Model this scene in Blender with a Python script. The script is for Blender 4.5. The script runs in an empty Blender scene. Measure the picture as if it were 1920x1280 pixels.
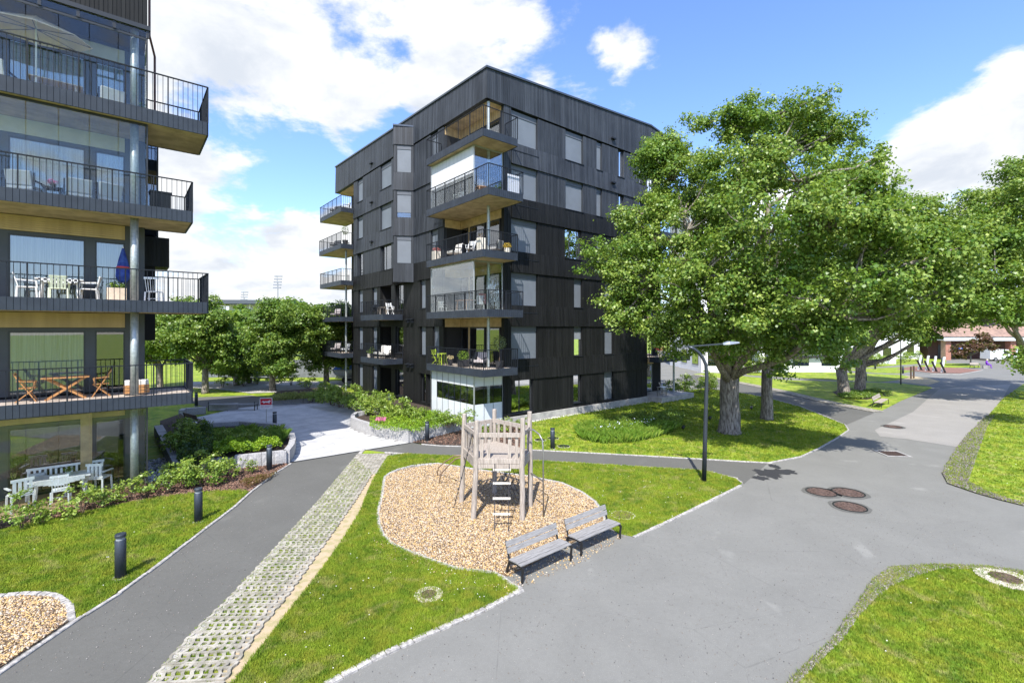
import bpy, bmesh, math, random
import numpy as np
from mathutils import Vector, Matrix
from mathutils.geometry import tessellate_polygon

random.seed(7)
rng = np.random.default_rng(7)
R = math.radians
S = bpy.context.scene
COL = S.collection

# ---------------------------------------------------------------- camera
H = 5.6
F = 888.0
HZ = 615.0
cam = bpy.data.cameras.new('camera')
cam_o = bpy.data.objects.new('camera', cam)
COL.objects.link(cam_o)
cam_o.location = (0, 0, H)
cam_o.rotation_euler = (R(90), 0, 0)
cam.sensor_width = 36
cam.lens = F / 1920 * 36
cam.shift_y = -25 / 1920
cam.clip_start = 0.1
cam.clip_end = 5000
S.camera = cam_o
S.render.resolution_x = 1024
S.render.resolution_y = 682

# ---------------------------------------------------------------- light
SUN_EL = 52.0
SUN_DIR = Vector((0.17, 0.985, -1.28)).normalized()      # the way the light travels
sun = bpy.data.lights.new('sun', 'SUN')
sun.energy = 4.2
sun.angle = R(0.5)
sun.color = (1.0, 0.955, 0.88)
sun_o = bpy.data.objects.new('sun', sun)
COL.objects.link(sun_o)
sun_o.rotation_euler = SUN_DIR.to_track_quat('-Z', 'Y').to_euler()
sun_o.location = (-8, -40, 60)

S.view_settings.view_transform = 'Standard'
S.view_settings.look = 'None'
S.view_settings.exposure = 1.08
S.view_settings.gamma = 1
S.view_settings.use_curve_mapping = False

W = bpy.data.worlds.new('World')
S.world = W
W.use_nodes = True
nt = W.node_tree
nt.nodes.clear()


class NG:
    """tiny node helper"""
    def __init__(self, tree): self.t = tree
    def n(self, kind, **kw):
        nd = self.t.nodes.new(kind)
        for k, v in kw.items():
            if k == 'inp':
                for a, b in v.items():
                    s = nd.inputs[a]
                    if hasattr(b, 'is_output') or isinstance(b, bpy.types.NodeSocket): self.t.links.new(b, s)
                    else: s.default_value = b
            else: setattr(nd, k, v)
        return nd
    def math(self, op, a, b=None, c=None, clamp=False):
        nd = self.t.nodes.new('ShaderNodeMath'); nd.operation = op; nd.use_clamp = clamp
        for i, v in enumerate((a, b, c)):
            if v is None: continue
            if isinstance(v, bpy.types.NodeSocket): self.t.links.new(v, nd.inputs[i])
            else: nd.inputs[i].default_value = v
        return nd.outputs[0]
    def mix(self, f, a, b, blend='MIX'):
        nd = self.t.nodes.new('ShaderNodeMix'); nd.data_type = 'RGBA'; nd.blend_type = blend
        for i, v in ((0, f), (6, a), (7, b)):
            if isinstance(v, bpy.types.NodeSocket): self.t.links.new(v, nd.inputs[i])
            else: nd.inputs[i].default_value = v if not isinstance(v, tuple) or len(v) == 4 else (*v, 1)
        return nd.outputs[2]
    def ramp(self, f, lo, hi, a=0.0, b=1.0, smooth=True):
        nd = self.t.nodes.new('ShaderNodeMapRange'); nd.interpolation_type = 'SMOOTHSTEP' if smooth else 'LINEAR'
        self.t.links.new(f, nd.inputs[0])
        nd.inputs[1].default_value = lo; nd.inputs[2].default_value = hi
        nd.inputs[3].default_value = a; nd.inputs[4].default_value = b
        return nd.outputs[0]
    def noise(self, vec, scale, detail=4, rough=0.55, dist=0.0):
        nd = self.t.nodes.new('ShaderNodeTexNoise')
        if vec is not None: self.t.links.new(vec, nd.inputs['Vector'])
        nd.inputs['Scale'].default_value = scale; nd.inputs['Detail'].default_value = detail
        nd.inputs['Roughness'].default_value = rough; nd.inputs['Distortion'].default_value = dist
        return nd.outputs['Fac']
    def link(self, a, b): self.t.links.new(a, b)


g = NG(nt)
sky = g.n('ShaderNodeTexSky', sky_type='NISHITA')
sky.sun_disc = False
sky.sun_elevation = R(SUN_EL)
sky.sun_rotation = R(189.8)
sky.air_density = 1.0
sky.dust_density = 0.8
sky.ozone_density = 2.2
sat = g.n('ShaderNodeHueSaturation', inp={'Saturation': 1.06, 'Value': 1.0, 'Color': sky.outputs[0]})
tint = g.mix(1.0, sat.outputs[0], (0.88, 0.93, 1.12), 'MULTIPLY')
bg_sky = g.n('ShaderNodeBackground', inp={'Color': tint, 'Strength': 0.15})
tc = g.n('ShaderNodeTexCoord')
dirv = tc.outputs['Generated']
sep = g.n('ShaderNodeSeparateXYZ', inp={0: dirv})
zz = g.math('MAXIMUM', sep.outputs[2], 0.0)
den = g.math('ADD', zz, 0.35)
px_ = g.math('DIVIDE', sep.outputs[0], den)
py_ = g.math('DIVIDE', sep.outputs[1], den)
flat = g.n('ShaderNodeCombineXYZ', inp={0: px_, 1: py_, 2: g.math('MULTIPLY', zz, 1.6)})
fv = flat.outputs[0]


def skydir(px, py):
    v = Vector(((px - 960) / F, 1.0, (HZ - py) / F)); return v.normalized()


# the cumulus of the afternoon: (where in the sky, angular radius, weight)
CLOUDS = [((700, 0), 0.16, .36), ((1050, 0), 0.10, .30), ((600, 150), 0.10, .36), ((420, 150), .2, .46), ((-1660, -230), 0.50, .55), ((-600, 300), 0.35, .40), ((330, 30), 0.32, .44), ((500, 70), 0.20, .42), ((400, 250), 0.26, .44), ((330, 380), 0.20, .40), ((480, 220), 0.16, .38),
          ((820, 165), 0.12, .46), ((870, 100), 0.08, .36), ((690, 180), 0.10, .42), ((650, 240), 0.09, .34), ((540, 430), 0.12, .50), ((610, 410), 0.09, .44),
          ((450, 520), 0.24, .44), ((620, 540), 0.12, .40), ((950, 5), 0.17, .40), ((780, 10), 0.14, .34), ((640, 90), 0.08, .30),
          ((1180, 95), 0.085, .60), ((1135, 75), 0.05, .45), ((1080, 180), 0.09, .30), ((1020, 150), 0.06, .32), ((1175, 190), 0.05, .3),
          ((1820, 250), 0.15, .60), ((1910, 190), 0.15, .6), ((1740, 310), 0.12, .5), ((1920, 330), 0.15, .5), ((1660, 370), 0.07, .42), ((1900, 120), 0.06, .4)]
HOLES = [((700, 70), 0.09, .16), ((570, 330), 0.10, .42), ((440, 405), 0.07, .34), ((500, 385), 0.06, .3), ((1420, 140), 0.34, .34), ((1620, 60), 0.30, .34), ((740, 300), 0.12, .25), ((1560, 300), .12, .3)]


def blobs(lst):
    tot = None
    for (p, rad, w) in lst:
        d = skydir(*p)
        dist = g.n('ShaderNodeVectorMath', operation='DISTANCE', inp={0: dirv, 1: tuple(d)})
        m = g.ramp(dist.outputs['Value'], rad * 1.25, rad * 0.15, 0.0, w)
        tot = m if tot is None else g.math('MAXIMUM', tot, m)
    return tot


def cloud_field(vec):
    a = g.noise(vec, 3.1, 12, 0.62, 0.25)
    return a


n1 = cloud_field(fv)
off = g.n('ShaderNodeVectorMath', operation='ADD', inp={0: fv, 1: (-0.03, -0.10, 0.05)})
n2 = g.noise(off.outputs[0], 3.1, 7, 0.58, 0.25)
fine = g.noise(fv, 13.0, 8, 0.6)
dens = g.math('ADD', g.math('MULTIPLY_ADD', n1, 1.45, -0.225), g.math('MULTIPLY', g.math('SUBTRACT', fine, 0.5), 0.30))
dens = g.math('ADD', dens, blobs(CLOUDS))
dens = g.math('SUBTRACT', dens, blobs(HOLES))
dens = g.math('ADD', dens, g.ramp(sep.outputs[1], 0.25, -0.35, 0.0, 0.13))
cov = g.ramp(dens, 0.60, 0.86)
cov = g.math('MULTIPLY', cov, g.ramp(sep.outputs[2], -0.02, 0.02))
shade = g.math('SUBTRACT', n2, n1)
shade = g.ramp(g.math('ADD', g.math('MULTIPLY', shade, 1.6), g.math('MULTIPLY', g.math('SUBTRACT', dens, 0.72), 0.55)), -0.12, 0.42, 0.0, 1.0)
ccol = g.mix(shade, (0.98, 0.99, 1.0), (0.66, 0.71, 0.79))
bg_cl = g.n('ShaderNodeBackground', inp={'Color': ccol, 'Strength': 0.55})
mixs = g.n('ShaderNodeMixShader', inp={0: cov, 1: bg_sky.outputs[0], 2: bg_cl.outputs[0]})
outw = g.n('ShaderNodeOutputWorld', inp={0: mixs.outputs[0]})

# ---------------------------------------------------------------- geometry helpers


def G(px, py, z=0.0):
    """the ground point the traced photo point stands on"""
    Y = (H - z) * F / (py - HZ)
    return Vector(((px - 960) / F * Y, Y, z))


def at(px, py, Y):
    """point at depth Y"""
    return Vector(((px - 960) / F * Y, Y, H + (HZ - py) * Y / F))


class MB:
    def __init__(self): self.v = []; self.f = []
    def add(self, vs, fs):
        o = len(self.v); self.v.extend([tuple(p) for p in vs]); self.f.extend([tuple(i + o for i in q) for q in fs]); return self
    def box(self, x0, x1, y0, y1, z0, z1, M=None):
        vs = [(x0, y0, z0), (x1, y0, z0), (x1, y1, z0), (x0, y1, z0), (x0, y0, z1), (x1, y0, z1), (x1, y1, z1), (x0, y1, z1)]
        if M is not None: vs = [M @ Vector(p) for p in vs]
        return self.add(vs, [(0, 3, 2, 1), (4, 5, 6, 7), (0, 1, 5, 4), (1, 2, 6, 5), (2, 3, 7, 6), (3, 0, 4, 7)])
    def bar(self, a, b, w, h=None, up=(0, 0, 1)):
        h = h or w
        a = Vector(a); b = Vector(b); d = (b - a); L = d.length
        if L < 1e-6: return self
        d.normalize(); u = Vector(up)
        if abs(d.dot(u)) > .98: u = Vector((0, 1, 0))
        s = d.cross(u).normalized(); t = s.cross(d).normalized()
        vs = []
        for p in (a, b):
            for i, j in ((-1, -1), (1, -1), (1, 1), (-1, 1)): vs.append(p + s * i * w / 2 + t * j * h / 2)
        return self.add(vs, [(0, 3, 2, 1), (4, 5, 6, 7), (0, 1, 5, 4), (1, 2, 6, 5), (2, 3, 7, 6), (3, 0, 4, 7)])
    def tube(self, pts, rad, n=8, cap=True):
        pts = [Vector(p) for p in pts]
        if not isinstance(rad, (list, tuple)): rad = [rad] * len(pts)
        o = len(self.v); prev = None
        for i, p in enumerate(pts):
            d = (pts[min(i + 1, len(pts) - 1)] - pts[max(i - 1, 0)])
            d = d.normalized() if d.length > 1e-9 else Vector((0, 0, 1))
            if prev is None:
                u = Vector((1, 0, 0)) if abs(d.x) < .9 else Vector((0, 1, 0))
            else: u = prev
            u = (u - d * u.dot(d)).normalized(); prev = u; w = d.cross(u)
            for k in range(n):
                a = 2 * math.pi * k / n
                self.v.append(tuple(p + (u * math.cos(a) + w * math.sin(a)) * rad[i]))
        for i in range(len(pts) - 1):
            for k in range(n):
                a = o + i * n + k; b = o + i * n + (k + 1) % n
                self.f.append((a, b, b + n, a + n))
        if cap:
            self.f.append(tuple(o + k for k in range(n))[::-1]); self.f.append(tuple(o + (len(pts) - 1) * n + k for k in range(n)))
        return self
    def cyl(self, x, y, z0, z1, r, n=12, r1=None): return self.tube([(x, y, z0), (x, y, z1)], [r, r if r1 is None else r1], n)
    def lathe(self, prof, n=12, c=(0, 0, 0)):
        o = len(self.v)
        for r, z in prof:
            for k in range(n):
                a = 2 * math.pi * k / n; self.v.append((c[0] + r * math.cos(a), c[1] + r * math.sin(a), c[2] + z))
        for i in range(len(prof) - 1):
            for k in range(n):
                a = o + i * n + k; b = o + i * n + (k + 1) % n; self.f.append((a, b, b + n, a + n))
        self.f.append(tuple(o + k for k in range(n))[::-1]); self.f.append(tuple(o + (len(prof) - 1) * n + k for k in range(n)))
        return self
    def prism(self, poly, z0, z1):
        """closed plan polygon pulled up; z1 may be a list"""
        n = len(poly); z1s = z1 if isinstance(z1, (list, tuple)) else [z1] * n
        o = len(self.v)
        for p in poly: self.v.append((p[0], p[1], z0))
        for p, z in zip(poly, z1s): self.v.append((p[0], p[1], z))
        for i in range(n):
            j = (i + 1) % n; self.f.append((o + i, o + j, o + n + j, o + n + i))
        tri = tessellate_polygon([[Vector((p[0], p[1], 0)) for p in poly]])
        for t in tri:
            self.f.append((o + n + t[0], o + n + t[1], o + n + t[2])); self.f.append((o + t[2], o + t[1], o + t[0]))
        return self
    def sheet(self, loops, z=0.0):
        """flat polygon (first loop) with holes (other loops)"""
        L = [[Vector((p[0], p[1], 0)) for p in lp] for lp in loops]
        o = len(self.v)
        for lp in loops:
            for p in lp: self.v.append((p[0], p[1], z if len(p) < 3 or z is not None else p[2]))
        for t in tessellate_polygon(L):
            a, b, c = [Vector(self.v[o + i]) for i in t]
            if (b - a).cross(c - a).z < 0: t = (t[0], t[2], t[1])
            self.f.append(tuple(o + i for i in t))
        return self
    def mesh(self, name, m, smooth=False):
        me = bpy.data.meshes.new(name); me.from_pydata(self.v, [], self.f); me.materials.append(m)
        if smooth: me.polygons.foreach_set('use_smooth', [True] * len(me.polygons))
        me.update(); return me
    def obj(self, name, m, parent=None, smooth=False, kind=None, bevel=0, fix=False):
        me = self.mesh(name, m, smooth)
        if fix:
            bm = bmesh.new(); bm.from_mesh(me); bmesh.ops.recalc_face_normals(bm, faces=bm.faces); bm.to_mesh(me); bm.free()
        return link(name, me, parent, kind, bevel)


def link(name, me, parent=None, kind=None, bevel=0):
    o = bpy.data.objects.new(name, me); COL.objects.link(o)
    if parent is not None: o.parent = parent
    if kind: o['kind'] = kind
    if bevel:
        b = o.modifiers.new('bevel', 'BEVEL'); b.width = bevel; b.segments = 2; b.limit_method = 'ANGLE'
    return o


def tag(o, label, cat, group=None, kind=None):
    o['label'] = label; o['category'] = cat
    if group: o['group'] = group
    if kind: o['kind'] = kind
    return o


def empty(name, loc=(0, 0, 0), rz=0.0, label=None, cat=None, group=None):
    o = bpy.data.objects.new(name, None); COL.objects.link(o); o.location = loc; o.rotation_euler = (0, 0, rz)
    o.empty_display_size = 0.2
    if label: tag(o, label, cat, group)
    return o


def copy_tree(o, parent=None):
    c = o.copy(); COL.objects.link(c); c.parent = parent
    for ch in list(o.children): copy_tree(ch, c)
    return c


def dup(o, loc, rz=None, label=None, group=None, s=None):
    c = copy_tree(o); c.location = loc
    if rz is not None: c.rotation_euler = (0, 0, rz)
    if label: c['label'] = label
    if group: c['group'] = group
    if s: c.scale = (s, s, s)
    return c


# ---------------------------------------------------------------- materials
MATS = {}


def newmat(name):
    m = bpy.data.materials.new(name); m.use_nodes = True; t = m.node_tree; t.nodes.clear(); q = NG(t)
    out = q.n('ShaderNodeOutputMaterial'); return m, q, out


def mat(name, c1, c2=None, rough=0.6, scale=8.0, metal=0.0, bump=0.0, bscale=None, spec=0.5, coord='Object', stretch=None, detail=5, lo=.35, hi=.65):
    if name in MATS: return MATS[name]
    m, q, out = newmat(name)
    b = q.n('ShaderNodeBsdfPrincipled', inp={'Roughness': rough, 'Metallic': metal, 'Specular IOR Level': spec})
    if coord == 'World': vec = q.n('ShaderNodeNewGeometry').outputs['Position']
    else: vec = q.n('ShaderNodeTexCoord').outputs['Object']
    if stretch:
        mp = q.n('ShaderNodeMapping', inp={'Vector': vec, 'Scale': stretch}); vec = mp.outputs[0]
    if c2 is None: c2 = tuple(x * 0.82 for x in c1)
    f = q.ramp(q.noise(vec, scale, detail, .6), lo, hi)
    q.link(q.mix(f, c2, c1), b.inputs['Base Color'])
    if bump:
        bp = q.n('ShaderNodeBump', inp={'Strength': bump, 'Distance': 0.02, 'Height': q.noise(vec, bscale or scale * 4, 4, .6)})
        q.link(bp.outputs[0], b.inputs['Normal'])
    q.link(b.outputs[0], out.inputs[0]); MATS[name] = m; return m


def glass(name, tint=(.8, .88, .86), refl=1.0, body=0.0, rough=0.0):
    m, q, out = newmat(name)
    tr = q.n('ShaderNodeBsdfTransparent', inp={'Color': (*tint, 1)})
    gl = q.n('ShaderNodeBsdfGlossy', inp={'Color': (.95, .97, 1, 1), 'Roughness': rough})
    fr = q.n('ShaderNodeFresnel', inp={'IOR': 1.6})
    f = q.math('MULTIPLY_ADD', fr.outputs[0], 1.5 * refl, 0.03 * refl, clamp=True)
    mx = q.n('ShaderNodeMixShader', inp={0: f, 1: tr.outputs[0], 2: gl.outputs[0]})
    q.link(mx.outputs[0], out.inputs[0]); MATS[name] = m; return m


def leafmat(name, a, b, c, rough=.42, trans=.35):
    """a dark, b mid, c light leaf colours; random per leaf and slow noise over the crown"""
    m, q, out = newmat(name)
    geo = q.n('ShaderNodeNewGeometry')
    rnd = geo.outputs['Random Per Island']
    pos = geo.outputs['Position']
    f1 = q.ramp(q.noise(pos, 0.45, 4), .32, .60)
    col = q.mix(rnd, a, b)
    f2 = q.math('MULTIPLY', f1, q.math('POWER', rnd, 1.6))
    col = q.mix(f2, col, c)
    pb = q.n('ShaderNodeBsdfPrincipled', inp={'Roughness': rough, 'Specular IOR Level': 0.45, 'Base Color': col})
    tl = q.n('ShaderNodeBsdfTranslucent', inp={'Color': q.mix(.5, col, (.35, .5, .04))})
    mx = q.n('ShaderNodeMixShader', inp={0: trans, 1: pb.outputs[0], 2: tl.outputs[0]})
    q.link(mx.outputs[0], out.inputs[0]); MATS[name] = m; return m


def boards(name, c1, c2, rough=.55, width=None, spec=.4):
    """stained timber: long vertical grain, pale runs and specks"""
    m, q, out = newmat(name)
    tc_ = q.n('ShaderNodeTexCoord').outputs['Object']
    mp = q.n('ShaderNodeMapping', inp={'Vector': tc_, 'Scale': (7, 7, .35)})
    f = q.ramp(q.noise(mp.outputs[0], 1.6, 6, .65), .3, .72)
    col = q.mix(f, c2, c1)
    mp2 = q.n('ShaderNodeMapping', inp={'Vector': tc_, 'Scale': (9, 9, 1.2)})
    sp = q.ramp(q.noise(mp2.outputs[0], 2.2, 8, .7), .66, .76)
    col = q.mix(q.math('MULTIPLY', sp, .45), col, tuple(min(1, x * 3.2 + .02) for x in c1))
    big = q.ramp(q.noise(tc_, .45, 3), .35, .7)
    col = q.mix(q.math('MULTIPLY', big, .5), col, tuple(x * .55 for x in c2))
    isl = q.n('ShaderNodeNewGeometry').outputs['Random Per Island']
    col = q.mix(q.math('MULTIPLY', q.math('POWER', isl, 2.0), .45), col, tuple(x * 1.5 for x in c1))
    b = q.n('ShaderNodeBsdfPrincipled', inp={'Roughness': rough, 'Specular IOR Level': spec, 'Base Color': col})
    bp = q.n('ShaderNodeBump', inp={'Strength': .25, 'Distance': .01, 'Height': q.noise(mp.outputs[0], 6, 5)})
    q.link(bp.outputs[0], b.inputs['Normal']); q.link(b.outputs[0], out.inputs[0]); MATS[name] = m; return m


def flat(name, c, rough=.5, metal=0, spec=.5):
    return mat(name, c, tuple(x * .9 for x in c), rough, 3.0, metal, spec=spec)


def lawnmat(name, blade=False):
    m, q, out = newmat(name)
    geo = q.n('ShaderNodeNewGeometry'); pos = geo.outputs['Position']
    n_a = q.noise(pos, .9, 5, .62, .4)
    n_b = q.noise(pos, 3.2, 5, .65)
    n_c = q.noise(pos, 40, 3, .7)
    col = q.mix(q.ramp(n_a, .36, .62), (.075, .170, .012), (.245, .345, .026))
    col = q.mix(q.math('MULTIPLY', q.ramp(n_b, .42, .66), .8), col, (.35, .35, .04))
    dry = q.math('MULTIPLY', q.ramp(q.noise(pos, 1.7, 6, .7, .8), .52, .68), q.ramp(n_c, .25, .5))
    col = q.mix(q.math('MULTIPLY', dry, .8), col, (.46, .39, .17))
    col = q.mix(q.math('MULTIPLY', q.ramp(n_c, .3, .7), .4), col, (.07, .13, .010), 'MIX')
    if blade:
        rn = geo.outputs['Random Per Island']
        col = q.mix(q.math('MULTIPLY', rn, .4), col, (.34, .42, .05))
    b = q.n('ShaderNodeBsdfPrincipled', inp={'Roughness': .75, 'Specular IOR Level': .2, 'Base Color': col})
    if blade:
        tl = q.n('ShaderNodeBsdfTranslucent', inp={'Color': col})
        mx = q.n('ShaderNodeMixShader', inp={0: .3, 1: b.outputs[0], 2: tl.outputs[0]}); q.link(mx.outputs[0], out.inputs[0])
    else:
        bp = q.n('ShaderNodeBump', inp={'Strength': .8, 'Distance': .03, 'Height': q.noise(pos, 60, 3)})
        q.link(bp.outputs[0], b.inputs['Normal']); q.link(b.outputs[0], out.inputs[0])
    MATS[name] = m; return m


def asphalt(name, base, stain=.5):
    m, q, out = newmat(name)
    pos = q.n('ShaderNodeNewGeometry').outputs['Position']
    lo = tuple(x * .93 for x in base); hi = tuple(min(1, x * 1.07) for x in base)
    col = q.mix(q.ramp(q.noise(pos, .55, 7, .62, .6), .32, .68), lo, hi)
    mp = q.n('ShaderNodeMapping', inp={'Vector': pos, 'Scale': (.5, .12, 1), 'Rotation': (0, 0, R(-25))})
    col = q.mix(q.math('MULTIPLY', q.ramp(q.noise(mp.outputs[0], 2.2, 8, .7, 1.0), .62, .80), .16 * stain), col, tuple(min(1, x * 1.7) for x in base))
    col = q.mix(q.math('MULTIPLY', q.ramp(q.noise(pos, 55, 4, .75), .25, .8), .5), col, tuple(x * .62 for x in base))
    col = q.mix(q.math('MULTIPLY', q.ramp(q.noise(pos, 9, 8, .8), .38, .66), .30), col, tuple(x * .70 for x in base))
    col = q.mix(q.math('MULTIPLY', q.ramp(q.noise(pos, 2.6, 9, .72, .8), .60, .72), .28 * stain), col, tuple(x * .62 for x in base))
    rg = q.n('ShaderNodeTexWave', wave_type='RINGS', rings_direction='Z', inp={'Vector': q.n('ShaderNodeMapping', inp={'Vector': pos, 'Location': (-14, -11, 0)}).outputs[0], 'Scale': .09, 'Distortion': 3.0, 'Detail': 3.0, 'Detail Scale': .4})
    col = q.mix(q.math('MULTIPLY', q.math('MULTIPLY', q.ramp(rg.outputs['Fac'], .965, .995), q.ramp(q.noise(pos, .8, 4), .52, .66)), .35 * stain), col, tuple(min(1, x * 1.6) for x in base))
    vo = q.n('ShaderNodeTexVoronoi', inp={'Vector': pos, 'Scale': 42})
    col = q.mix(q.math('MULTIPLY', q.ramp(vo.outputs['Distance'], .22, .08), .38), col, tuple(min(1, x * 2.2) for x in base))
    crack = q.n('ShaderNodeTexVoronoi', feature='DISTANCE_TO_EDGE', inp={'Vector': q.n('ShaderNodeMapping', inp={'Vector': pos, 'Scale': (.23, .3, 1)}).outputs[0], 'Scale': 1.0})
    wob = q.math('ADD', crack.outputs['Distance'], q.math('MULTIPLY', q.noise(pos, 3, 6, .7), .010))
    col = q.mix(q.math('MULTIPLY', q.ramp(wob, .0072, .0052), .28), col, tuple(x * .4 for x in base))
    b = q.n('ShaderNodeBsdfPrincipled', inp={'Roughness': .82, 'Specular IOR Level': .25, 'Base Color': col})
    bp = q.n('ShaderNodeBump', inp={'Strength': .35, 'Distance': .008, 'Height': q.noise(pos, 120, 3, .7)})
    q.link(bp.outputs[0], b.inputs['Normal']); q.link(b.outputs[0], out.inputs[0]); MATS[name] = m; return m


def chipmat(name, cols):
    m, q, out = newmat(name)
    rn = q.n('ShaderNodeNewGeometry').outputs['Random Per Island']
    cr = q.n('ShaderNodeValToRGB', inp={0: rn}); cr.color_ramp.interpolation = 'CONSTANT'
    e = cr.color_ramp.elements
    e[0].color = (*cols[0], 1); e[0].position = 0
    e[1].color = (*cols[1], 1); e[1].position = 1 / len(cols)
    for i, c in enumerate(cols[2:]):
        k = e.new((i + 2) / len(cols)); k.color = (*c, 1)
    b = q.n('ShaderNodeBsdfPrincipled', inp={'Roughness': .8, 'Specular IOR Level': .2, 'Base Color': cr.outputs[0]})
    q.link(b.outputs[0], out.inputs[0]); MATS[name] = m; return m


M_LAWN = lawnmat('lawn'); M_BLADE = lawnmat('grass_blade', True)
M_ROAD = asphalt('road_asphalt', (.186, .185, .170), .9); M_PATH = asphalt('path_asphalt', (.115, .114, .104), .6)
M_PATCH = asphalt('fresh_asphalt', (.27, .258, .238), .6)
M_GRAN = mat('granite', (.42, .41, .40), (.24, .24, .25), .75, 26, bump=.5, bscale=60)
M_KERB = mat('kerb_granite', (.42, .40, .37), (.22, .21, .20), .8, 14, bump=.4, coord='World')
M_CONC = mat('concrete', (.40, .39, .37), (.27, .265, .26), .8, 2.2, bump=.25, bscale=40)
M_SLAB = mat('paving_slab', (.47, .47, .46), (.36, .36, .36), .8, 1.3, bump=.2, bscale=50, coord='World')
M_PAVER = mat('grass_paver', (.36, .335, .285), (.20, .185, .15), .85, 5, bump=.4, coord='World')
M_SOIL = mat('soil', (.060, .040, .028), (.022, .014, .010), .95, 12, bump=1, bscale=40, coord='World')
M_SAND = mat('sand_strip', (.40, .31, .20), (.30, .26, .13), .95, 5, bump=.6, bscale=60, coord='World', lo=.40, hi=.56)
M_CHIPBED = mat('wood_chip_bed', (.30, .20, .11), (.09, .055, .03), .95, 26, bump=1, bscale=50, coord='World', detail=8)
M_CHIP = chipmat('wood_chip', [(.50, .38, .23), (.42, .29, .16), (.50, .33, .13), (.24, .165, .10), (.56, .46, .34), (.13, .095, .065), (.47, .33, .16), (.37, .32, .27), (.19, .145, .11)])
M_STONES = chipmat('gravel_stone', [(.20, .185, .17), (.14, .125, .12), (.28, .26, .24), (.09, .085, .08), (.18, .15, .12)])
M_WSTONE = chipmat('pale_stone', [(.5, .49, .47), (.38, .37, .36), (.62, .6, .58), (.28, .27, .26)])
M_GRAVBED = mat('gravel_bed', (.20, .18, .15), (.09, .08, .07), .95, 20, bump=1, bscale=70, coord='World', detail=8)
M_DARKMETAL = flat('dark_metal', (.012, .015, .021), .55, 0, .22)
M_FASCIA = mat('fascia_metal', (.030, .038, .053), (.023, .029, .041), .5, 2, 0, spec=.3)
M_POST = mat('galvanised_post', (.42, .45, .45), (.30, .33, .33), .45, 12, .5)
M_SOFFIT = mat('soffit_wood', (.47, .36, .21), (.30, .23, .13), .8, 1.6, detail=7)
M_DECK = mat('deck_board', (.42, .36, .31), (.28, .24, .20), .8, 5)
M_BEIGE = mat('beige_board', (.52, .38, .20), (.40, .29, .15), .7, 3)
M_CLAD_UP = boards('charred_cladding_sheen', (.042, .048, .059), (.018, .021, .027), spec=.28)  # greyer upper boards: sun and sky sheen put into the colour
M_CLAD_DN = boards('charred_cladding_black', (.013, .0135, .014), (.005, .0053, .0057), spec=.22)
M_CORE = flat('facade_backing', (.012, .012, .013), .9)
M_BLIND = mat('grey_screen', (.135, .155, .185), (.120, .138, .165), .6, 1)
M_BLIND_L = mat('pale_screen', (.22, .24, .27), (.20, .22, .25), .6, 1)
M_FRAME = flat('window_frame', (.02, .022, .026), .4)
M_CURT = mat('curtain', (.62, .65, .64), (.40, .44, .44), .9, 3, stretch=(9, 9, .1))
M_INT = flat('interior_wall', (.50, .50, .48), .9)
M_INTD = flat('interior_dark', (.035, .035, .036), .9)
M_ROOFCAP = flat('roof_cap', (.07, .085, .11), .35, .4)
M_GLASS = glass('balcony_glass', (.96, .98, .97), .32); M_WIN = glass('window_glass', (.60, .65, .65), 1.7)
M_FROST = mat('frosted_panel', (.62, .66, .68), (.55, .60, .62), .35, 1)
M_WHITE = flat('white_paint', (.74, .76, .78), .45); M_PLAST = flat('white_plastic', (.78, .76, .73), .4)
M_TEAK = mat('teak', (.50, .25, .09), (.36, .16, .05), .55, 6, stretch=(1, 1, 6))
M_GREYWOOD = mat('weathered_wood', (.40, .35, .30), (.24, .205, .175), .8, 4, bump=.4, stretch=(8, 8, .8))
M_BENCHWOOD = mat('bench_slat_wood', (.27, .265, .26), (.17, .165, .16), .75, 5, bump=.3, stretch=(.8, 10, 10))
M_BLACK = flat('black_metal', (.012, .012, .013), .45); M_ROPE = flat('rope', (.03, .03, .035), .9); M_STEEL = flat('steel_tube', (.35, .34, .33), .35, .7)
M_RUST = mat('cast_iron', (.155, .10, .078), (.06, .04, .034), .7, 20, .3, bump=.6)
M_BARK = mat('bark', (.30, .265, .225), (.085, .068, .055), .95, 4, bump=1, bscale=9, stretch=(4, 4, .8), detail=8)
M_STEM = mat('shrub_stem', (.09, .06, .04), None, .9, 8)
M_LEAF_MAPLE = leafmat('maple_leaf', (.055, .130, .014), (.150, .255, .036), (.34, .41, .09))
M_LEAF_MID = leafmat('tree_leaf', (.055, .125, .016), (.13, .225, .036), (.26, .34, .065))
M_LEAF_SHRUB = leafmat('shrub_leaf', (.095, .180, .020), (.20, .30, .045), (.36, .43, .08))
M_LEAF_BRIGHT = leafmat('groundcover_leaf', (.12, .25, .012), (.23, .38, .022), (.36, .48, .04))
M_LEAF_DARK = leafmat('dark_leaf', (.018, .050, .012), (.045, .095, .018), (.08, .14, .03))
M_LEAF_RED = leafmat('copper_leaf', (.06, .025, .02), (.12, .05, .035), (.16, .09, .05))
# ================================================================ THE SETTING


def poly(pts): return [G(*p) for p in pts]


def ground_sheet(name, loops, z, m, label=None):
    o = MB().sheet(loops, z).obj(name, m, None, kind='structure')
    if label: o['label'] = label
    return o


MB().sheet([[(-1500, -400), (1500, -400), (1500, 3000), (-1500, 3000)]], -0.02).obj('ground', M_LAWN, kind='structure')
road = [(-11, 3), (60, 3), (75, 30), (110, 120), (20, 120), (8, 45), (2, 22), (-3.5, 18), (-7, 22), (-12, 22), (-20, 8)]
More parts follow.
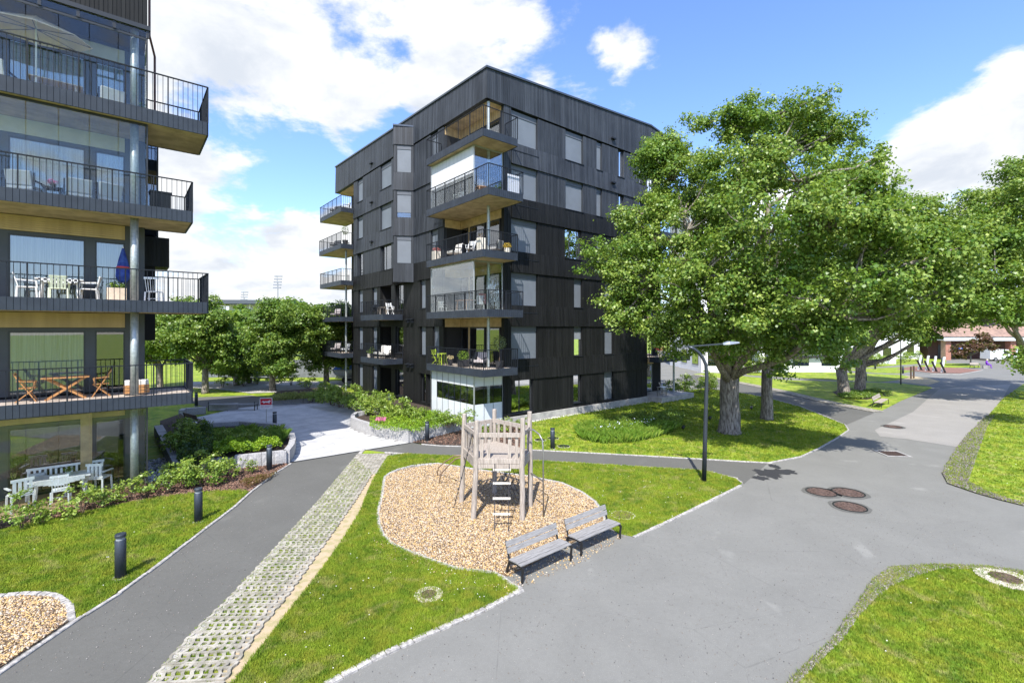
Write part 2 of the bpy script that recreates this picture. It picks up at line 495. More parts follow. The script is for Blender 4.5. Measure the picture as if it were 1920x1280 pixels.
# asphalt of the road with everything paved around it
ROAD = poly([(1188, 1010), (1290, 961), (1392, 908), (1378, 894), (1440, 866), (1500, 855), (1535, 840), (1570, 820), (1590, 806), (1583, 796), (1566, 788),
             (1541, 778), (1501, 762), (1448, 747), (1395, 735), (1330, 722), (1270, 712), (1270, 704), (1395, 712), (1560, 702), (1700, 700), (1690, 712), (1560, 712), (1640, 714), (1700, 716), (1760, 723),
             (1770, 730), (1700, 765), (1660, 790)])
MB().sheet([[(-9, 2), (45, 2), (64, 30), (105, 100), (105, 115), (30, 115), (12, 50), (6, 34), (6.8, 22), (0, 19.5), (-3, 21.8), (-7, 22), (-9.5, 15)]], 0.0).obj('asphalt_road', M_ROAD, kind='structure')

PL = [(-110, 1345), (0, 1262), (124, 1177), (200, 1129), (286, 1068), (351, 1018), (394, 985), (437, 953), (468, 925), (515, 888), (538, 874)]
PR = [(215, 1350), (279, 1280), (362, 1187), (430, 1122), (509, 1036), (595, 942), (664, 860), (678, 843)]
PU = [(771, 829), (790, 833), (826, 836), (863, 837), (1000, 844), (1060, 847), (1240, 856.7), (1400, 866), (1440, 868)]
PLOW = [(722, 848), (800, 853), (863, 856), (1060, 866.5), (1200, 875), (1296, 880.6), (1330, 884.8), (1378, 896), (1395, 907)]
MB().sheet([poly(PL) + poly([(540, 868), (771, 830)]) + poly([(722, 848)]) + poly(PR[::-1])], 0.006).obj('path', M_PATH, kind='structure')
MB().sheet([poly(PU) + poly(PLOW[::-1])], 0.005).obj('path', M_PATH, kind='structure')
PB = [(1440, 868), (1500, 857), (1535, 841), (1570, 821), (1591, 806.5), (1585, 797), (1568, 789.5), (1543, 779), (1503, 763), (1450, 748), (1395, 736), (1330, 723), (1262, 712)]
PC = [(1300, 703), (1395, 721), (1450, 732), (1503, 745), (1564, 759), (1640, 773.5), (1651, 774.5), (1671, 766), (1700, 757)]
MB().sheet([poly(PB[5:]) + poly(PC[:6])], 0.005).obj('path', M_PATH, kind='structure')
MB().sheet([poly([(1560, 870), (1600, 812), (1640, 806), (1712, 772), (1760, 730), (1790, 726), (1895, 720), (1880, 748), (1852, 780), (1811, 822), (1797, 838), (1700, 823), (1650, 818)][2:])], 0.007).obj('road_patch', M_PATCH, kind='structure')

# ---- lawns
LAWN_L = [(-300, 1040), (0, 992), (96, 975), (187, 955), (292, 934), (379, 924), (414, 921), (468, 921), (437, 950), (394, 982), (351, 1014), (286, 1064), (200, 1125), (150, 1157), (143, 1160), (140.6, 1141),
          (127, 1122), (105, 1116), (80, 1112), (40, 1113), (0, 1117), (-300, 1140)]
LAWN_C = [(380, 1350), (438, 1280), (472, 1236), (511, 1188), (552, 1134), (593, 1083), (637, 1022), (673, 965), (699, 902), (727, 857), (760, 852), (863, 857), (1060, 868), (1200, 876.5), (1296, 882), (1330, 886),
          (1376, 898), (1390, 907), (1378, 914), (1288, 958), (1240, 982), (1188, 1006), (1160, 1000), (1138, 984), (1135, 970), (1128, 956), (1117, 941), (1090, 922), (1053, 905), (989, 892), (924, 884), (876, 877),
          (820, 868), (775, 874), (745, 881), (728, 888), (719, 895), (713, 938), (707, 960), (709, 984), (717, 1006), (735, 1023), (766, 1037), (794, 1048), (826, 1059), (855, 1069), (884, 1072), (925, 1077), (941, 1085),
          (957, 1098), (974, 1107), (900, 1146), (800, 1190), (700, 1235), (620, 1278), (560, 1310), (500, 1350)]
LAWN_B = [(985, 843), (1060, 846), (1240, 855.7), (1400, 865), (1440, 866), (1500, 855), (1535, 839.5), (1570, 819.5), (1589, 806), (1583, 797), (1566, 790), (1541, 780), (1501, 764), (1448, 749), (1395, 738), (1320, 728),
          (1222, 744), (1100, 770), (1008, 790), (975, 797)]
LAWN_Cc = [(1300, 702), (1395, 718), (1450, 729), (1503, 742), (1564, 756), (1640, 770), (1651, 771), (1690, 751), (1748, 727), (1738, 724), (1687, 718.5), (1640, 717.5), (1560, 715), (1480, 713), (1400, 706), (1330, 698)]
LAWN_R = [(2400, 1010), (1920, 948), (1875, 936.5), (1828, 923), (1779, 906), (1769, 887), (1797, 838), (1811, 821), (1852, 780), (1880, 748), (1917, 721), (1990, 700), (2600, 700)]
LAWN_BR = [(1440, 1340), (1482, 1280), (1515, 1246), (1560, 1206), (1590, 1170), (1613, 1130), (1640, 1092), (1672, 1069), (1750, 1063), (1850, 1066), (1920, 1076), (2500, 1150), (2500, 1340)]
LAWN_F = [(1580, 693), (1650, 690), (1700, 688), (1760, 681), (1838, 682), (1838, 689), (1790, 689), (1740, 691), (1690, 700), (1640, 699)]
LAWN_F2 = [(1500, 680), (1600, 675), (1690, 668), (1770, 667), (1775, 679), (1690, 684), (1640, 688), (1560, 692), (1400, 696), (1300, 694), (1330, 682)]
LAWN_F3 = [(1640, 701), (1690, 703), (1706, 707), (1680, 713), (1650, 716), (1560, 712), (1400, 703), (1400, 697), (1560, 698)]
lawn_objs = []
for pts in (LAWN_L, LAWN_C, LAWN_B, LAWN_Cc, LAWN_R, LAWN_BR, LAWN_F, LAWN_F2, LAWN_F3):
    lawn_objs.append(MB().prism([(p.x, p.y) for p in poly(pts)], -0.01, 0.028).obj('lawn', M_LAWN, kind='structure', fix=True))

# ---- wood chip pits, gravel, soil, sand
PIT = [(884, 1071), (855, 1067), (827, 1057), (795, 1045.5), (767, 1034.5), (737, 1021.5), (720, 1005), (712, 984), (710, 960), (716, 938), (723, 896), (733, 889), (760, 880), (820, 871), (876, 880), (924, 887), (989, 895),
       (1053, 908), (1089, 924.5), (1114, 943), (1124, 957), (1132, 971), (1134, 984), (1060, 1025), (952, 1080), (927, 1075)]
PIT2 = [(0, 1252), (128, 1166), (123, 1140), (113, 1128), (95, 1121), (60, 1119), (0, 1122), (-250, 1142), (-250, 1400)]
MB().prism([(p.x, p.y) for p in poly(PIT)], -.01, 0.03).obj('wood_chip_pit', M_CHIPBED, kind='structure', fix=True)
MB().prism([(p.x, p.y) for p in poly(PIT2)], -.01, 0.03).obj('wood_chip_pit', M_CHIPBED, kind='structure', fix=True)
SAND = [(335, 1350), (401, 1280), (430, 1233), (466, 1187), (502, 1136), (545, 1086), (592, 1036), (631, 989), (678, 910), (700, 888), (721, 852), (740, 857), (705, 906), (680, 970), (645, 1030), (600, 1092), (560, 1142), (520, 1196), (482, 1243), (452, 1282), (390, 1350)]
MB().sheet([poly(SAND)], 0.014).obj('sand_strip', M_SAND, kind='structure')
VERGE_R = [(1920, 949), (1875, 938), (1828, 924.5), (1777, 907), (1766, 887), (1795, 838), (1809, 821), (1850, 779), (1866, 779), (1851, 800), (1833, 852), (1816, 903), (1847, 921), (1890, 936), (1930, 946)]
VERGE_B = [(1478, 1284), (1558, 1206), (1611, 1130), (1638, 1090), (1670, 1066), (1750, 1061), (1850, 1064), (1920, 1074), (1920, 1079), (1850, 1069), (1760, 1069), (1712, 1084), (1672, 1100), (1640, 1126), (1608, 1160), (1578, 1204), (1504, 1274), (1490, 1290)]
for v in (VERGE_R, VERGE_B):
    MB().sheet([poly(v)], 0.034).obj('gravel_verge', M_GRAVBED, kind='structure')
SOIL_L = [(-300, 1042), (-300, 1000), (0, 968), (100, 948), (200, 925), (290, 905), (340, 890), (400, 884), (440, 881), (537, 869), (540, 873), (515, 887), (468, 922), (414, 922), (379, 925), (292, 935), (187, 956), (96, 976), (0, 993)]
SOIL_R = [(769, 829.5), (843, 812), (866, 806), (905, 792), (975, 792), (985, 842), (863, 836), (826, 835), (790, 832)]
SOIL_T = [(1560, 735), (1590, 728), (1650, 732), (1660, 742), (1625, 750), (1575, 745)]
for v in (SOIL_L, SOIL_R, SOIL_T):
    MB().sheet([poly(v)], 0.036).obj('soil_bed', M_SOIL, kind='structure')
MB().sheet([poly([(1680, 692), (1710, 687), (1800, 690), (1843, 694), (1800, 700), (1745, 699), (1705, 694.5)])], 0.034).obj('bark_play_area', mat('red_bark', (.25, .13, .10), (.13, .07, .05), .95, 20, bump=1, coord='World'), kind='structure')
MB().sheet([poly([(1668, 707), (1690, 703.5), (1740, 708), (1764, 715), (1740, 722), (1690, 716)])], 0.012).obj('sand_area', M_SAND, kind='structure')
# shadow blotches on the road, painted as dark asphalt sheets
M_SHADOW = asphalt('shadow_asphalt', (.035, .036, .038), .1)


def blob_sheet(px, py, rx, ry, z, m, name, n=26, ang=0, jit=.28, seed=1):
    r_ = random.Random(seed); c = G(px, py); pts = []
    for k in range(n):
        a = 2 * math.pi * k / n; q = 1 + r_.uniform(-jit, jit)
        x = rx * math.cos(a) * q; y = ry * math.sin(a) * q
        pts.append((c.x + x * math.cos(ang) - y * math.sin(ang), c.y + x * math.sin(ang) + y * math.cos(ang)))
    return MB().sheet([pts], z).obj(name, m, kind='structure')


blob_sheet(1468, 884, .55, .35, .0085, M_SHADOW, 'shadow_patch', seed=3)
blob_sheet(1440, 888, .45, .55, .0095, M_SHADOW, 'shadow_patch', seed=5)
blob_sheet(1426, 896, .3, .25, .0105, M_SHADOW, 'shadow_patch', seed=8)
blob_sheet(1452, 874, .2, .3, .0115, M_SHADOW, 'shadow_patch', seed=9)

# ---- kerb stones: each stone an object
stone_meshes = {}


def stone_mesh(key, L, w, h):
    if key in stone_meshes: return stone_meshes[key]
    out = []
    for s in range(4):
        r_ = random.Random(s + 11); m = MB()
        j = lambda a: a * (1 + r_.uniform(-.10, .10))
        c = .012
        vs = []
        for z, k in ((0, 0), (h - c, 0), (h, c)):
            for sx, sy in ((-1, -1), (1, -1), (1, 1), (-1, 1)):
                vs.append((sx * (j(L / 2) - k), sy * (j(w / 2) - k), z))
        fs = []
        for a in (0, 4):
            for i in range(4): fs.append((a + i, a + (i + 1) % 4, a + 4 + (i + 1) % 4, a + 4 + i))
        fs.append((8, 9, 10, 11))
        m.add(vs, fs); out.append(m.mesh('kerb_stone', M_KERB))
    stone_meshes[key] = out; return out


def kerb(name, pts, L, w=.1, h=.05, gap=.012, far=False, side=0.0, z0=-.005, label=None):
    """stones laid end to end along a traced edge"""
    P = [G(*p) if len(p) == 2 and not isinstance(p, Vector) else p for p in pts]
    root = empty(name); root['kind'] = 'structure'
    if label: root['label'] = label
    ms = stone_mesh((L, w, h), L - gap, w, h)
    mbf = MB(); rr = random.Random(len(pts))
    # walk the line
    acc = 0.0; pos = P[0].copy(); i = 0; n = 0
    seglens = [(P[i + 1] - P[i]).length for i in range(len(P) - 1)]
    total = sum(seglens); d = L / 2
    while d < total:
        t = d; i = 0
        while t > seglens[i]: t -= seglens[i]; i += 1
        dr = (P[i + 1] - P[i]).normalized(); q = P[i] + dr * t; nr = Vector((-dr.y, dr.x, 0)); q = q + nr * side
        a = math.atan2(dr.y, dr.x) + rr.uniform(-.02, .02)
        if far or n >= 290:
            M = Matrix.Translation(Vector((q.x, q.y, z0))) @ Matrix.Rotation(a, 4, 'Z'); mbf.box(-(L - gap) / 2, (L - gap) / 2, -w / 2, w / 2, 0, h, M)
        else:
            o = bpy.data.objects.new('kerb_stone', rr.choice(ms)); COL.objects.link(o); o.parent = root
            o.location = (q.x, q.y, z0 + rr.uniform(0, .006)); o.rotation_euler = (0, 0, a)
        n += 1; d += L
    if mbf.v: mbf.obj('kerb_stone', M_KERB, root, kind='stuff')
    return root


kerb('kerb', PL, .80, .085, .045)
kerb('paver_border', PR, .27, .17, .045, side=-.085)
kerb('pit_kerb', [(977, 1107), (957, 1097), (941, 1084), (925, 1076), (884, 1071.5), (855, 1068), (826, 1058), (795, 1047), (767, 1036), (736, 1022), (718, 1005), (710, 984), (708.5, 960), (714.5, 938), (721, 895.5), (731, 888.5), (750, 880),
                  (775, 873.5), (820, 870), (876, 878.5), (924, 885.5), (989, 893.5), (1053, 906.5), (1090, 923.5), (1116, 942), (1127, 957), (1134, 971), (1136, 984)], .16, .11, .06)
kerb('kerb', [(520, 1350), (620, 1280), (700, 1236), (800, 1191), (900, 1147), (977, 1107)], .26, .12, .05)
kerb('pit_kerb', [(-120, 1124), (0, 1119.5), (40, 1115.5), (80, 1115), (104, 1118.5), (120, 1129), (131, 1140), (134, 1163)], .22, .13, .06)
kerb('kerb', PLOW, .45, .07, .045, side=-.03)
kerb('kerb', [(1188, 1008), (1240, 984), (1290, 960), (1392, 909)], .40, .09, .045)
kerb('kerb', PU[1:] + [(1500, 857), (1535, 841), (1570, 821), (1591, 806.5), (1585, 797), (1568, 789.5), (1543, 779), (1503, 763)], .5, .07, .045)
kerb('kerb', [(1503, 763), (1450, 748), (1395, 737)], .5, .07, .045, far=True)
kerb('kerb', [(1680, 692), (1710, 697), (1745, 701), (1800, 702), (1843, 694)], 1.0, .12, .06, far=True)

# ---- grass pavers: units with open cells
CELL = .138


def paver_mesh(nx, ny, seed):
    m = MB(); r_ = random.Random(seed); t = .062; h = .045
    w = nx * CELL; L = ny * CELL
    sk = .05
    def pt(x, y): return (x + sk * ((y / CELL) % 2 if False else math.sin(y / CELL * math.pi) * .35), y)
    # long bars (zigzag) between columns of cells
    for i in range(nx + 1):
        x = i * CELL - w / 2
        for j in range(ny * 2):
            y0 = j * CELL / 2 - L / 2; y1 = (j + 1) * CELL / 2 - L / 2
            s0 = .020 if (j % 4) in (1, 2) else -.020; s1 = .020 if ((j + 1) % 4) in (1, 2) else -.020
            hw = t * .42
            a, b, c, d = (x + s0 - hw, y0), (x + s0 + hw, y0), (x + s1 + hw, y1), (x + s1 - hw, y1)
            m.add([(*a, 0), (*b, 0), (*c, 0), (*d, 0), (*a, h), (*b, h), (*c, h), (*d, h)], [(4, 5, 6, 7), (1, 2, 6, 5), (3, 0, 4, 7)] + ([(0, 1, 5, 4)] if j == 0 else []) + ([(2, 3, 7, 6)] if j == ny * 2 - 1 else []))
    for j in range(ny + 1):
        y = j * CELL - L / 2
        for i in range(nx):
            x = i * CELL - w / 2; hh = t * (.75 if j % 2 == 0 else .42)
            if j == 0: y0, y1 = y + .004, y + hh
            elif j == ny: y0, y1 = y - hh, y - .004
            else: y0, y1 = y - hh / 2, y + hh / 2
            m.box(x + .005, x + CELL - .005, y0, y1, 0, h - .002)
    return m.mesh('grass_paver', M_PAVER)


paver_ms = [paver_mesh(2, 3, s) for s in range(3)] + [paver_mesh(3, 3, s) for s in range(2)]
strip = MB().sheet([poly([(279, 1280), (362, 1187), (430, 1122), (509, 1036), (595, 942), (664, 860), (678, 843), (722, 848), (721, 854), (700, 890), (678, 912), (631, 991), (592, 1038), (545, 1088), (502, 1138), (466, 1189), (430, 1235), (401, 1282), (335, 1350), (215, 1350)])], 0.012).obj('grass_paver_strip', M_LAWN, kind='structure')
PRW = [G(*q_) for q_ in PR]; RBW = [G(*q_) for q_ in [(335, 1350), (401, 1280), (430, 1233), (466, 1187), (502, 1136), (545, 1086), (592, 1036), (631, 989), (678, 910), (700, 888), (721, 854)]]


def xat(P, y):
    for a, b in zip(P, P[1:]):
        if (a.y - y) * (b.y - y) <= 0 and a.y != b.y: return a.x + (b.x - a.x) * (y - a.y) / (b.y - a.y)
    return P[0].x if y < P[0].y else P[-1].x


UL = 3 * CELL + .010; yy = 6.75; ri = 0; npav = 0
while yy < 20.95:
    xl = xat(PRW, yy) + .03; xr = xat(RBW, yy); an = math.atan2(xat(PRW, yy + .8) - xat(PRW, yy - .8), 1.6)
    x = xl + CELL
    while x < xr + .10 and npav < 298:
        o = bpy.data.objects.new('grass_paver', paver_ms[npav % 3]); COL.objects.link(o); o.parent = strip; npav += 1
        o.location = (x, yy - math.sin(an) * (x - xl), .008 + random.uniform(0, .004)); o.rotation_euler = (0, 0, -an + random.uniform(-.006, .006)); x += 2 * CELL + .010
    yy += UL * math.cos(an); ri += 1
# far paver strip along the upper path
far_strip = MB(); pts = [G(*p) for p in PC[:6]]
for i in range(len(pts) - 1):
    a, b = pts[i], pts[i + 1]; d = (b - a); n = int(d.length / .34); d2 = d.normalized(); nn = Vector((-d2.y, d2.x, 0)); an = math.atan2(d2.y, d2.x)
    for k in range(n):
        c = a + d2 * (k + .5) * .34
        for w_ in range(3):
            q = c + nn * (.12 + w_ * .34); Mx = Matrix.Translation(Vector((q.x, q.y, .03))) @ Matrix.Rotation(an, 4, 'Z')
            far_strip.box(-.15, .15, -.15, -.06, 0, .03, Mx); far_strip.box(-.15, -.06, -.06, .15, 0, .03, Mx); far_strip.box(.02, .11, -.06, .15, 0, .028, Mx)
far_strip.obj('grass_paver_strip', M_PAVER, kind='structure')

# ---- courtyard: slabs laid by hand, each an object
PLAZA = poly([(540, 868.5), (771, 830), (712, 819), (673, 808), (660, 802), (668, 792), (700, 786), (735, 782), (698, 773), (677, 765), (613, 750), (568, 755), (503, 759), (440, 766), (385, 779), (350, 786), (345, 801), (365, 813), (450, 810), (530, 815), (548, 830), (549, 852)])
MB().sheet([[(p.x, p.y) for p in PLAZA]], -0.004).obj('courtyard', mat('joint_sand', (.20, .19, .18), None, .95, 20), kind='structure')
plaza = bpy.data.objects['courtyard']


def inside(p, poly_):
    c = False; n = len(poly_); j = n - 1
    for i in range(n):
        a, b = poly_[i], poly_[j]
        if (a[1] > p[1]) != (b[1] > p[1]) and p[0] < (b[0] - a[0]) * (p[1] - a[1]) / (b[1] - a[1]) + a[0]: c = not c
        j = i
    return c


UA = math.atan2(.635, .773); CU, SU = math.cos(UA), math.sin(UA)
slab_ms = []
for s in range(4):
    m_ = MB(); c_ = .006; sw = .5; sl = 1.0
    m_.add([(-sl, -sw, 0), (sl, -sw, 0), (sl, sw, 0), (-sl, sw, 0), (-sl + c_, -sw + c_, .02), (sl - c_, -sw + c_, .02), (sl - c_, sw - c_, .02), (-sl + c_, sw - c_, .02)],
           [(4, 5, 6, 7), (0, 1, 5, 4), (1, 2, 6, 5), (2, 3, 7, 6), (3, 0, 4, 7)])
    slab_ms.append(m_.mesh('paving_slab', M_SLAB))
cnt = 0
pz = [(p.x, p.y) for p in PLAZA]
for i in range(-40, 40):
    for j in range(-40, 60):
        lx = i * .706 + (j % 2) * .353; ly = j * .356
        x = -8 + lx * CU - ly * SU; y = 26 + lx * SU + ly * CU
        if not inside((x, y), pz): continue
        if cnt < 290 and False: pass
        cnt += 1
# slabs 2.0 x 1.0 half-scale so that the whole court stays under 300 pieces
cnt = 0; SX, SY = 1.22, .62
edge_bits = MB()
for i in range(-30, 30):
    for j in range(-40, 60):
        lx = i * SX + (j % 2) * SX / 2; ly = j * SY
        x = -8 + lx * CU - ly * SU; y = 26 + lx * SU + ly * CU
        cs = [(-8 + (lx + a) * CU - (ly + b) * SU, 26 + (lx + a) * SU + (ly + b) * CU) for a, b in ((-SX / 2, -SY / 2), (SX / 2, -SY / 2), (SX / 2, SY / 2), (-SX / 2, SY / 2))]
        ins = [inside(c, pz) for c in cs]
        if all(ins) and cnt < 298:
            o = bpy.data.objects.new('paving_slab', slab_ms[cnt % 4]); COL.objects.link(o); o.parent = plaza
            o.location = (x, y, -.002 + random.uniform(0, .002)); o.rotation_euler = (0, 0, UA); o.scale = (SX / 2 - .003, SY - .006, 1); cnt += 1
        elif any(ins):
            # cut slab at the border: clip its outline to the court
            poly_ = cs
            M4 = [c for c, k in zip(cs, ins) if k]
            cx = sum(c[0] for c in M4) / len(M4); cy = sum(c[1] for c in M4) / len(M4); pc = []
            for c, k in zip(cs, ins):
                if k: pc.append(c)
                else:
                    lo, hi = 0., 1.
                    for _ in range(9):
                        md = (lo + hi) / 2
                        if inside((cx + (c[0] - cx) * md, cy + (c[1] - cy) * md), pz): lo = md
                        else: hi = md
                    pc.append((cx + (c[0] - cx) * lo, cy + (c[1] - cy) * lo))
            edge_bits.prism([(cx + (p[0] - cx) * .985, cy + (p[1] - cy) * .985) for p in pc], -.003, .0165)
edge_bits.obj('paving_slab', M_SLAB, plaza, kind='stuff', fix=True)
MB().bar(G(540, 868) + Vector((0, 0, .004)), G(771, 830) + Vector((0, 0, .004)), .10, .03).obj('drain_channel', M_BLACK, kind='structure')

# ---- scatter (stuff)


def scatter_pts(poly_px, n, z=.03, dens_near=True, seed=0):
    P = [(p.x, p.y) for p in poly(poly_px)]; r_ = np.random.default_rng(seed)
    xs = [p[0] for p in P]; ys = [p[1] for p in P]; out = np.zeros((0, 2))
    x0, x1, y0, y1 = max(min(xs), -14), min(max(xs), 45), max(min(ys), 6), min(max(ys), 45)
    while len(out) < n:
        q = r_.uniform((x0, y0), (x1, y1), (n * 2, 2))
        if dens_near: q = q[r_.uniform(0, 1, len(q)) < np.clip((10 / q[:, 1]) ** 1.3, 0, 1)]
        out = np.vstack([out, q[pip(q, P)]])
        if len(q) and len(out) == 0: break
    return out[:n]


def pip(q, P):
    c = np.zeros(len(q), bool); j = len(P) - 1
    for i in range(len(P)):
        xi, yi = P[i]; xj, yj = P[j]
        if yi != yj:
            m_ = ((yi > q[:, 1]) != (yj > q[:, 1])) & (q[:, 0] < (xj - xi) * (q[:, 1] - yi) / (yj - yi) + xi); c ^= m_
        j = i
    return c


def arr_mesh(name, V, nper, faces, m):
    """V (n*nper,3); faces: list of index tuples within one piece (all same length)"""
    n = len(V) // nper; k = len(faces[0]); fa = np.array(faces, dtype=np.int32)
    idx = (np.arange(n, dtype=np.int32)[:, None, None] * nper + fa[None]).reshape(-1)
    nf = n * len(faces)
    me = bpy.data.meshes.new(name)
    me.vertices.add(len(V)); me.vertices.foreach_set('co', V.astype(np.float32).ravel())
    me.loops.add(len(idx)); me.loops.foreach_set('vertex_index', idx)
    me.polygons.add(nf); me.polygons.foreach_set('loop_start', np.arange(nf, dtype=np.int32) * k)
    me.materials.append(m); me.update(calc_edges=True); return me


def chips(name, poly_px, n, m, size=(.02, .055), h=.012, z=.032, seed=0, label='', thick=True, dens_near=True, tilt=.35):
    P = scatter_pts(poly_px, n, seed=seed, dens_near=dens_near); r_ = np.random.default_rng(seed + 5); n = len(P)
    L = r_.uniform(*size, n); w = L * r_.uniform(.35, .7, n); a = r_.uniform(0, 6.28, n); t1 = r_.normal(0, tilt, n); t2 = r_.normal(0, tilt, n)
    zz_ = z + r_.uniform(0, .02, n); hh = h * r_.uniform(.6, 1.4, n)
    c, s = np.cos(a), np.sin(a); V = np.zeros((n, 8, 3))
    for i, (sx, sy, sz) in enumerate(((-1, -1, 0), (1, -1, 0), (1, 1, 0), (-1, 1, 0), (-1, -1, 1), (1, -1, 1), (1, 1, 1), (-1, 1, 1))):
        lx = sx * L / 2 * (1 - .15 * sz); ly = sy * w / 2 * (1 - .15 * sz)
        V[:, i, 0] = P[:, 0] + lx * c - ly * s; V[:, i, 1] = P[:, 1] + lx * s + ly * c; V[:, i, 2] = zz_ + sz * hh + lx * t1 + ly * t2
    me = arr_mesh(name, V.reshape(-1, 3), 8, [(4, 5, 6, 7), (0, 1, 5, 4), (1, 2, 6, 5), (2, 3, 7, 6), (3, 0, 4, 7)], m)
    return tag(link(name, me), label, name.replace('_', ' '), kind='stuff')


chips('wood_chips', PIT, 58000, M_CHIP, size=(.016, .046), label='loose pale wood chips filling the round play pit', seed=1, dens_near=False)
chips('wood_chips', PIT2, 10000, M_CHIP, size=(.018, .052), label='loose pale wood chips in the small pit by the left path', seed=2, dens_near=False)
chips('gravel', VERGE_R, 9000, M_STONES, (.015, .04), .015, .034, seed=3, label='grey gravel strewn along the right edge of the road', dens_near=False)
chips('gravel', VERGE_B, 7000, M_STONES, (.015, .045), .016, .034, seed=4, label='grey gravel along the edge of the bottom right lawn')
chips('bark_mulch', SOIL_R, 2500, chipmat('mulch', [(.12, .07, .05), (.18, .10, .07), (.07, .04, .03), (.22, .14, .10)]), (.03, .08), .015, .038, seed=5, label='dark bark mulch in the bed beside the granite planter', dens_near=False)
chips('bark_mulch', SOIL_L, 6000, MATS['mulch'], (.03, .08), .015, .038, seed=6, label='dark bark mulch in the long bed in front of the glazed terrace')

chips('wood_chips', [(948, 1083), (1062, 1027), (1136, 986), (1172, 1006), (1100, 1050), (985, 1102), (965, 1102)], 420, M_CHIP, size=(.015, .04), z=.002, seed=8, label='scattered wood chips spilled onto the asphalt under the benches', dens_near=False)
chips('wood_chips', [(850, 1075), (960, 1098), (950, 1120), (700, 1040), (700, 1000)], 160, M_CHIP, size=(.015, .04), z=.04, seed=9, label='few wood chips kicked onto the lawn below the play pit', dens_near=False)
chips('grit', [(640, 1280), (980, 1110), (1200, 1010), (1400, 915), (1800, 915), (1900, 1060), (1670, 1065), (1600, 1130), (1480, 1280)], 2600, M_STONES, (.006, .02), .006, .001, seed=10, label='fine grit and leaf crumbs scattered over the road', dens_near=True)
chips('grit', [(20, 1262), (286, 1072), (520, 890), (640, 870), (430, 1118), (270, 1280)], 900, M_STONES, (.006, .018), .006, .008, seed=12, label='fine grit scattered over the left path', dens_near=True)


def grass(poly_px, n, seed, label, hgt=(.03, .075), ymax=30):
    P = scatter_pts(poly_px, n, seed=seed); r_ = np.random.default_rng(seed + 50)
    nb = 4; P = np.repeat(P, nb, axis=0); n = len(P)
    P = P + r_.normal(0, .018, P.shape)
    a = r_.uniform(0, 6.28, n); h = r_.uniform(*hgt, n) * (1 + .02 * np.clip(P[:, 1] - 8, 0, 12)); w = r_.uniform(.004, .009, n) * (1 + .10 * np.clip(P[:, 1] - 8, 0, 20)); lean = r_.uniform(0, .7, n) * h; b = r_.uniform(0, 6.28, n)
    V = np.zeros((n, 3, 3)); z0 = .027
    V[:, 0, 0] = P[:, 0] - np.cos(a) * w; V[:, 0, 1] = P[:, 1] - np.sin(a) * w; V[:, 0, 2] = z0
    V[:, 1, 0] = P[:, 0] + np.cos(a) * w; V[:, 1, 1] = P[:, 1] + np.sin(a) * w; V[:, 1, 2] = z0
    V[:, 2, 0] = P[:, 0] + np.cos(b) * lean; V[:, 2, 1] = P[:, 1] + np.sin(b) * lean; V[:, 2, 2] = z0 + h
    me = arr_mesh('grass', V.reshape(-1, 3), 3, [(0, 1, 2)], M_BLADE)
    return tag(link('grass', me), label, 'grass', kind='stuff')


grass(LAWN_C, 90000, 11, 'short mown grass around the wood chip pit')
grass(LAWN_L, 32000, 12, 'short mown grass left of the asphalt path')
grass(LAWN_BR, 30000, 13, 'short mown grass in the bottom right corner')
grass(LAWN_B, 30000, 14, 'mown grass under the big maple beside the dark building')
grass(LAWN_R, 22000, 15, 'mown grass right of the road')
cells = [(279, 1280), (362, 1187), (430, 1122), (509, 1036), (595, 942), (664, 860), (700, 888), (678, 910), (631, 989), (592, 1036), (545, 1086), (502, 1136), (466, 1187), (430, 1233), (401, 1280)]
grass(cells, 7000, 16, 'thin grass growing in the open cells of the pavers', (.02, .045))
grass(VERGE_R, 1200, 18, 'sparse grass growing through the right gravel verge')
grass(VERGE_B, 2800, 19, 'grass growing through the gravel at the bottom right lawn edge')
# clover and daisy heads in the lawn
r_ = np.random.default_rng(3)
fl = MB()
for P_, n_ in ((LAWN_C, 120), (LAWN_BR, 25), (LAWN_R, 50), (LAWN_L, 12)):
    for (x, y) in scatter_pts(P_, n_, seed=77 + n_):
        k = .008 + .0005 * y; fl.lathe([(.002, 0), (k, .006), (k * .6, .014)], 5, (x, y, .065))
tag(fl.obj('clover_flower', flat('clover_white', (.7, .68, .62), .8)), 'tiny white clover heads dotted over the lawns', 'flowers', kind='stuff')
# ================================================================ THE TWO BLACK APARTMENT BUILDINGS


class Fac:
    """a vertical face in a building's own plan: start, direction, outward side"""
    def __init__(s, o, d, n):
        s.o = Vector(o); s.d = Vector(d).normalized(); s.n = Vector(n).normalized()
    def p(s, a, off, z):
        q = s.o + s.d * a + s.n * off; return (q.x, q.y, z)
    def box(s, mb, a0, a1, o0, o1, z0, z1, o1t=None, z1b=None):
        o1t = o1 if o1t is None else o1t; z1b = z1 if z1b is None else z1b
        vs = [s.p(a0, o0, z0), s.p(a1, o0, z0), s.p(a1, o1, z0), s.p(a0, o1, z0), s.p(a0, o0, z1), s.p(a1, o0, z1b), s.p(a1, o1t, z1b), s.p(a0, o1t, z1)]
        return mb.add(vs, [(0, 3, 2, 1), (4, 5, 6, 7), (0, 1, 5, 4), (1, 2, 6, 5), (2, 3, 7, 6), (3, 0, 4, 7)])


FR = Fac((0, 0), (1, 0), (0, -1)); FL = Fac((0, 0), (0, 1), (-1, 0))
BACK = .24


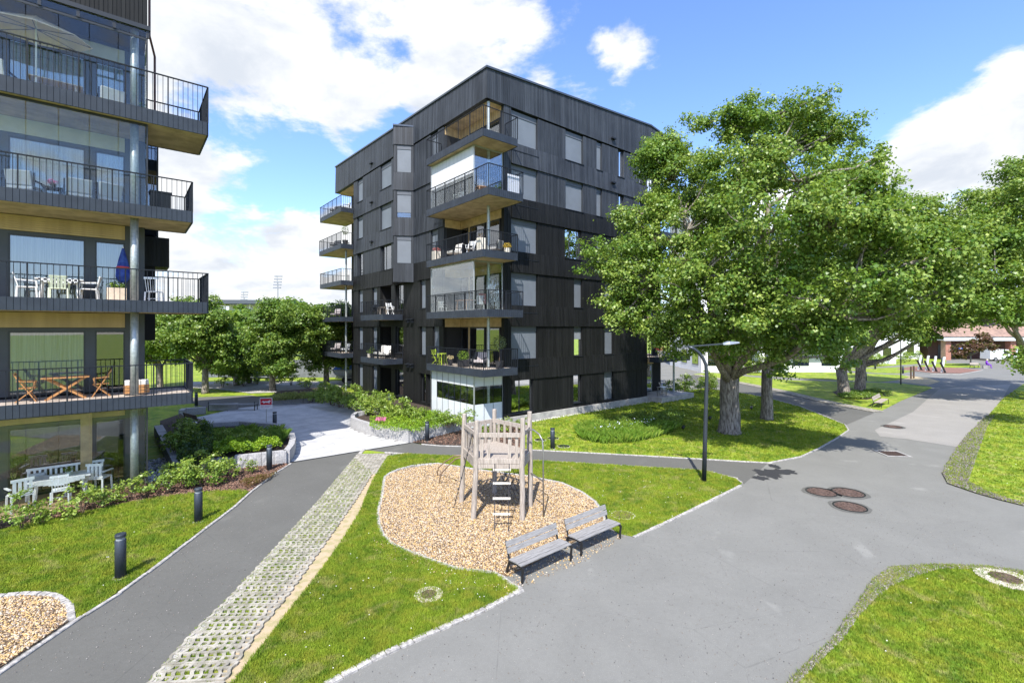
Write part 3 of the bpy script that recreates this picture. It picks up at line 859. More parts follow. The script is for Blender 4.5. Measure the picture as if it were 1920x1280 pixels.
def board_run(mb, fc, a0, a1, z0, z1, ob=0.0, ot=0.0, w=.145, roof=None, seed=0):
    """vertical boards covering a band; the foot may flare out like a drip edge"""
    n = max(1, round((a1 - a0) / w)); w = (a1 - a0) / n; r_ = random.Random(int(a0 * 91 + z0 * 17 + seed))
    for i in range(n):
        b0 = a0 + i * w; j = r_.uniform(-.006, .006)
        zt0 = z1 if roof is None else roof(b0); zt1 = z1 if roof is None else roof(b0 + w)
        fc.box(mb, b0 + .007, b0 + w - .007, -BACK + .01, ob + j, z0, zt0, ot + j, zt1)
    fc.box(mb, a0, a1, -BACK, min(ob, ot) - .016, z0 + .004, (z1 if roof is None else roof(a0)) - .004, None, (z1 if roof is None else roof(a1)) - .004)


def window(parent, fc, a0, a1, z0, z1, blind=1.0, curtain=False, dark=False, mull=None, depth=.16, bm=None, ledge=True):
    f = MB(); t = .055; o0, o1 = -depth - .06, -depth
    fc.box(f, a0, a1, o0, o1, z0, z0 + t); fc.box(f, a0, a1, o0, o1, z1 - t, z1)
    fc.box(f, a0, a0 + t, o0, o1 - .001, z0 + t, z1 - t); fc.box(f, a1 - t, a1, o0, o1 - .001, z0 + t, z1 - t)
    for m_ in (mull or []): fc.box(f, a0 + m_ - t / 2, a0 + m_ + t / 2, o0, o1 - .002, z0 + t, z1 - t)
    w = f.obj('window', M_FRAME, parent, fix=True)
    g_ = MB(); fc.box(g_, a0 + t, a1 - t, o0 + .02, o0 + .035, z0 + t, z1 - t); g_.obj('pane', M_WIN, w)
    if blind > 0:
        b = MB(); zb = z1 - (z1 - z0) * blind
        fc.box(b, a0 + .03, a1 - .03, o1 + .012, o1 + .022, zb + .03, z1 - .30)
        b.obj('blind', bm or M_BLIND, w)
        b = MB(); fc.box(b, a0 + .01, a1 - .01, o1 + .005, o1 + .05, z1 - .30, z1 - .004); b.obj('blind_box', flat('blind_box', (.085, .095, .115), .5), w)
    if curtain:
        c = MB(); n = 14
        for i in range(n):
            x = a0 + t + (a1 - a0 - 2 * t) * i / n
            fc.box(c, x, x + (a1 - a0 - 2 * t) / n, o0 - .16 - .03 * (i % 2), o0 - .14 - .03 * (i % 2), z0 + .02, z1 - .02)
        c.obj('curtain', M_CURT, w)
    if ledge:
        l = MB(); fc.box(l, a0 - .06, a1 + .06, -BACK + .02, .055, z0 - .045, z0 - .004); l.obj('sill', M_DARKMETAL, w)
    return w


BAL_COUNT = {}


def balcony(parent, path, slab, zs, rail, single=True, sp=.14, fas=.39, name='balcony', nsingle=290, posts=1.12):
    """slab > fascia boards, deck, hand rail, posts and balusters. path = plan line of the open sides"""
    b = MB().prism(slab, zs, zs + .22).obj(name, M_SOFFIT, parent, fix=True)
    MB().prism([(x, y) for x, y in slab], zs + .222, zs + fas - .06).obj('deck', M_DECK, b, fix=True)
    fa = MB(); hr = MB(); po = MB(); joined = MB()
    zt = zs + rail
    for i in range(len(path) - 1):
        a = Vector(path[i]); c = Vector(path[i + 1]); d = c - a; L = d.length; d.normalize(); nr = Vector((d.y, -d.x))
        cen = sum((Vector(p) for p in slab), Vector((0, 0))) / len(slab)
        if nr.dot((a + c) / 2 - cen) < 0: nr = -nr
        fc = Fac(a, d, nr)
        e0 = -.04 if i > 0 else 0; e1 = .04 if i < len(path) - 2 else 0
        fc.box(fa, 0, L, -.01, .028, zs - .012, zs + fas - .004)
        n = max(1, round(L / sp)); w = L / n
        for k in range(n): fc.box(fa, k * w + .006, (k + 1) * w - .006, .028, .044 + .004 * (k % 2), zs - .014, zs + fas)
        fc.box(hr, e0 * .4, L - e1 * 0 + .02, .0, .05, zt - .035, zt)
        np_ = max(1, round(L / posts))
        for k in range(np_ + 1):
            if k == np_ and i < len(path) - 2: continue
            pm = po if not single else MB()
            fc.box(pm, k * L / np_ - .018, k * L / np_ + .018, .004, .046, zs + fas + .001, zt - .036)
            if single: pm.obj('railing_post', M_DARKMETAL, b)
        me = None
        for k in range(n + 1):
            if abs((k * w) / (L / np_) - round((k * w) / (L / np_))) < .05: continue
            q = fc.p(k * w, .025, 0)
            if single and BAL_COUNT.get(parent.name, 0) < nsingle:
                key = ('bal', round(rail, 2), round(fas, 2))
                if key not in stone_meshes:
                    m_ = MB(); m_.box(-.008, .008, -.008, .008, fas + .001, rail - .036); stone_meshes[key] = m_.mesh('baluster', M_DARKMETAL)
                o = bpy.data.objects.new('baluster', stone_meshes[key]); COL.objects.link(o); o.parent = b; o.location = (q[0], q[1], zs)
                BAL_COUNT[parent.name] = BAL_COUNT.get(parent.name, 0) + 1
            else: joined.box(q[0] - .008, q[0] + .008, q[1] - .008, q[1] + .008, zs + fas + .001, zt - .036)
    fa.obj('fascia', M_FASCIA, b); hr.obj('handrail', M_DARKMETAL, b); 
    if po.v: po.obj('railing_post', M_DARKMETAL, b, kind='stuff')
    if joined.v: joined.obj('baluster', M_DARKMETAL, b, kind='stuff')
    return b


# ---------------------------------------------------------------- the building in the middle
BM = empty('apartment_building', (-1.4, 26.4, 0), UA, 'six storey black timber apartment block with corner balconies behind the courtyard', 'building')
SILL = [.62 + 3.16 * k for k in range(6)]; HEAD = [2.55 + 3.155 * k for k in range(6)]
SOF = [-1, 3.03, 6.19, 9.35, 12.51, 15.67]
roofR = lambda t: 20.1 + .061 * t if t < 15.55 else 21.05 - .15 * (t - 15.55)
roofL = lambda s: 20.1 + .033 * s

# load bearing core behind the cladding, loggias cut out of it
lowpoly = [(1.3, BACK), (15.1, BACK), (15.1, 1.5), (19.2, 1.5), (19.2, 24.2), (1.5, 24.2), (1.5, 19.75), (BACK, 19.75), (BACK, 14.18), (1.5, 14.18), (1.5, 12.2), (BACK, 12.2), (BACK, 4.62), (1.3, 4.62)]
uppoly = [(1.3, BACK), (15.1, BACK), (15.1, 1.5), (19.2, 1.5), (19.2, 24.2), (1.5, 24.2), (1.5, 19.75), (BACK, 19.75), (BACK, 4.62), (1.3, 4.62)]
MB().prism(lowpoly, 0, 8.86).obj('wall', M_CORE, BM, fix=True)
MB().prism(uppoly, 8.861, 18.42).obj('wall', M_CORE, BM, fix=True)
top = [(BACK, BACK), (15.55, BACK), (19.3, BACK), (19.3, 24.3), (BACK, 24.3)]
MB().prism(top, 18.43, [roofR(0) - .1, roofR(15.55) - .1, roofR(19.3) - .1, roofR(19.3) + .5, roofL(24.3) - .1]).obj('roof', M_ROOFCAP, BM, fix=True)
MB().box(BACK + .01, 1.3, BACK + .01, 4.62, 18.38, 18.425).obj('loggia_ceiling', M_SOFFIT, BM)
MB().box(BACK + .01, 1.5, 19.75, 24.2, 18.38, 18.425).obj('loggia_ceiling', M_SOFFIT, BM)

up = MB(); dn = MB()
# the parapet bands
board_run(up, FR, 0, 15.55, 18.42, 0, .05, .0, roof=roofR)
board_run(up, FR, 15.55, 19.3, 18.42, 0, .05, .0, roof=roofR)
board_run(up, FL, .0, 8.6, 18.42, 0, .05, .0, roof=roofL); board_run(up, FL, 8.6, 24.3, 18.42, 0, .05, .0, roof=roofL)
cap = MB()
FR.box(cap, -.06, 15.55, -.45, .07, roofR(0) + .0, roofR(0) + .12, None, roofR(15.55) + .12)
cap2 = MB()
for a, b in ((0, 15.55), (15.55, 19.35)):
    o = len(cap2.v); z0, z1 = roofR(a), roofR(b); e = -.07 if a == 0 else 0
    cap2.add([FR.p(a + e, -.45, z0), FR.p(b, -.45, z1), FR.p(b, .075, z1), FR.p(a + e, .075, z0), FR.p(a + e, -.45, z0 + .11), FR.p(b, -.45, z1 + .11), FR.p(b, .075, z1 + .11), FR.p(a + e, .075, z0 + .11)],
             [(0, 3, 2, 1), (4, 5, 6, 7), (0, 1, 5, 4), (1, 2, 6, 5), (2, 3, 7, 6), (3, 0, 4, 7)])
z0, z1 = roofL(0), roofL(24.35)
cap2.add([FL.p(.455, -.45, z0), FL.p(24.35, -.45, z1), FL.p(24.35, .072, z1), FL.p(-.07, .072, z0), FL.p(.455, -.45, z0 + .108), FL.p(24.35, -.45, z1 + .108), FL.p(24.35, .072, z1 + .108), FL.p(-.07, .072, z0 + .108)],
         [(0, 3, 2, 1), (4, 5, 6, 7), (0, 1, 5, 4), (1, 2, 6, 5), (2, 3, 7, 6), (3, 0, 4, 7)])
cap2.obj('roof_edge', M_ROOFCAP, BM, fix=True)

W1 = (1.76, 3.83)


def tR(px): r = (px - 960) / F; return (1.4 + 26.4 * r) / (.773 - .635 * r)
def sL(px): r = (px - 960) / F; return (-1.4 - 26.4 * r) / (.635 + .773 * r)


def face_levels(fc, a0, a1, wins, upk, flare=.075, fulls=()):
    """window bands and spandrels of one facade. wins[k] = list of (a0,a1,z0,z1)"""
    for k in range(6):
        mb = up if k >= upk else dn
        xs = sorted(wins[k]); cur = a0
        for (b0, b1, *_r) in xs:
            if b0 - cur > .03: board_run(mb, fc, cur, b0, SILL[k], HEAD[k], 0, 0)
            cur = max(cur, b1)
        if a1 - cur > .03: board_run(mb, fc, cur, a1, SILL[k], HEAD[k], 0, 0)
        if k < 5:
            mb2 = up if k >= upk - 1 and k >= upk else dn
            board_run(mb2, fc, a0, a1, HEAD[k] + .002, SILL[k + 1] - .002, flare, .012)
            ln = MB()


# right (sun side) facade
RW = {k: [] for k in range(6)}
for k in range(1, 6): RW[k].append((*W1, SILL[k] - .42, HEAD[k], 'b'))
RW[0].append((tR(959.5), tR(1000), .62, HEAD[0], 'g'))
for k in (5, 4): RW[k] += [(tR(1060.5), tR(1093.5), SILL[k], HEAD[k], 'b'), (tR(1118.7), tR(1129), SILL[k], HEAD[k], 'b'), (tR(1158.7), tR(1170), SILL[k], HEAD[k], 'g'), (tR(1199), tR(1207), SILL[k], HEAD[k], 'd')]
RW[3] += [(tR(1059.5), tR(1090.5), SILL[3], HEAD[3], 'g2'), (tR(1118.7), tR(1129), SILL[3], HEAD[3], 'b'), (tR(1158.7), tR(1170), SILL[3], HEAD[3], 'd')]
RW[2] += [(tR(1076.5), tR(1092), SILL[2], HEAD[2], 'b'), (tR(1134), tR(1150), SILL[2], HEAD[2], 'b')]
RW[1] += [(tR(1076.5), tR(1092), SILL[1], HEAD[1], 'h'), (tR(1134), tR(1150), SILL[1], HEAD[1], 'b')]
RW[0] += [(tR(1075.5), tR(1091), SILL[0] + .1, HEAD[0], 'h2'), (tR(1133), tR(1150), SILL[0], HEAD[0], 'b')]
face_levels(FR, 1.76, 15.1, RW, 4)
# plain strip beside the corner loggia
board_run(up, FR, 1.21, 1.755, SILL[4], 18.415, 0, 0); board_run(dn, FR, 1.21, 1.755, 0.1, SILL[4] - .003, 0, 0)
board_run(dn, FR, 1.76, 15.1, .45, SILL[0] - .003, 0, 0)
for k in range(1, 6):   # the lower sill of the wide windows cuts into the spandrel: a dark reveal around it
    pass
# left facade
LW = {k: [] for k in range(6)}
A_ = (sL(680), sL(669.8)); B_ = (sL(733.5), sL(713)); C_ = (sL(821), sL(807.3))
for k in (5, 4, 3): LW[k] += [(*A_, SILL[k] - (.0 if k > 3 else .0), HEAD[k], 'b' if k > 3 else 'd'), (*B_, SILL[k], HEAD[k], 'b' if k > 3 else 'c')]
for k in (5, 3): LW[k].append((*C_, SILL[k], HEAD[k], 'b'))
for k in (2, 1, 0):
    LW[k] += [(sL(680), sL(672), SILL[k], HEAD[k], 'b'), (sL(706.5), sL(698), SILL[k] + (.5 if k == 2 else 0), HEAD[k], 'b'), (12.2, 14.18, SILL[k], HEAD[k], 'o'),
              (sL(756), sL(741), SILL[k], HEAD[k], 'c' if k == 2 else 'd')]
for k in (2, 1): LW[k].append((sL(797.8), sL(787.8), SILL[k], HEAD[k], 'b'))
LW[0].append((sL(797.8), sL(787.8), SILL[0] - .3, HEAD[0], 'd'))
LW[1].append((sL(823), sL(811.5), SILL[1], HEAD[1], 'b'))
LW[0].append((sL(807), sL(800), SILL[0] - .3, HEAD[0], 'd'))
for k in (3, 4, 5):     # behind the bay
    pass


def face_levels_L():
    for k in range(6):
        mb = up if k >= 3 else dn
        xs = sorted(LW[k]); cur = 4.62
        for (b0, b1, *_r) in xs:
            if b0 - cur > .03: board_run(mb, FL, cur, b0, SILL[k], HEAD[k], 0, 0)
            cur = max(cur, b1)
        board_run(mb, FL, cur, 19.75, SILL[k], HEAD[k], 0, 0)
        if k < 5:
            if k <= 2:
                segs = [(4.62, 7.9, .075), (7.9, 11.9, .0), (11.9, 19.75, .075)]
            else: segs = [(4.62, 19.75, .075)]
            if k < 2: segs = [(4.62, 7.9, .075), (7.9, 12.2, .0), (14.18, 19.75, .075)] + ([] if False else [(12.2, 14.18, .0)])
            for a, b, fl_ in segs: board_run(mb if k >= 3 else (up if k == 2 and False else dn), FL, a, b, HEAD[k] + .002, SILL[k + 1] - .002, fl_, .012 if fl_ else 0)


face_levels_L()
board_run(dn, FL, 4.62, 12.2, 0.05, SILL[0] - .003, 0, 0); board_run(dn, FL, 14.18, 19.75, 0.05, SILL[0] - .003, 0, 0)
for fc, ww in ((FR, RW), (FL, LW)):
    for k in ww:
        for (a0, a1, z0, z1, kd) in ww[k]:
            if kd == 'o': continue
            a0, a1 = sorted((a0, a1)); wd = a1 - a0
            if kd == 'b': window(BM, fc, a0, a1, z0, z1, 1.0)
            elif kd == 'd': window(BM, fc, a0, a1, z0, z1, 0)
            elif kd == 'c': window(BM, fc, a0, a1, z0, z1, 0, curtain=True, mull=[wd * .62])
            elif kd == 'g': window(BM, fc, a0, a1, z0, z1, 0, mull=[wd * .42])
            elif kd == 'g2': window(BM, fc, a0, a1, z0, z1, 0, mull=[wd * .36, wd * .82])
            elif kd == 'h': window(BM, fc, a0, a1, z0, z1, .45, bm=M_BLIND_L)
            elif kd == 'h2': window(BM, fc, a0, a1, z0, z1, .0, curtain=True)
# the angled bay
ba = Vector((0, 8.6)); bo = Vector((-1.19, 9.27)); bb = Vector((0, 11.7))
F1 = Fac(ba, bo - ba, (-(bo - ba).y * 1, (bo - ba).x)); L1 = (bo - ba).length
if F1.n.y > 0: F1.n = -F1.n
F2 = Fac(bo, bb - bo, ((bb - bo).y, -(bb - bo).x)); L2 = (bb - bo).length
if F2.n.x > 0: F2.n = -F2.n
bay = MB().prism([(.1, 8.75), (-.95, 9.33), (.1, 11.45)], 8.85, 19.55).obj('bay', M_CORE, BM, fix=True)
bm_ = MB()
for k in (3, 4, 5):
    zt = HEAD[k] + (1.23 if k == 3 else 1.23); z_top = SILL[k + 1] - .002 if k < 5 else 19.6
    for fc, L in ((F1, L1), (F2, L2)):
        zb = HEAD[k]
        board_run(bm_, fc, 0.01, L - .01, zb, z_top, .05, .0)
        if fc is F2: board_run(bm_, fc, 0.01, L - .01, SILL[k], HEAD[k] - .004, 0, 0)
        else:
            board_run(bm_, fc, 0.01, .16, SILL[k], HEAD[k] - .004, 0, 0, w=.14); board_run(bm_, fc, L - .2, L - .01, SILL[k], HEAD[k] - .004, 0, 0, w=.18)
            window(bay, fc, .16, L - .2, SILL[k], HEAD[k] - .004, .82 if k == 4 else 1.0, ledge=False, depth=.08)
for fc, L in ((F1, L1), (F2, L2)): board_run(bm_, fc, .01, L - .01, 8.8, SILL[3] - .004, .04, 0)
bm_.obj('cladding_board', M_CLAD_UP, bay, kind='stuff')
MB().prism([(.06, 8.55), (-1.26, 9.23), (.06, 11.8)], 19.61, 19.72).obj('bay_roof', M_ROOFCAP, bay, fix=True)
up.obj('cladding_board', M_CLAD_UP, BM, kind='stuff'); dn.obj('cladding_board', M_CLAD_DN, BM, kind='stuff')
# loggia linings
log = MB(); beige = MB()
for k in range(1, 6):
    zb, zt = SOF[k] + .4, (SOF[k + 1] if k < 5 else 18.38)
    # corner loggia: wall parallel to the left face at x = 1.3, end wall at y = 4.62
    beige.box(1.27, 1.298, .25, 4.60, zt - .52, zt - .01); beige.box(.10, 1.26, 4.60, 4.618, zt - .52, zt - .01)
    beige.box(1.262, 1.30, 3.55, 3.70, zb, zt - .53)
beige.obj('loggia_panel', M_BEIGE, BM)
for k in range(1, 6):
    zb, zt = SOF[k] + .36, (SOF[k + 1] if k < 5 else 18.38)
    fc = Fac((1.3, 0), (0, 1), (-1, 0))
    for (a0, a1, cu) in ((.45, 1.75, 0), (1.95, 3.5, 1), (3.75, 4.5, 0)):
        f = MB(); t = .06; ob, of = .004, .05
        fc.box(f, a0, a0 + t, ob, of, zb, zt - .54); fc.box(f, a1 - t, a1, ob, of, zb, zt - .54); fc.box(f, a0 + t, a1 - t, ob, of, zt - .62, zt - .541); fc.box(f, a0 + t, a1 - t, ob, of, zb, zb + .09)
        w = f.obj('window', M_FRAME, BM); q = MB(); fc.box(q, a0 + t, a1 - t, .02, .028, zb + .09, zt - .62); q.obj('pane', M_WIN, w)
        c = MB(); n = 5
        for i in range(n): fc.box(c, a0 + t + i * .09, a0 + t + (i + 1) * .09, .005 + .004 * (i % 2), .012 + .004 * (i % 2), zb + .1, zt - .63)
        if cu or k in (1, 3): c.obj('curtain', M_CURT, w)
# left end loggia back wall doors and middle loggia doors
for k in range(0, 6):
    zb, zt = (SOF[k] + .36 if k else .1), (SOF[k + 1] if k < 5 else 18.38)
    for fc, a0, a1 in ((Fac((1.5, 0), (0, 1), (-1, 0)), 20.4, 22.4), (Fac((1.5, 0), (0, 1), (-1, 0)), 12.4, 14.0)):
        if a0 < 15 and k > 2: continue
        q = MB(); fc.box(q, a0, a1, .006, .03, zb + .05, zt - .62); w = q.obj('door', M_WIN, BM)
        q = MB(); fc.box(q, a0 - .06, a0, .004, .05, zb, zt - .55); fc.box(q, a1, a1 + .06, .004, .05, zb, zt - .55); fc.box(q, (a0 + a1) / 2 - .04, (a0 + a1) / 2 + .04, .031, .05, zb, zt - .55); q.obj('frame', M_FRAME, w)
        q = MB(); fc.box(q, a0 - .1, a1 + .1, .004, .03, zt - .5, zt - .04); q.obj('loggia_panel', M_BEIGE, w)

# corner balconies (individual balusters on the four nearest)
for k, (fr, rl) in {5: (1.17, 1.62), 4: (1.63, 1.62), 3: (1.17, 1.44), 2: (1.63, 1.42), 1: (1.17, 1.44)}.items():
    te = 1.22; se = 4.75; a = 1.1
    slab = [(-a, -fr), (te, -fr), (te, -.005), (1.28, -.005), (1.28, 4.6), (-.0, 4.6), (-.0, se), (-a, se)] if False else [(-a, -fr), (te, -fr), (te, BACK), (1.28, BACK), (1.28, 4.6), (BACK, 4.6), (-.075, 4.6), (-.075, se), (-a, se)]
    balcony(BM, [(-.08, se), (-a, se), (-a, -fr), (te, -fr), (te, -.08)], slab, SOF[k], rl, single=(k < 5), name='corner_balcony')
pl = MB().cyl(.27, .22, .0, 3.02, .09, 14).cyl(.27, .22, 3.42, 6.18, .09, 14).cyl(.27, .22, 6.58, 9.34, .09, 14).cyl(.27, .22, 9.74, 12.5, .09, 14).cyl(.27, .22, 12.9, 15.66, .09, 14).cyl(.27, .22, 16.06, 18.37, .09, 14)
pl.obj('column', M_POST, BM, smooth=False)
# left end balconies
for k in range(1, 6):
    s0, s1 = 19.65, 25.3 + (.25 if k % 2 == 0 else 0)
    balcony(BM, [(-.08, s0), (-1.1, s0), (-1.1, s1), (1.3, s1), (1.3, 24.4)], [(-1.1, s0), (-.08, s0), (-.08, 19.9), (1.45, 19.9), (1.45, s1), (-1.1, s1)], SOF[k], 1.42, single=False, sp=.16, name='end_balcony')
q = MB()
for k in range(0, 4): q.cyl(-.35, 20.6, SOF[k] + .4 if k else 0, SOF[k + 1] - .002, .085, 10)
q.obj('column', M_POST, BM)
# middle balconies
for k in (1, 2):
    balcony(BM, [(-.08, 10.16), (-1.53, 10.16), (-1.53, 14.2), (-.08, 14.2)], [(-1.53, 10.16), (-.08, 10.16), (-.08, 12.3), (1.45, 12.3), (1.45, 14.1), (-.08, 14.1), (-.08, 14.2), (-1.53, 14.2)], SOF[k], 1.42, single=False, sp=.15, name='middle_balcony')
# right end balconies behind the trees
for k in range(1, 6):
    balcony(BM, [(15.3, -.08), (15.3, -.9), (19.6, -.9), (19.6, 1.5)], [(15.3, -.9), (19.6, -.9), (19.6, 1.45), (15.3, 1.45)], SOF[k], 1.42, single=False, sp=.16, name='end_balcony')
q = MB()
for k in range(0, 5): q.cyl(18.9, .1, SOF[k] + .4 if k else .4, SOF[k + 1] - .002, .085, 10)
q.obj('column', M_POST, BM)
fc = Fac((15.2, 1.5), (1, 0), (0, -1))
for k in range(0, 6):
    zb, zt = (SOF[k] + .36 if k else .45), (SOF[k + 1] if k < 5 else 18.38)
    q = MB(); fc.box(q, .7, 2.6, .006, .03, zb + .05, zt - .5); w = q.obj('door', M_WIN, BM)
    q = MB(); fc.box(q, .62, .7, .004, .05, zb, zt - .45); fc.box(q, 1.6, 1.7, .031, .05, zb, zt - .45); fc.box(q, 2.6, 2.68, .004, .05, zb, zt - .45); fc.box(q, .62, 2.68, .004, .05, zt - .45, zt - .37); q.obj('frame', flat('pale_frame', (.30, .33, .33), .5), w)
    q = MB(); fc.box(q, .5, 2.9, .004, .03, zt - .34, zt - .04); q.obj('loggia_panel', M_BEIGE, w)
MB().box(15.2, 19.7, -1.2, 1.49, .0, .42).obj('terrace', M_CONC, BM)
# glass enclosures on the corner


def enclosure(zb, zt, solid=False):
    enc = MB(); enc.box(-.83, -.77, .07, .13, zb, zt); enc.box(-.83, 1.21, .08, .12, zt - .08, zt); enc.box(-.82, -.78, .13, 4.72, zt - .08, zt); enc.box(-.83, -.77, 4.72, 4.76, zb, zt)
    enc.box(1.16, 1.205, .082, .118, zb, zt - .081); enc.box(-.82, 1.2, .082, .118, zb, zb + .05); enc.box(-.818, -.782, .13, 4.71, zb, zb + .05)
    e = enc.obj('glass_enclosure', flat('aluminium', (.45, .48, .50), .35, .6), BM)
    n = 7
    for i in range(n):
        y0 = .14 + i * (4.56 / n); y1 = y0 + 4.56 / n - .012
        if solid:
            MB().box(-.812, -.79, y0, y1, zt - .62, zt - .085).obj('frosted_panel', M_FROST, e)
            if i < n - 1: MB().box(-.803, -.797, y0, y1, zb + 1.32, zt - .66).obj('pane', M_GLASS, e); MB().box(-.812, -.79, y0, y1, zb + .05, zb + 1.30).obj('frosted_panel', M_FROST, e)
            else: MB().box(-.812, -.79, y0, y1, zb + .05, zt - .64).obj('frosted_panel', M_FROST, e)
            MB().box(-.815, -.788, y0, y1, zt - .655, zt - .63).obj('rail', M_WHITE, e)
        else: MB().box(-.803, -.797, y0, y1, zb + .05, zt - .081).obj('pane', M_GLASS, e)
    if solid:
        for i in range(n + 1): MB().box(-.826, -.788, .13 + i * (4.56 / n) - .008, .13 + i * (4.56 / n) + .008, zb, zt - .08).obj('mullion', M_DARKMETAL, e)
        for i in range(4): MB().box(-.77 + i * .64 - .008, -.77 + i * .64 + .008, .076, .116, zb, zt - .08).obj('mullion', M_DARKMETAL, e)
    for i in range(3):
        x0 = -.76 + i * .64; x1 = x0 + .63
        if solid:
            MB().box(x0, x1, .09, .112, zt - .62, zt - .085).obj('frosted_panel', M_FROST, e); MB().box(x0, x1, .098, .104, zb + 1.32, zt - .66).obj('pane', M_GLASS, e)
            MB().box(x0, x1, .09, .112, zb + .05, zb + 1.30).obj('frosted_panel', M_FROST, e); MB().box(x0, x1, .086, .114, zt - .655, zt - .63).obj('rail', M_WHITE, e)
        else: MB().box(x0, x1, .098, .104, zb + .05, zt - .081).obj('pane', M_GLASS, e)
    return e


enclosure(12.92, 15.66); e2 = enclosure(6.6, 9.34); enclosure(.08, 3.02, True)
q = MB(); [q.box(-.815, -.806, .15 + i * .651, .15 + i * .651 + .643, 14.15, 15.58) for i in range(7)]; q.obj('cloud_reflection', mat('reflected_white', (.66, .68, .70), (.55, .57, .6), .8, 3, stretch=(1, 4, .2)), BM)  # white strips outside the panes, a painted reflection of bright cloud
# concrete plinth and pale stone strip along the sun side
pln = MB(); FR.box(pln, 1.25, 15.15, -.2, .11, 0, .44); pln.obj('plinth', M_CONC, BM)
# small lamps and vents
v = MB()
for k, (a, fc) in {5: (12.6, FR), 4: (12.6, FR)}.items():
    pass
for fc, a, zs_ in ((FR, tR(1148), (19.0 - .15, 15.85 - .1)), (FL, sL(698.5), (18.9, 15.75, 12.55))):
    for z in zs_:
        q = MB(); fc.box(q, a - .2, a + .2, .02, .22, z, z + .1); q.obj('vent_cap', M_DARKMETAL, BM)
for z in (6.2, 3.05):
    for s in (9.35, 8.75):
        q = MB(); FL.box(q, s - .22, s + .1, .02, .32, z, z + .06, .06); FL.box(q, s - .17, s + .05, .02, .2, z - .22, z - .05); q.obj('vent_cap', M_DARKMETAL, BM)

# ---------------------------------------------------------------- the near building at the left
BL = empty('apartment_building', (-12.34, 16.0, 0), UA, 'black apartment block at the left edge with long railed and glazed balconies', 'building')
SL = {1: 2.97, 2: 6.14, 3: 9.31, 4: 12.48, 5: 15.65}
XE = {1: 1.24, 2: 1.70, 3: 1.24, 4: 1.70}; RL = {1: 1.42, 2: 1.42, 3: 1.42, 4: 1.72}
XW = -6.2
MB().prism([(-14, 2.05), (.0, 2.05), (.0, 13), (-14, 13)], 0, 20.5).obj('wall', M_CORE, BL, fix=True)
for k in (1, 2, 3, 4):
    balcony(BL, [(XW, 1.95), (XW, -.2), (XE[k], -.2), (XE[k], 2.25), (.06, 2.25)], [(XW, -.2), (XE[k], -.2), (XE[k], 2.25), (.02, 2.25), (.02, 2.02), (XW, 2.02)], SL[k], RL[k], single=True, fas=.38 if k < 4 else .45, nsingle=298, name='balcony')
cl = MB(); lf = Fac((0, 0), (1, 0), (0, -1))
board_run(cl, lf, -6.2, .0, 15.80, 20.5, .0, .0, w=.11)
MB().prism([(-14, .25), (0, .25), (0, 2.04), (-14, 2.04)], 15.79, 20.5).obj('wall', M_CORE, BL, fix=True)
lr = Fac((0, 0), (0, 1), (1, 0)); board_run(cl, lr, 0.02, 13, 15.8, 20.5, .01, .01); board_run(cl, lr, 2.06, 13, .1, 15.79, .01, .01)
lw = Fac((0, 2.05), (1, 0), (0, -1))
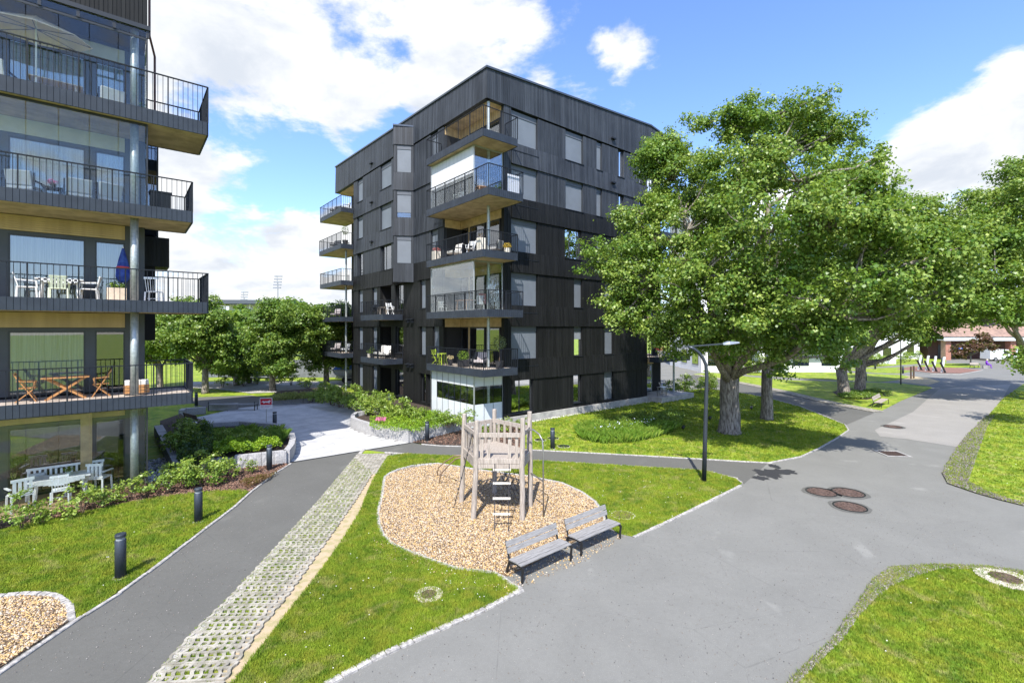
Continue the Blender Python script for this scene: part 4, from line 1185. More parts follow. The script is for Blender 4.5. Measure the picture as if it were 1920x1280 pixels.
for k in range(0, 5):
    zb = SL[k] + .4 if k else .05; zt = SL[k + 1] - .01
    # dark jamb, windows, beige ribs
    jam = MB()
    for a0, a1 in ((-.56, .0), (-1.63, -1.385), (-3.72, -3.5), (-5.0, -4.8), (-6.2, -6.0)): lw.box(jam, a0, a1, .0, .06, zb, zt - (.52 if a0 < -.6 else 0))
    lw.box(jam, -6.2, -.56, .0, .05, zt - .62, zt - .525)
    jam.obj('pilaster', mat('dark_panel', (.05, .055, .065), (.035, .04, .048), .5, 1), BL)
    if k != 3 and k != 4:
        pan = MB(); lw.box(pan, -6.2, -.57, .0, .035, zt - .51, zt - .003); pb_ = pan.obj('beige_panel', M_BEIGE, BL)
        ns = 7; rib = MB(); lw.box(rib, -6.2, -.565, .036, .072, 0, .055); rme = rib.mesh('slat', M_BEIGE)
        for i in range(ns):
            o = bpy.data.objects.new('slat', rme); COL.objects.link(o); o.parent = pb_; o.location = (0, 0, zt - .505 + i * .0715)
    else:
        pan = MB(); lw.box(pan, -6.2, -.57, .0, .05, zt - .51, zt - .003); pan.obj('wall_panel', M_INT, BL)
    for a0, a1, cu in ((-1.385, -.56, k >= 2), (-3.5, -1.63, k >= 1), (-4.8, -3.72, 1), (-6.0, -5.0, 0)):
        f = MB(); t = .05
        lw.box(f, a0, a0 + t, .0, .05, zb, zt - .62); lw.box(f, a1 - t, a1, .0, .05, zb, zt - .62); lw.box(f, a0 + t, a1 - t, .0, .05, zt - .68, zt - .621); lw.box(f, a0 + t, a1 - t, .0, .05, zb, zb + .07)
        w = f.obj('window', M_FRAME, BL)
        MB().add([lw.p(a0 + t, .028, zb + .07), lw.p(a1 - t, .028, zb + .07), lw.p(a1 - t, .028, zt - .68), lw.p(a0 + t, .028, zt - .68)], [(0, 1, 2, 3)]).obj('pane', M_WIN, w)
        if cu:
            c = MB(); n = int((a1 - a0) / .06); r_ = random.Random(k)
            for i in range(n):
                x = a0 + t + (a1 - a0 - 2 * t) * i / n; c.add([lw.p(x, .004 + .012 * (i % 2), zb + .08), lw.p(x + (a1 - a0 - 2 * t) / n, .004 + .012 * ((i + 1) % 2), zb + .08), lw.p(x + (a1 - a0 - 2 * t) / n, .004 + .012 * ((i + 1) % 2), zt - .69), lw.p(x, .004 + .012 * (i % 2), zt - .69)], [(0, 1, 2, 3)])
            if not (k == 1 and a1 > -1): c.obj('curtain', M_CURT, w)
    if k: MB().cyl(-.32, .32, zb - .04, zt + .005, .115, 18).obj('column', M_POST, BL, smooth=True)
    else: MB().cyl(-.32, .32, 0, zt + .01, .115, 18).obj('column', M_POST, BL, smooth=True)
# glazed levels
for k, zb, zt in ((0, .06, 2.90), (3, 9.72, 12.40), (4, 12.96, 15.30)):
    f = MB(); f.box(-6.1, .03, -.02, .02, zt, zt + .07); f.box(-6.1, .03, -.02, .02, zb - .05, zb); f.box(-.01, .03, -.02, .02, zb, zt); f.box(-.01, .03, .02, 1.98, zt, zt + .06)
    f.box(-.01, .03, .02, 1.98, zb - .05, zb)
    e = f.obj('glass_enclosure', M_FRAME, BL); x = -.03
    i = 0
    while x > -6.0:
        MB().box(x - .70, x - .008, -.006, .006, zb + .002, zt - .002).obj('pane', M_GLASS, e); x -= .71
    for j in range(3): MB().box(.004, .016, .04 + j * .65, .68 + j * .65, zb + .002, zt - .002).obj('pane', M_GLASS, e)
f = MB(); f.box(-6.2, .10, -.10, .02, 15.62, 15.76)
for i in range(8): f.box(-6.1 + i * .87, -6.02 + i * .87, -.06, .0, 15.37, 15.62)
f.obj('canopy_frame', M_FRAME, BL)
MB().box(-6.1, .0, -.03, -.022, 15.38, 15.61).obj('canopy_glass', M_GLASS, BL)
MB().box(-6.2, .0, .03, 2.04, 15.62, 15.78).obj('loggia_ceiling', M_INT, BL) if False else None
# terrace floor, front kerb and the wooden column of the ground floor
MB().box(-8, .0, -.12, 2.04, -.01, .045).obj('terrace', mat('terrace_board', (.46, .33, .17), (.33, .23, .12), .8, 5), BL)
MB().box(-1.75, -1.45, 1.80, 1.98, .05, 2.9).obj('wooden_pillar', M_BEIGE, BL)
q = MB(); q.bar((-.03, 1.0, 12.9), (-.03, 1.0, 15.2), .03)
# side of the building: bay with box below, downpipe
s = MB(); s.box(.015, .48, 4.0, 5.0, 9.36, 13.2); s.obj('side_bay', M_WIN, BL)
s = MB(); s.box(.0, .50, 5.0, 5.06, 9.3, 13.3); s.box(.0, .50, 3.94, 5.06, 13.2, 13.32); s.box(.44, .50, 3.94, 4.0, 9.3, 13.2); s.obj('bay_frame', M_FRAME, BL)
s = MB(); sf = Fac((0, 3.9), (1, 0), (0, -1)); board_run(s, sf, .02, .86, 8.1, 9.3, 0, 0); s.box(.02, .86, 4.1, 5.2, 8.1, 9.3); s.obj('side_box', M_CLAD_DN, BL)
MB().box(.02, .40, 4.0, 5.0, 5.1, 8.09).obj('side_box', M_CORE, BL)
MB().tube([(.08, .2, 20.4), (.08, .2, 15.6), (.25, .8, 15.2), (.25, .8, 12.9)], .035, 8).obj('downpipe', flat('red_downpipe', (.10, .045, .04), .5), BL)
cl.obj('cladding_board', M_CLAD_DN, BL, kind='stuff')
# ================================================================ TREES AND PLANTS


def rand_dirs(n, r_):
    v = r_.normal(0, 1, (n, 3)); return v / np.linalg.norm(v, axis=1, keepdims=True)


def leaf_mesh(name, C, outw, size, m, r_, up=.55, jitter=.55):
    """C leaf centres, outw preferred facing"""
    n = len(C)
    N = outw + np.array([0, 0, up]) + r_.normal(0, jitter, (n, 3)); N /= np.linalg.norm(N, axis=1, keepdims=True) + 1e-9
    T = np.cross(N, rand_dirs(n, r_)); T /= np.linalg.norm(T, axis=1, keepdims=True) + 1e-9
    B = np.cross(N, T); L = size * r_.uniform(.65, 1.25, (n, 1)); Wd = L * r_.uniform(.34, .5, (n, 1))
    V = np.zeros((n, 5, 3))
    fold = N * Wd * .35
    V[:, 0] = C - T * L * .5; V[:, 1] = C + B * Wd + fold - T * L * .05; V[:, 2] = C + T * L * .5 - N * L * .12; V[:, 3] = C - B * Wd + fold - T * L * .05; V[:, 4] = C
    # two quads folded along the midrib
    return arr_mesh(name, V[:, :4].reshape(-1, 3), 4, [(0, 1, 2, 3)], m)


def crown_leaves(lobes, ncl, per, size, r_, clr=.5, shell=(.45, 1.0), flat_=.55, sub=None):
    """lobes (x, y, z, rx, rz) -> boughs on their shells -> sprays of leaves on the boughs, gaps between"""
    lobes = np.array(lobes, float); sub = sub or clr * 1.7
    wts = lobes[:, 3] ** 1.8; wts /= wts.sum()
    nb = max(len(lobes) * 3, ncl // 7)
    k = r_.choice(len(lobes), nb, p=wts); d = rand_dirs(nb, r_); d[:, 2] = d[:, 2] * .9 + .12
    rad = (shell[0] + (shell[1] - shell[0]) * r_.uniform(0, 1, nb) ** .5) * (1 + r_.normal(0, .10, nb))
    bc = lobes[k, :3] + d * rad[:, None] * np.stack([lobes[k, 3], lobes[k, 3], lobes[k, 4]], 1)
    bs = sub * r_.uniform(.55, 1.25, nb)
    bi = r_.choice(nb, ncl, p=bs ** 2 / (bs ** 2).sum())
    dd = rand_dirs(ncl, r_); dd[:, 2] = dd[:, 2] * .9 + .12
    cc = bc[bi] + dd * (bs[bi] * r_.uniform(.35, 1.05, ncl))[:, None]
    n = ncl * per; idx = np.repeat(np.arange(ncl), per); c3 = clr * .52
    loc = r_.normal(0, 1, (n, 3)) * np.array([c3, c3, c3 * flat_]) * (.7 + .6 * r_.uniform(0, 1, (ncl, 1)))[idx]
    C = cc[idx] + loc
    o = loc / (np.linalg.norm(loc, axis=1, keepdims=True) + 1e-6)
    b_ = C - bc[bi[idx]]; b_ /= np.linalg.norm(b_, axis=1, keepdims=True) + 1e-6
    return C, o * .35 + b_ * .6, cc


def bent(a, b, n, amp, r_):
    a = np.array(a, float); b = np.array(b, float); t = np.linspace(0, 1, n)[:, None]; L = np.linalg.norm(b - a)
    P = a + (b - a) * t; w = np.sin(t * math.pi); P += w * r_.normal(0, amp * L, (1, 3)) + np.vstack([np.zeros((1, 3)), r_.normal(0, amp * L * .25, (n - 2, 3)), np.zeros((1, 3))])
    return P


def make_tree(name, base, lobes, label, group=None, trunk_r=.45, fork=3.5, ncl=1500, per=45, size=.16, clr=.5, m=M_LEAF_MAPLE, seed=1, limbs=None, twigs=120, shell=(.45, 1.0), cat='tree', lean=(0, 0), flare=1.35):
    r_ = np.random.default_rng(seed); root = empty(name, base, 0, label, cat, group)
    L = [(x - base[0], y - base[1], z - base[2], rx, rz) for (x, y, z, rx, rz) in lobes]
    C, O, cc = crown_leaves(L, ncl, per, size, r_, clr, shell)
    keep = C[:, 2] > .4; C, O = C[keep], O[keep]
    link('crown', leaf_mesh('crown', C, O, size, m, r_), root)
    t = MB(); n = 7
    prof = [(0, flare), (.25, 1.12), (.9, 1.0), (fork * .6, .94), (fork, .92)]
    pts = [(lean[0] * z, lean[1] * z, z - .05) for z, _ in prof]
    t.tube(pts, [trunk_r * f for _, f in prof], 14)
    # irregular bark outline
    t.v = [(x * (1 + .07 * math.sin(z * 3 + math.atan2(y, x) * 3)), y * (1 + .07 * math.cos(z * 2.3 + math.atan2(y, x) * 4)), z) for x, y, z in t.v]
    top_ = np.array(pts[-1]); br = MB()
    la = np.array(L); order = np.argsort(-la[:, 3])
    nl = limbs or min(len(L), 9)
    pick = order[:nl]
    ends = []
    for i, k in enumerate(pick):
        tgt = la[k, :3]; st = top_ + np.array([0, 0, -r_.uniform(0, .25) * fork])
        P = bent(st, tgt, 7, .05, r_); r0 = trunk_r * (.62 if i < 3 else .42)
        br.tube([tuple(p) for p in P], list(np.linspace(r0, .05, 7)), 8)
        ends.append(P)
    allp = np.vstack([P[2:] for P in ends])
    for c in cc[r_.choice(len(cc), min(twigs, len(cc)), replace=False)]:
        d = np.linalg.norm(allp - c, axis=1) + (allp[:, 2] > c[2]) * 1.2; s = allp[np.argmin(d)]
        if np.linalg.norm(s - c) > 5.5: continue
        P = bent(s, c, 5, .07, r_); br.tube([tuple(p) for p in P], list(np.linspace(.05 + .012 * np.linalg.norm(s - c), .012, 5)), 5, cap=False)
    t.obj('trunk', M_BARK, root, smooth=True); br.obj('branches', M_BARK, root, smooth=True)
    return root


def lob(px, py, Y, rpx, k=.85):
    p = at(px, py, Y); r = rpx * Y / F; return (p.x, p.y, p.z, r, r * k)


b1 = G(1368, 812)
LB1 = [lob(1245, 310, 25.5, 44), lob(1180, 598, 24, 34), lob(1228, 640, 23.5, 32), lob(1290, 648, 22.5, 34), lob(1232, 292, 26, 34), lob(1265, 275, 26, 30), lob(1420, 235, 24.5, 62), lob(1340, 240, 25, 46), lob(1500, 236, 24, 55), lob(1565, 262, 24, 42), lob(1610, 310, 22, 38), lob(1265, 335, 25.5, 56), lob(1380, 330, 22, 75), lob(1500, 340, 21, 80), lob(1205, 400, 25, 55),
       lob(1290, 430, 23, 72), lob(1165, 470, 24.5, 54), lob(1125, 512, 24.5, 36), lob(1215, 535, 23.5, 64), lob(1320, 520, 20, 80), lob(1160, 575, 24, 36), lob(1232, 600, 23, 38), lob(1430, 440, 19, 92), lob(1400, 570, 19.5, 66), lob(1335, 615, 20.5, 40),
       lob(1540, 430, 18, 88), lob(1640, 440, 17.6, 72), lob(1715, 450, 17.4, 58), lob(1775, 470, 17.2, 44), lob(1600, 540, 18, 78), lob(1690, 540, 17.8, 60), lob(1500, 560, 18.5, 72), lob(1755, 545, 17.6, 42), lob(1560, 610, 18.8, 44), lob(1600, 370, 19, 55),
       lob(1450, 300, 28, 80), lob(1330, 400, 28, 80), lob(1560, 360, 27, 55), lob(1430, 520, 28, 70), lob(1250, 480, 27, 60), lob(1660, 600, 18.5, 38), lob(1345, 648, 21.5, 36), lob(1400, 655, 22, 38), lob(1455, 640, 20.5, 42), lob(1510, 645, 21, 38), lob(1290, 600, 21.5, 44), lob(1255, 640, 23, 26), lob(1470, 690, 24, 24), lob(1560, 660, 22, 30)]
make_tree('maple_tree', b1, LB1, 'largest maple, with the thick pale trunk forking low, in front of the dark building', 'maples', trunk_r=.50, fork=3.3, ncl=4700, per=40, size=.138, clr=.38, seed=3, limbs=16, twigs=330, shell=(.25, 1.08))
b2 = G(1438, 787)
LB2 = [lob(1540, 470, 28, 75), lob(1610, 420, 29, 62), lob(1660, 440, 29.5, 52), lob(1600, 530, 28, 72), lob(1520, 570, 26.5, 62), lob(1480, 620, 26, 52), lob(1670, 520, 29.5, 48), lob(1560, 620, 28, 40), lob(1440, 620, 26, 45), lob(1550, 390, 29, 50), lob(1500, 500, 30, 80), lob(1640, 470, 31, 60)]
make_tree('maple_tree', b2, LB2, 'second maple, slimmer upright trunk standing in the lawn right of the thick trunk', 'maples', trunk_r=.32, fork=3.4, ncl=1500, per=36, size=.155, clr=.42, seed=4, limbs=8, twigs=90)
b3 = G(1583, 740)
LB3 = [lob(1700, 400, 38, 46), lob(1755, 425, 38, 42), lob(1660, 470, 37, 60), lob(1730, 480, 37, 65), lob(1790, 450, 39, 40), lob(1690, 560, 36, 60), lob(1620, 560, 36, 52), lob(1760, 560, 38, 48), lob(1580, 620, 35.5, 45), lob(1700, 620, 36, 40)]
make_tree('maple_tree', b3, LB3, 'leaning maple with a split trunk growing from the round planted bed', 'maples', trunk_r=.42, fork=2.2, ncl=1350, per=34, size=.19, clr=.5, seed=5, limbs=8, twigs=70, lean=(-.12, 0))
b4 = G(1612, 735)
LB4 = [lob(1800, 480, 42, 55), lob(1770, 540, 42, 55), lob(1810, 560, 42, 42), lob(1740, 410, 43, 40), lob(1650, 520, 42, 60), lob(1640, 610, 41, 42), lob(1730, 610, 41, 40), lob(1790, 590, 42, 32)]
make_tree('maple_tree', b4, LB4, 'right hand maple of the pair in the planted bed, dark forked trunk', 'maples', trunk_r=.40, fork=3.0, ncl=1050, per=34, size=.19, clr=.5, seed=6, limbs=8, twigs=60, lean=(.04, 0))
b5 = Vector((40.2, 36.5, 0))
LB5 = [lob(1880, 380, 36, 55), lob(1930, 350, 36, 65), lob(1850, 450, 35, 48), lob(1910, 460, 35, 75), lob(1860, 530, 34, 58), lob(1930, 560, 34, 75), lob(1860, 580, 33, 36), lob(1905, 585, 33, 36), lob(2010, 400, 37, 110), lob(2010, 540, 36, 110), lob(2110, 450, 38, 90),
       lob(1893, 684, 27, 17, .6), lob(1928, 692, 26.5, 26, .6), lob(1960, 680, 27, 34, .6)]
make_tree('maple_tree', b5, LB5, 'broad maple at the right edge with low branches hanging over the road', 'maples', trunk_r=.45, fork=3.2, ncl=3200, per=32, size=.19, clr=.5, seed=7, limbs=11, twigs=90)

# clipped limes behind the courtyard
LIMES = [((385, 737), [(360, 640, 42), (410, 640, 42), (330, 610, 36), (412, 602, 26), (380, 590, 34), (345, 580, 22), (300, 640, 30), (410, 680, 28)], 'rounded clipped lime with a dark trunk at the left of the courtyard'),
         ((511, 732), [(505, 650, 42), (545, 640, 36), (497, 612, 28), (520, 600, 36), (555, 600, 30), (495, 685, 30), (530, 690, 26)], 'clipped lime behind the red sign with drooping lower branches'),
         ((443, 722), [(440, 672, 28), (452, 690, 22), (415, 680, 26)], 'darker lime standing further back between the two front limes'),
         ((612, 722), [(600, 620, 40), (640, 630, 34), (625, 590, 30), (580, 600, 30), (610, 670, 34), (650, 670, 30)], 'lime beside the end balconies of the black block'),
         ((655, 712), [(660, 600, 38), (690, 640, 40), (650, 650, 36)], 'lime hidden behind the end balconies'),
         ((300, 728), [(300, 600, 36), (280, 650, 40), (320, 660, 32), (260, 610, 36)], 'lime half hidden by the left balconies')]
for i, (bp, lb, lab) in enumerate(LIMES):
    b = G(*bp); lbs = [lob(x, y, b.y + (j % 3 - 1) * 1.2, r_px, .8) for j, (x, y, r_px) in enumerate(lb)]
    make_tree('lime_tree', b, lbs, lab, 'limes behind the courtyard', trunk_r=.26, fork=2.3, ncl=1250 if i < 4 else 750, per=32, size=.19, clr=.42, m=M_LEAF_MID, seed=20 + i, limbs=6, twigs=20, shell=(.5, 1.0))


def bush(name, c, rad, h, n, size, m, label, cat, group=None, seed=0, stems=6, up=.6, droop=0):
    r_ = np.random.default_rng(seed); root = empty(name, c, 0, label, cat, group)
    k = max(4, n // 26); ang = r_.uniform(0, 6.28, k); rr = rad * np.sqrt(r_.uniform(0.02, 1, k)); zz_ = h * r_.uniform(.25, 1, k) * (1 - .35 * (rr / rad) ** 2)
    cc = np.stack([rr * np.cos(ang), rr * np.sin(ang), zz_], 1); idx = r_.integers(0, k, n)
    C = cc[idx] + r_.normal(0, 1, (n, 3)) * np.array([.30, .30, .22]) * min(rad, h) * .55; C[:, 2] = np.abs(C[:, 2]) + .02
    O = C - np.array([0, 0, h * .4]); O /= np.linalg.norm(O, axis=1, keepdims=True) + 1e-6
    link('foliage', leaf_mesh('foliage', C, O * .5, size, m, r_, up=up), root)
    if stems:
        s = MB()
        for c_ in cc[:stems]: s.tube([(c_[0] * .2, c_[1] * .2, 0), (c_[0] * .6, c_[1] * .6, c_[2] * .55), tuple(c_)], [.014, .01, .006], 5, cap=False)
        s.obj('stem', M_STEM, root, kind='stuff')
    return root


def row(pts, n, z=0.0):
    P = [G(*p, z) for p in pts]; seg = [(P[i + 1] - P[i]).length for i in range(len(P) - 1)]; tot = sum(seg); out = []
    for k in range(n):
        d = (k + .5) / n * tot; i = 0
        while d > seg[i]: d -= seg[i]; i += 1
        out.append(P[i] + (P[i + 1] - P[i]) * (d / seg[i]))
    return out


# young hornbeams in front of the glazed terrace
protos = [bush('shrub', (0, 0, 0), .46, .95, 380, .085, M_LEAF_SHRUB, 'x', 'shrub', seed=200 + i, stems=5) for i in range(4)]


def place_shrubs(pts, n, z, smin, smax, label, group, seed, jit=.12, zs=1.0):
    r_ = random.Random(seed); ORD = 'first second third fourth fifth sixth seventh eighth ninth tenth eleventh twelfth thirteenth fourteenth fifteenth sixteenth seventeenth eighteenth nineteenth twentieth twenty-first twenty-second'.split()
    base_label = label
    for i, p in enumerate(row(pts, n, z)):
        label = f'{base_label}, {ORD[i]} from the left'
        o = dup(protos[i % 4], (p.x + r_.uniform(-jit, jit), p.y + r_.uniform(-jit, jit), z), r_.uniform(0, 6.28), label, group)
        k = r_.uniform(smin, smax); o.scale = (k, k, k * zs * r_.uniform(.85, 1.15))


place_shrubs([(20, 1000), (110, 975), (190, 950), (270, 935), (350, 918), (430, 905)], 13, .02, .55, 1.15, 'young shrub in the row along the glazed terrace', 'shrubs along the glazed terrace', 1)
place_shrubs([(300, 915), (370, 893), (430, 893), (470, 890)], 6, .02, .8, 1.2, 'young shrub between the granite planter and the left lawn', 'shrubs below the left granite planter', 2)
place_shrubs([(-60, 1000), (20, 985), (60, 975)], 3, .02, .8, 1.1, 'shrub at the left edge in front of the terrace glass', 'shrubs at the left edge', 3)
place_shrubs([(585, 752), (640, 762), (690, 775), (745, 786), (800, 795)], 22, .40, .9, 1.45, 'leafy shrub in the raised hedge row along the black building', 'shrubs in the raised bed along the black building', 4, .25)
place_shrubs([(600, 744), (670, 757), (730, 768)], 14, .40, .9, 1.3, 'shrub in the rear line of the raised hedge', 'shrubs in the rear line of the raised bed', 5, .2)
place_shrubs([(800, 800), (845, 800), (880, 803)], 8, .45, .7, 1.05, 'white flowering shrub at the back of the right granite planter', 'shrubs at the back of the right granite planter', 6, .25)
place_shrubs([(900, 818), (935, 812), (975, 806), (985, 798)], 7, .03, .6, .95, 'young shrub in front of the glazed corner behind the play tower', 'shrubs behind the play tower', 7, .2)
place_shrubs([(330, 862), (350, 838), (375, 820)], 6, .30, 1.0, 1.5, 'tall dark green shrub inside the left granite planter', 'tall shrubs inside the left granite planter', 8, .2)
place_shrubs([(395, 845), (430, 838), (470, 838), (510, 832)], 10, .35, .6, .85, 'low yellow green shrub along the front of the left granite planter', 'low shrubs in the left granite planter', 9, .25)
place_shrubs([(400, 728), (440, 724), (480, 722), (540, 722), (580, 728)], 7, .02, 1.0, 1.6, 'round bush beneath the limes', 'bushes beneath the limes', 10, .5)
place_shrubs([(1255, 742), (1290, 737), (1330, 732), (1335, 724)], 9, .02, 1.2, 1.7, 'bush at the far end terrace of the black building', 'bushes by the far end terrace', 11, .5)
place_shrubs([(1570, 742), (1610, 748), (1655, 742), (1640, 733)], 9, .03, .6, .9, 'low plant in the bed around the split trunk maple', 'plants around the split trunk maple', 12, .5, .6)
place_shrubs([(1380, 700), (1440, 697), (1500, 694), (1570, 690)], 16, .02, 1.8, 2.6, 'dark bush on the far lawn behind the maples', 'bushes on the far lawn', 13, .8)
place_shrubs([(1640, 684), (1690, 680), (1720, 676)], 6, .02, 1.6, 2.4, 'yellow green bush on the far lawn', 'far yellow green bushes', 14, .8)
place_shrubs([(1490, 690), (1560, 688), (1650, 685)], 12, .02, 2.2, 3.2, 'dense bush hiding the foot of the white houses', 'bushes before the white houses', 16, .8)
place_shrubs([(1780, 671), (1800, 671)], 3, .02, 1.9, 2.3, 'rounded bush beside the brick pillar', 'bushes beside the brick pillar', 15, .3)
for p in protos:
    for ch in list(p.children): bpy.data.objects.remove(ch)
    bpy.data.objects.remove(p)


# ground cover (nobody could count it)
def cover(name, pts, z, n, size, h, m, label, seed=0, blade=False, lump=.5):
    P = [(p.x, p.y) for p in [G(x, y, z) for x, y in pts]]; r_ = np.random.default_rng(seed)
    xs = [p[0] for p in P]; ys = [p[1] for p in P]; q = np.zeros((0, 2))
    while len(q) < n:
        c = r_.uniform((min(xs), min(ys)), (max(xs), max(ys)), (n * 2, 2)); q = np.vstack([q, c[pip(c, P)]])
    q = q[:n]; lumps = (np.sin(q[:, 0] * 4.1 + 1) * np.cos(q[:, 1] * 3.7) + np.sin(q[:, 0] * 9 + q[:, 1] * 7) * .4) * .5 + .5
    hh = h * ((1 - lump) + lump * lumps)
    if blade:
        a = r_.uniform(0, 6.28, n); L = hh * r_.uniform(.6, 1.2, n); w = size * r_.uniform(.5, 1, n); ln = L * r_.uniform(.2, .8, n); b = r_.uniform(0, 6.28, n); V = np.zeros((n, 4, 3))
        bx, by = np.cos(a) * w, np.sin(a) * w
        V[:, 0] = np.stack([q[:, 0] - bx, q[:, 1] - by, np.full(n, z)], 1); V[:, 1] = np.stack([q[:, 0] + bx, q[:, 1] + by, np.full(n, z)], 1)
        V[:, 2] = np.stack([q[:, 0] + np.cos(b) * ln * .35 + bx, q[:, 1] + np.sin(b) * ln * .35 + by, z + L * .7], 1); V[:, 3] = np.stack([q[:, 0] + np.cos(b) * ln, q[:, 1] + np.sin(b) * ln, z + L * .95], 1)
        me = arr_mesh(name, V.reshape(-1, 3), 4, [(0, 1, 2, 3)], m)
    else:
        C = np.stack([q[:, 0], q[:, 1], z + hh * r_.uniform(.45, 1.05, n)], 1); me = leaf_mesh(name, C, r_.normal(0, .4, (n, 3)), size, m, r_, up=.7)
    return tag(link(name, me), label, 'ground cover', kind='stuff')


cover('ground_cover', [(693, 806), (720, 812), (775, 817), (830, 806), (862, 797), (840, 785), (800, 779), (750, 780), (715, 785), (693, 795)], .42, 9000, .07, .50, M_LEAF_BRIGHT, 'dense bright green ground cover filling the right granite planter', 31)
cover('pink_flowers', [(703, 790), (722, 792), (724, 786), (706, 785)], .85, 260, .05, .16, flat('pink_petal', (.62, .14, .32), .7), 'pink flowers at the left end of the right granite planter', 32)
cover('ornamental_grass', [(400, 818), (470, 812), (520, 816), (536, 826), (520, 836), (455, 838), (400, 835)], .38, 9000, .014, .50, M_LEAF_MID, 'dark green ornamental grass in the left granite planter', 33, blade=True)
cover('ground_cover', [(400, 838), (455, 838), (520, 836), (530, 842), (450, 856), (400, 858)], .38, 7000, .07, .55, M_LEAF_BRIGHT, 'yellow green leafy plants along the rim of the left granite planter', 34)
cover('dark_ground_cover', [(330, 880), (345, 810), (375, 812), (400, 820), (400, 860), (370, 880)], .30, 6500, .08, .85, M_LEAF_DARK, 'dark leafy undergrowth in the left granite planter', 35)
cover('perennial_bed', [(1083, 816), (1080, 806), (1110, 798), (1170, 796), (1230, 797), (1275, 800), (1255, 812), (1225, 822), (1180, 831), (1130, 832), (1095, 826)], .03, 9000, .016, .46, leafmat('lily_leaf', (.10, .20, .02), (.16, .28, .03), (.28, .36, .06)), 'oval bed of arching green lilies in the lawn', 36, blade=True, lump=.35)
cover('perennial_leaf', [(1130, 800), (1180, 783), (1240, 779), (1285, 785), (1280, 798), (1200, 800)], .03, 4500, .09, .55, M_LEAF_MID, 'darker leafy perennials behind the lilies in the lawn bed', 37)
cover('pale_blossom', [(1110, 806), (1150, 795), (1200, 785), (1240, 790), (1150, 806)], .50, 60, .06, .2, flat('pale_blue_petal', (.62, .66, .78), .7), 'pale blossoms in the lawn bed', 38)
cover('ground_cover', [(1570, 742), (1600, 735), (1650, 734), (1655, 742), (1620, 749), (1580, 748)], .04, 3000, .13, .3, M_LEAF_MID, 'green plants in the bed under the maples', 39)
cover('red_ground_cover', [(448, 905), (500, 893), (520, 888), (500, 902), (465, 918)], .04, 900, .06, .2, leafmat('red_foliage', (.12, .05, .03), (.22, .10, .06), (.16, .17, .04)), 'reddish low plants in the bark bed beside the left planter', 40)
cover('ground_cover', [(590, 748), (640, 757), (700, 772), (760, 786), (800, 796), (830, 790), (700, 760), (620, 744)], .40, 5000, .10, .35, M_LEAF_SHRUB, 'light green undergrowth in the raised bed', 41)
cover('ornamental_grass', [(503, 752), (560, 748), (612, 745), (625, 738), (520, 745)], .42, 4000, .02, .40, leafmat('straw_grass', (.16, .2, .05), (.26, .28, .08), (.4, .38, .16)), 'straw coloured grass in the raised bed behind the courtyard', 42, blade=True)
cover('yellow_plants', [(862, 832), (880, 822), (905, 822), (900, 835)], .04, 500, .05, .2, leafmat('yellow_foliage', (.2, .14, .03), (.3, .2, .05), (.18, .2, .04)), 'small yellowish plants in the bark bed beside the right planter', 43)

# far woods closing the view


def far_wood(name, x0, x1, y, h, n, label, seed, m=M_LEAF_MID, size=.9):
    r_ = np.random.default_rng(seed); k = int((x1 - x0) / 5); L = []
    for i in range(k):
        r = r_.uniform(3, 4.6); L.append((x0 + (i + .5) * (x1 - x0) / k, y + r_.uniform(-3, 3), h * r_.uniform(.45, .8), r, h * .42))
    C, O, cc = crown_leaves(L, n // 30, 30, size, r_, 1.2, (.5, 1.0)); C[:, 2] = np.clip(C[:, 2], .3, 99)
    return tag(link(name, leaf_mesh(name, C, O, size, m, r_)), label, 'wood', kind='stuff')


far_wood('far_wood', -75, -20, 92, 9, 15000, 'far band of trees behind the stadium fence', 51)
far_wood('far_wood', 30, 75, 96, 10, 15000, 'far band of trees behind the white houses', 52, M_LEAF_DARK)
far_wood('far_wood', 75, 150, 88, 14, 18000, 'far band of trees behind the brick building', 53)
# ================================================================ STONE PLANTERS


def stone_wall(name, pts, h, w, L, label, cat='planter', z0=0.0, m=None, rough=.012, group=None, seed=0):
    root = empty(name, (0, 0, 0), 0, label, cat, group); m = m or M_GRAN; r_ = random.Random(seed)
    for i in range(len(pts) - 1):
        a, b = Vector(pts[i][:2]), Vector(pts[i + 1][:2]); d = b - a; T = d.length; n = max(1, round(T / L)); l = T / n; ang = math.atan2(d.y, d.x)
        for k in range(n):
            c = a + d * ((k + .5) / n); mb = MB(); nx, nz = 4, 3; vs = []; hw = w / 2
            for side in (-1, 1):
                for zi in range(nz + 1):
                    for xi in range(nx + 1):
                        e = 0 < xi < nx and 0 < zi < nz
                        vs.append(((xi / nx - .5) * (l - .012), side * (hw + (r_.uniform(-.5, 1) * rough if e else 0)), z0 + zi / nz * h))
            st = (nx + 1) * (nz + 1); fs = []
            for zi in range(nz):
                for xi in range(nx):
                    p = zi * (nx + 1) + xi; fs.append((p, p + 1, p + nx + 2, p + nx + 1)); q = p + st; fs.append((q + 1, q, q + nx + 1, q + nx + 2))
            tl = nz * (nx + 1)
            for xi in range(nx): fs.append((tl + xi, tl + xi + 1, st + tl + xi + 1, st + tl + xi))
            fs.append((0, nx + 1, 2 * (nx + 1), tl, st + tl, st + 2 * (nx + 1), st + nx + 1, st)); e = nx
            fs.append((e, st + e, st + e + nx + 1, st + e + 2 * (nx + 1), st + tl + e, tl + e, e + 2 * (nx + 1), e + nx + 1))
            o = mb.add(vs, fs).obj('granite_block', m, root); o.location = (c.x, c.y, 0); o.rotation_euler = (0, 0, ang)
    return root


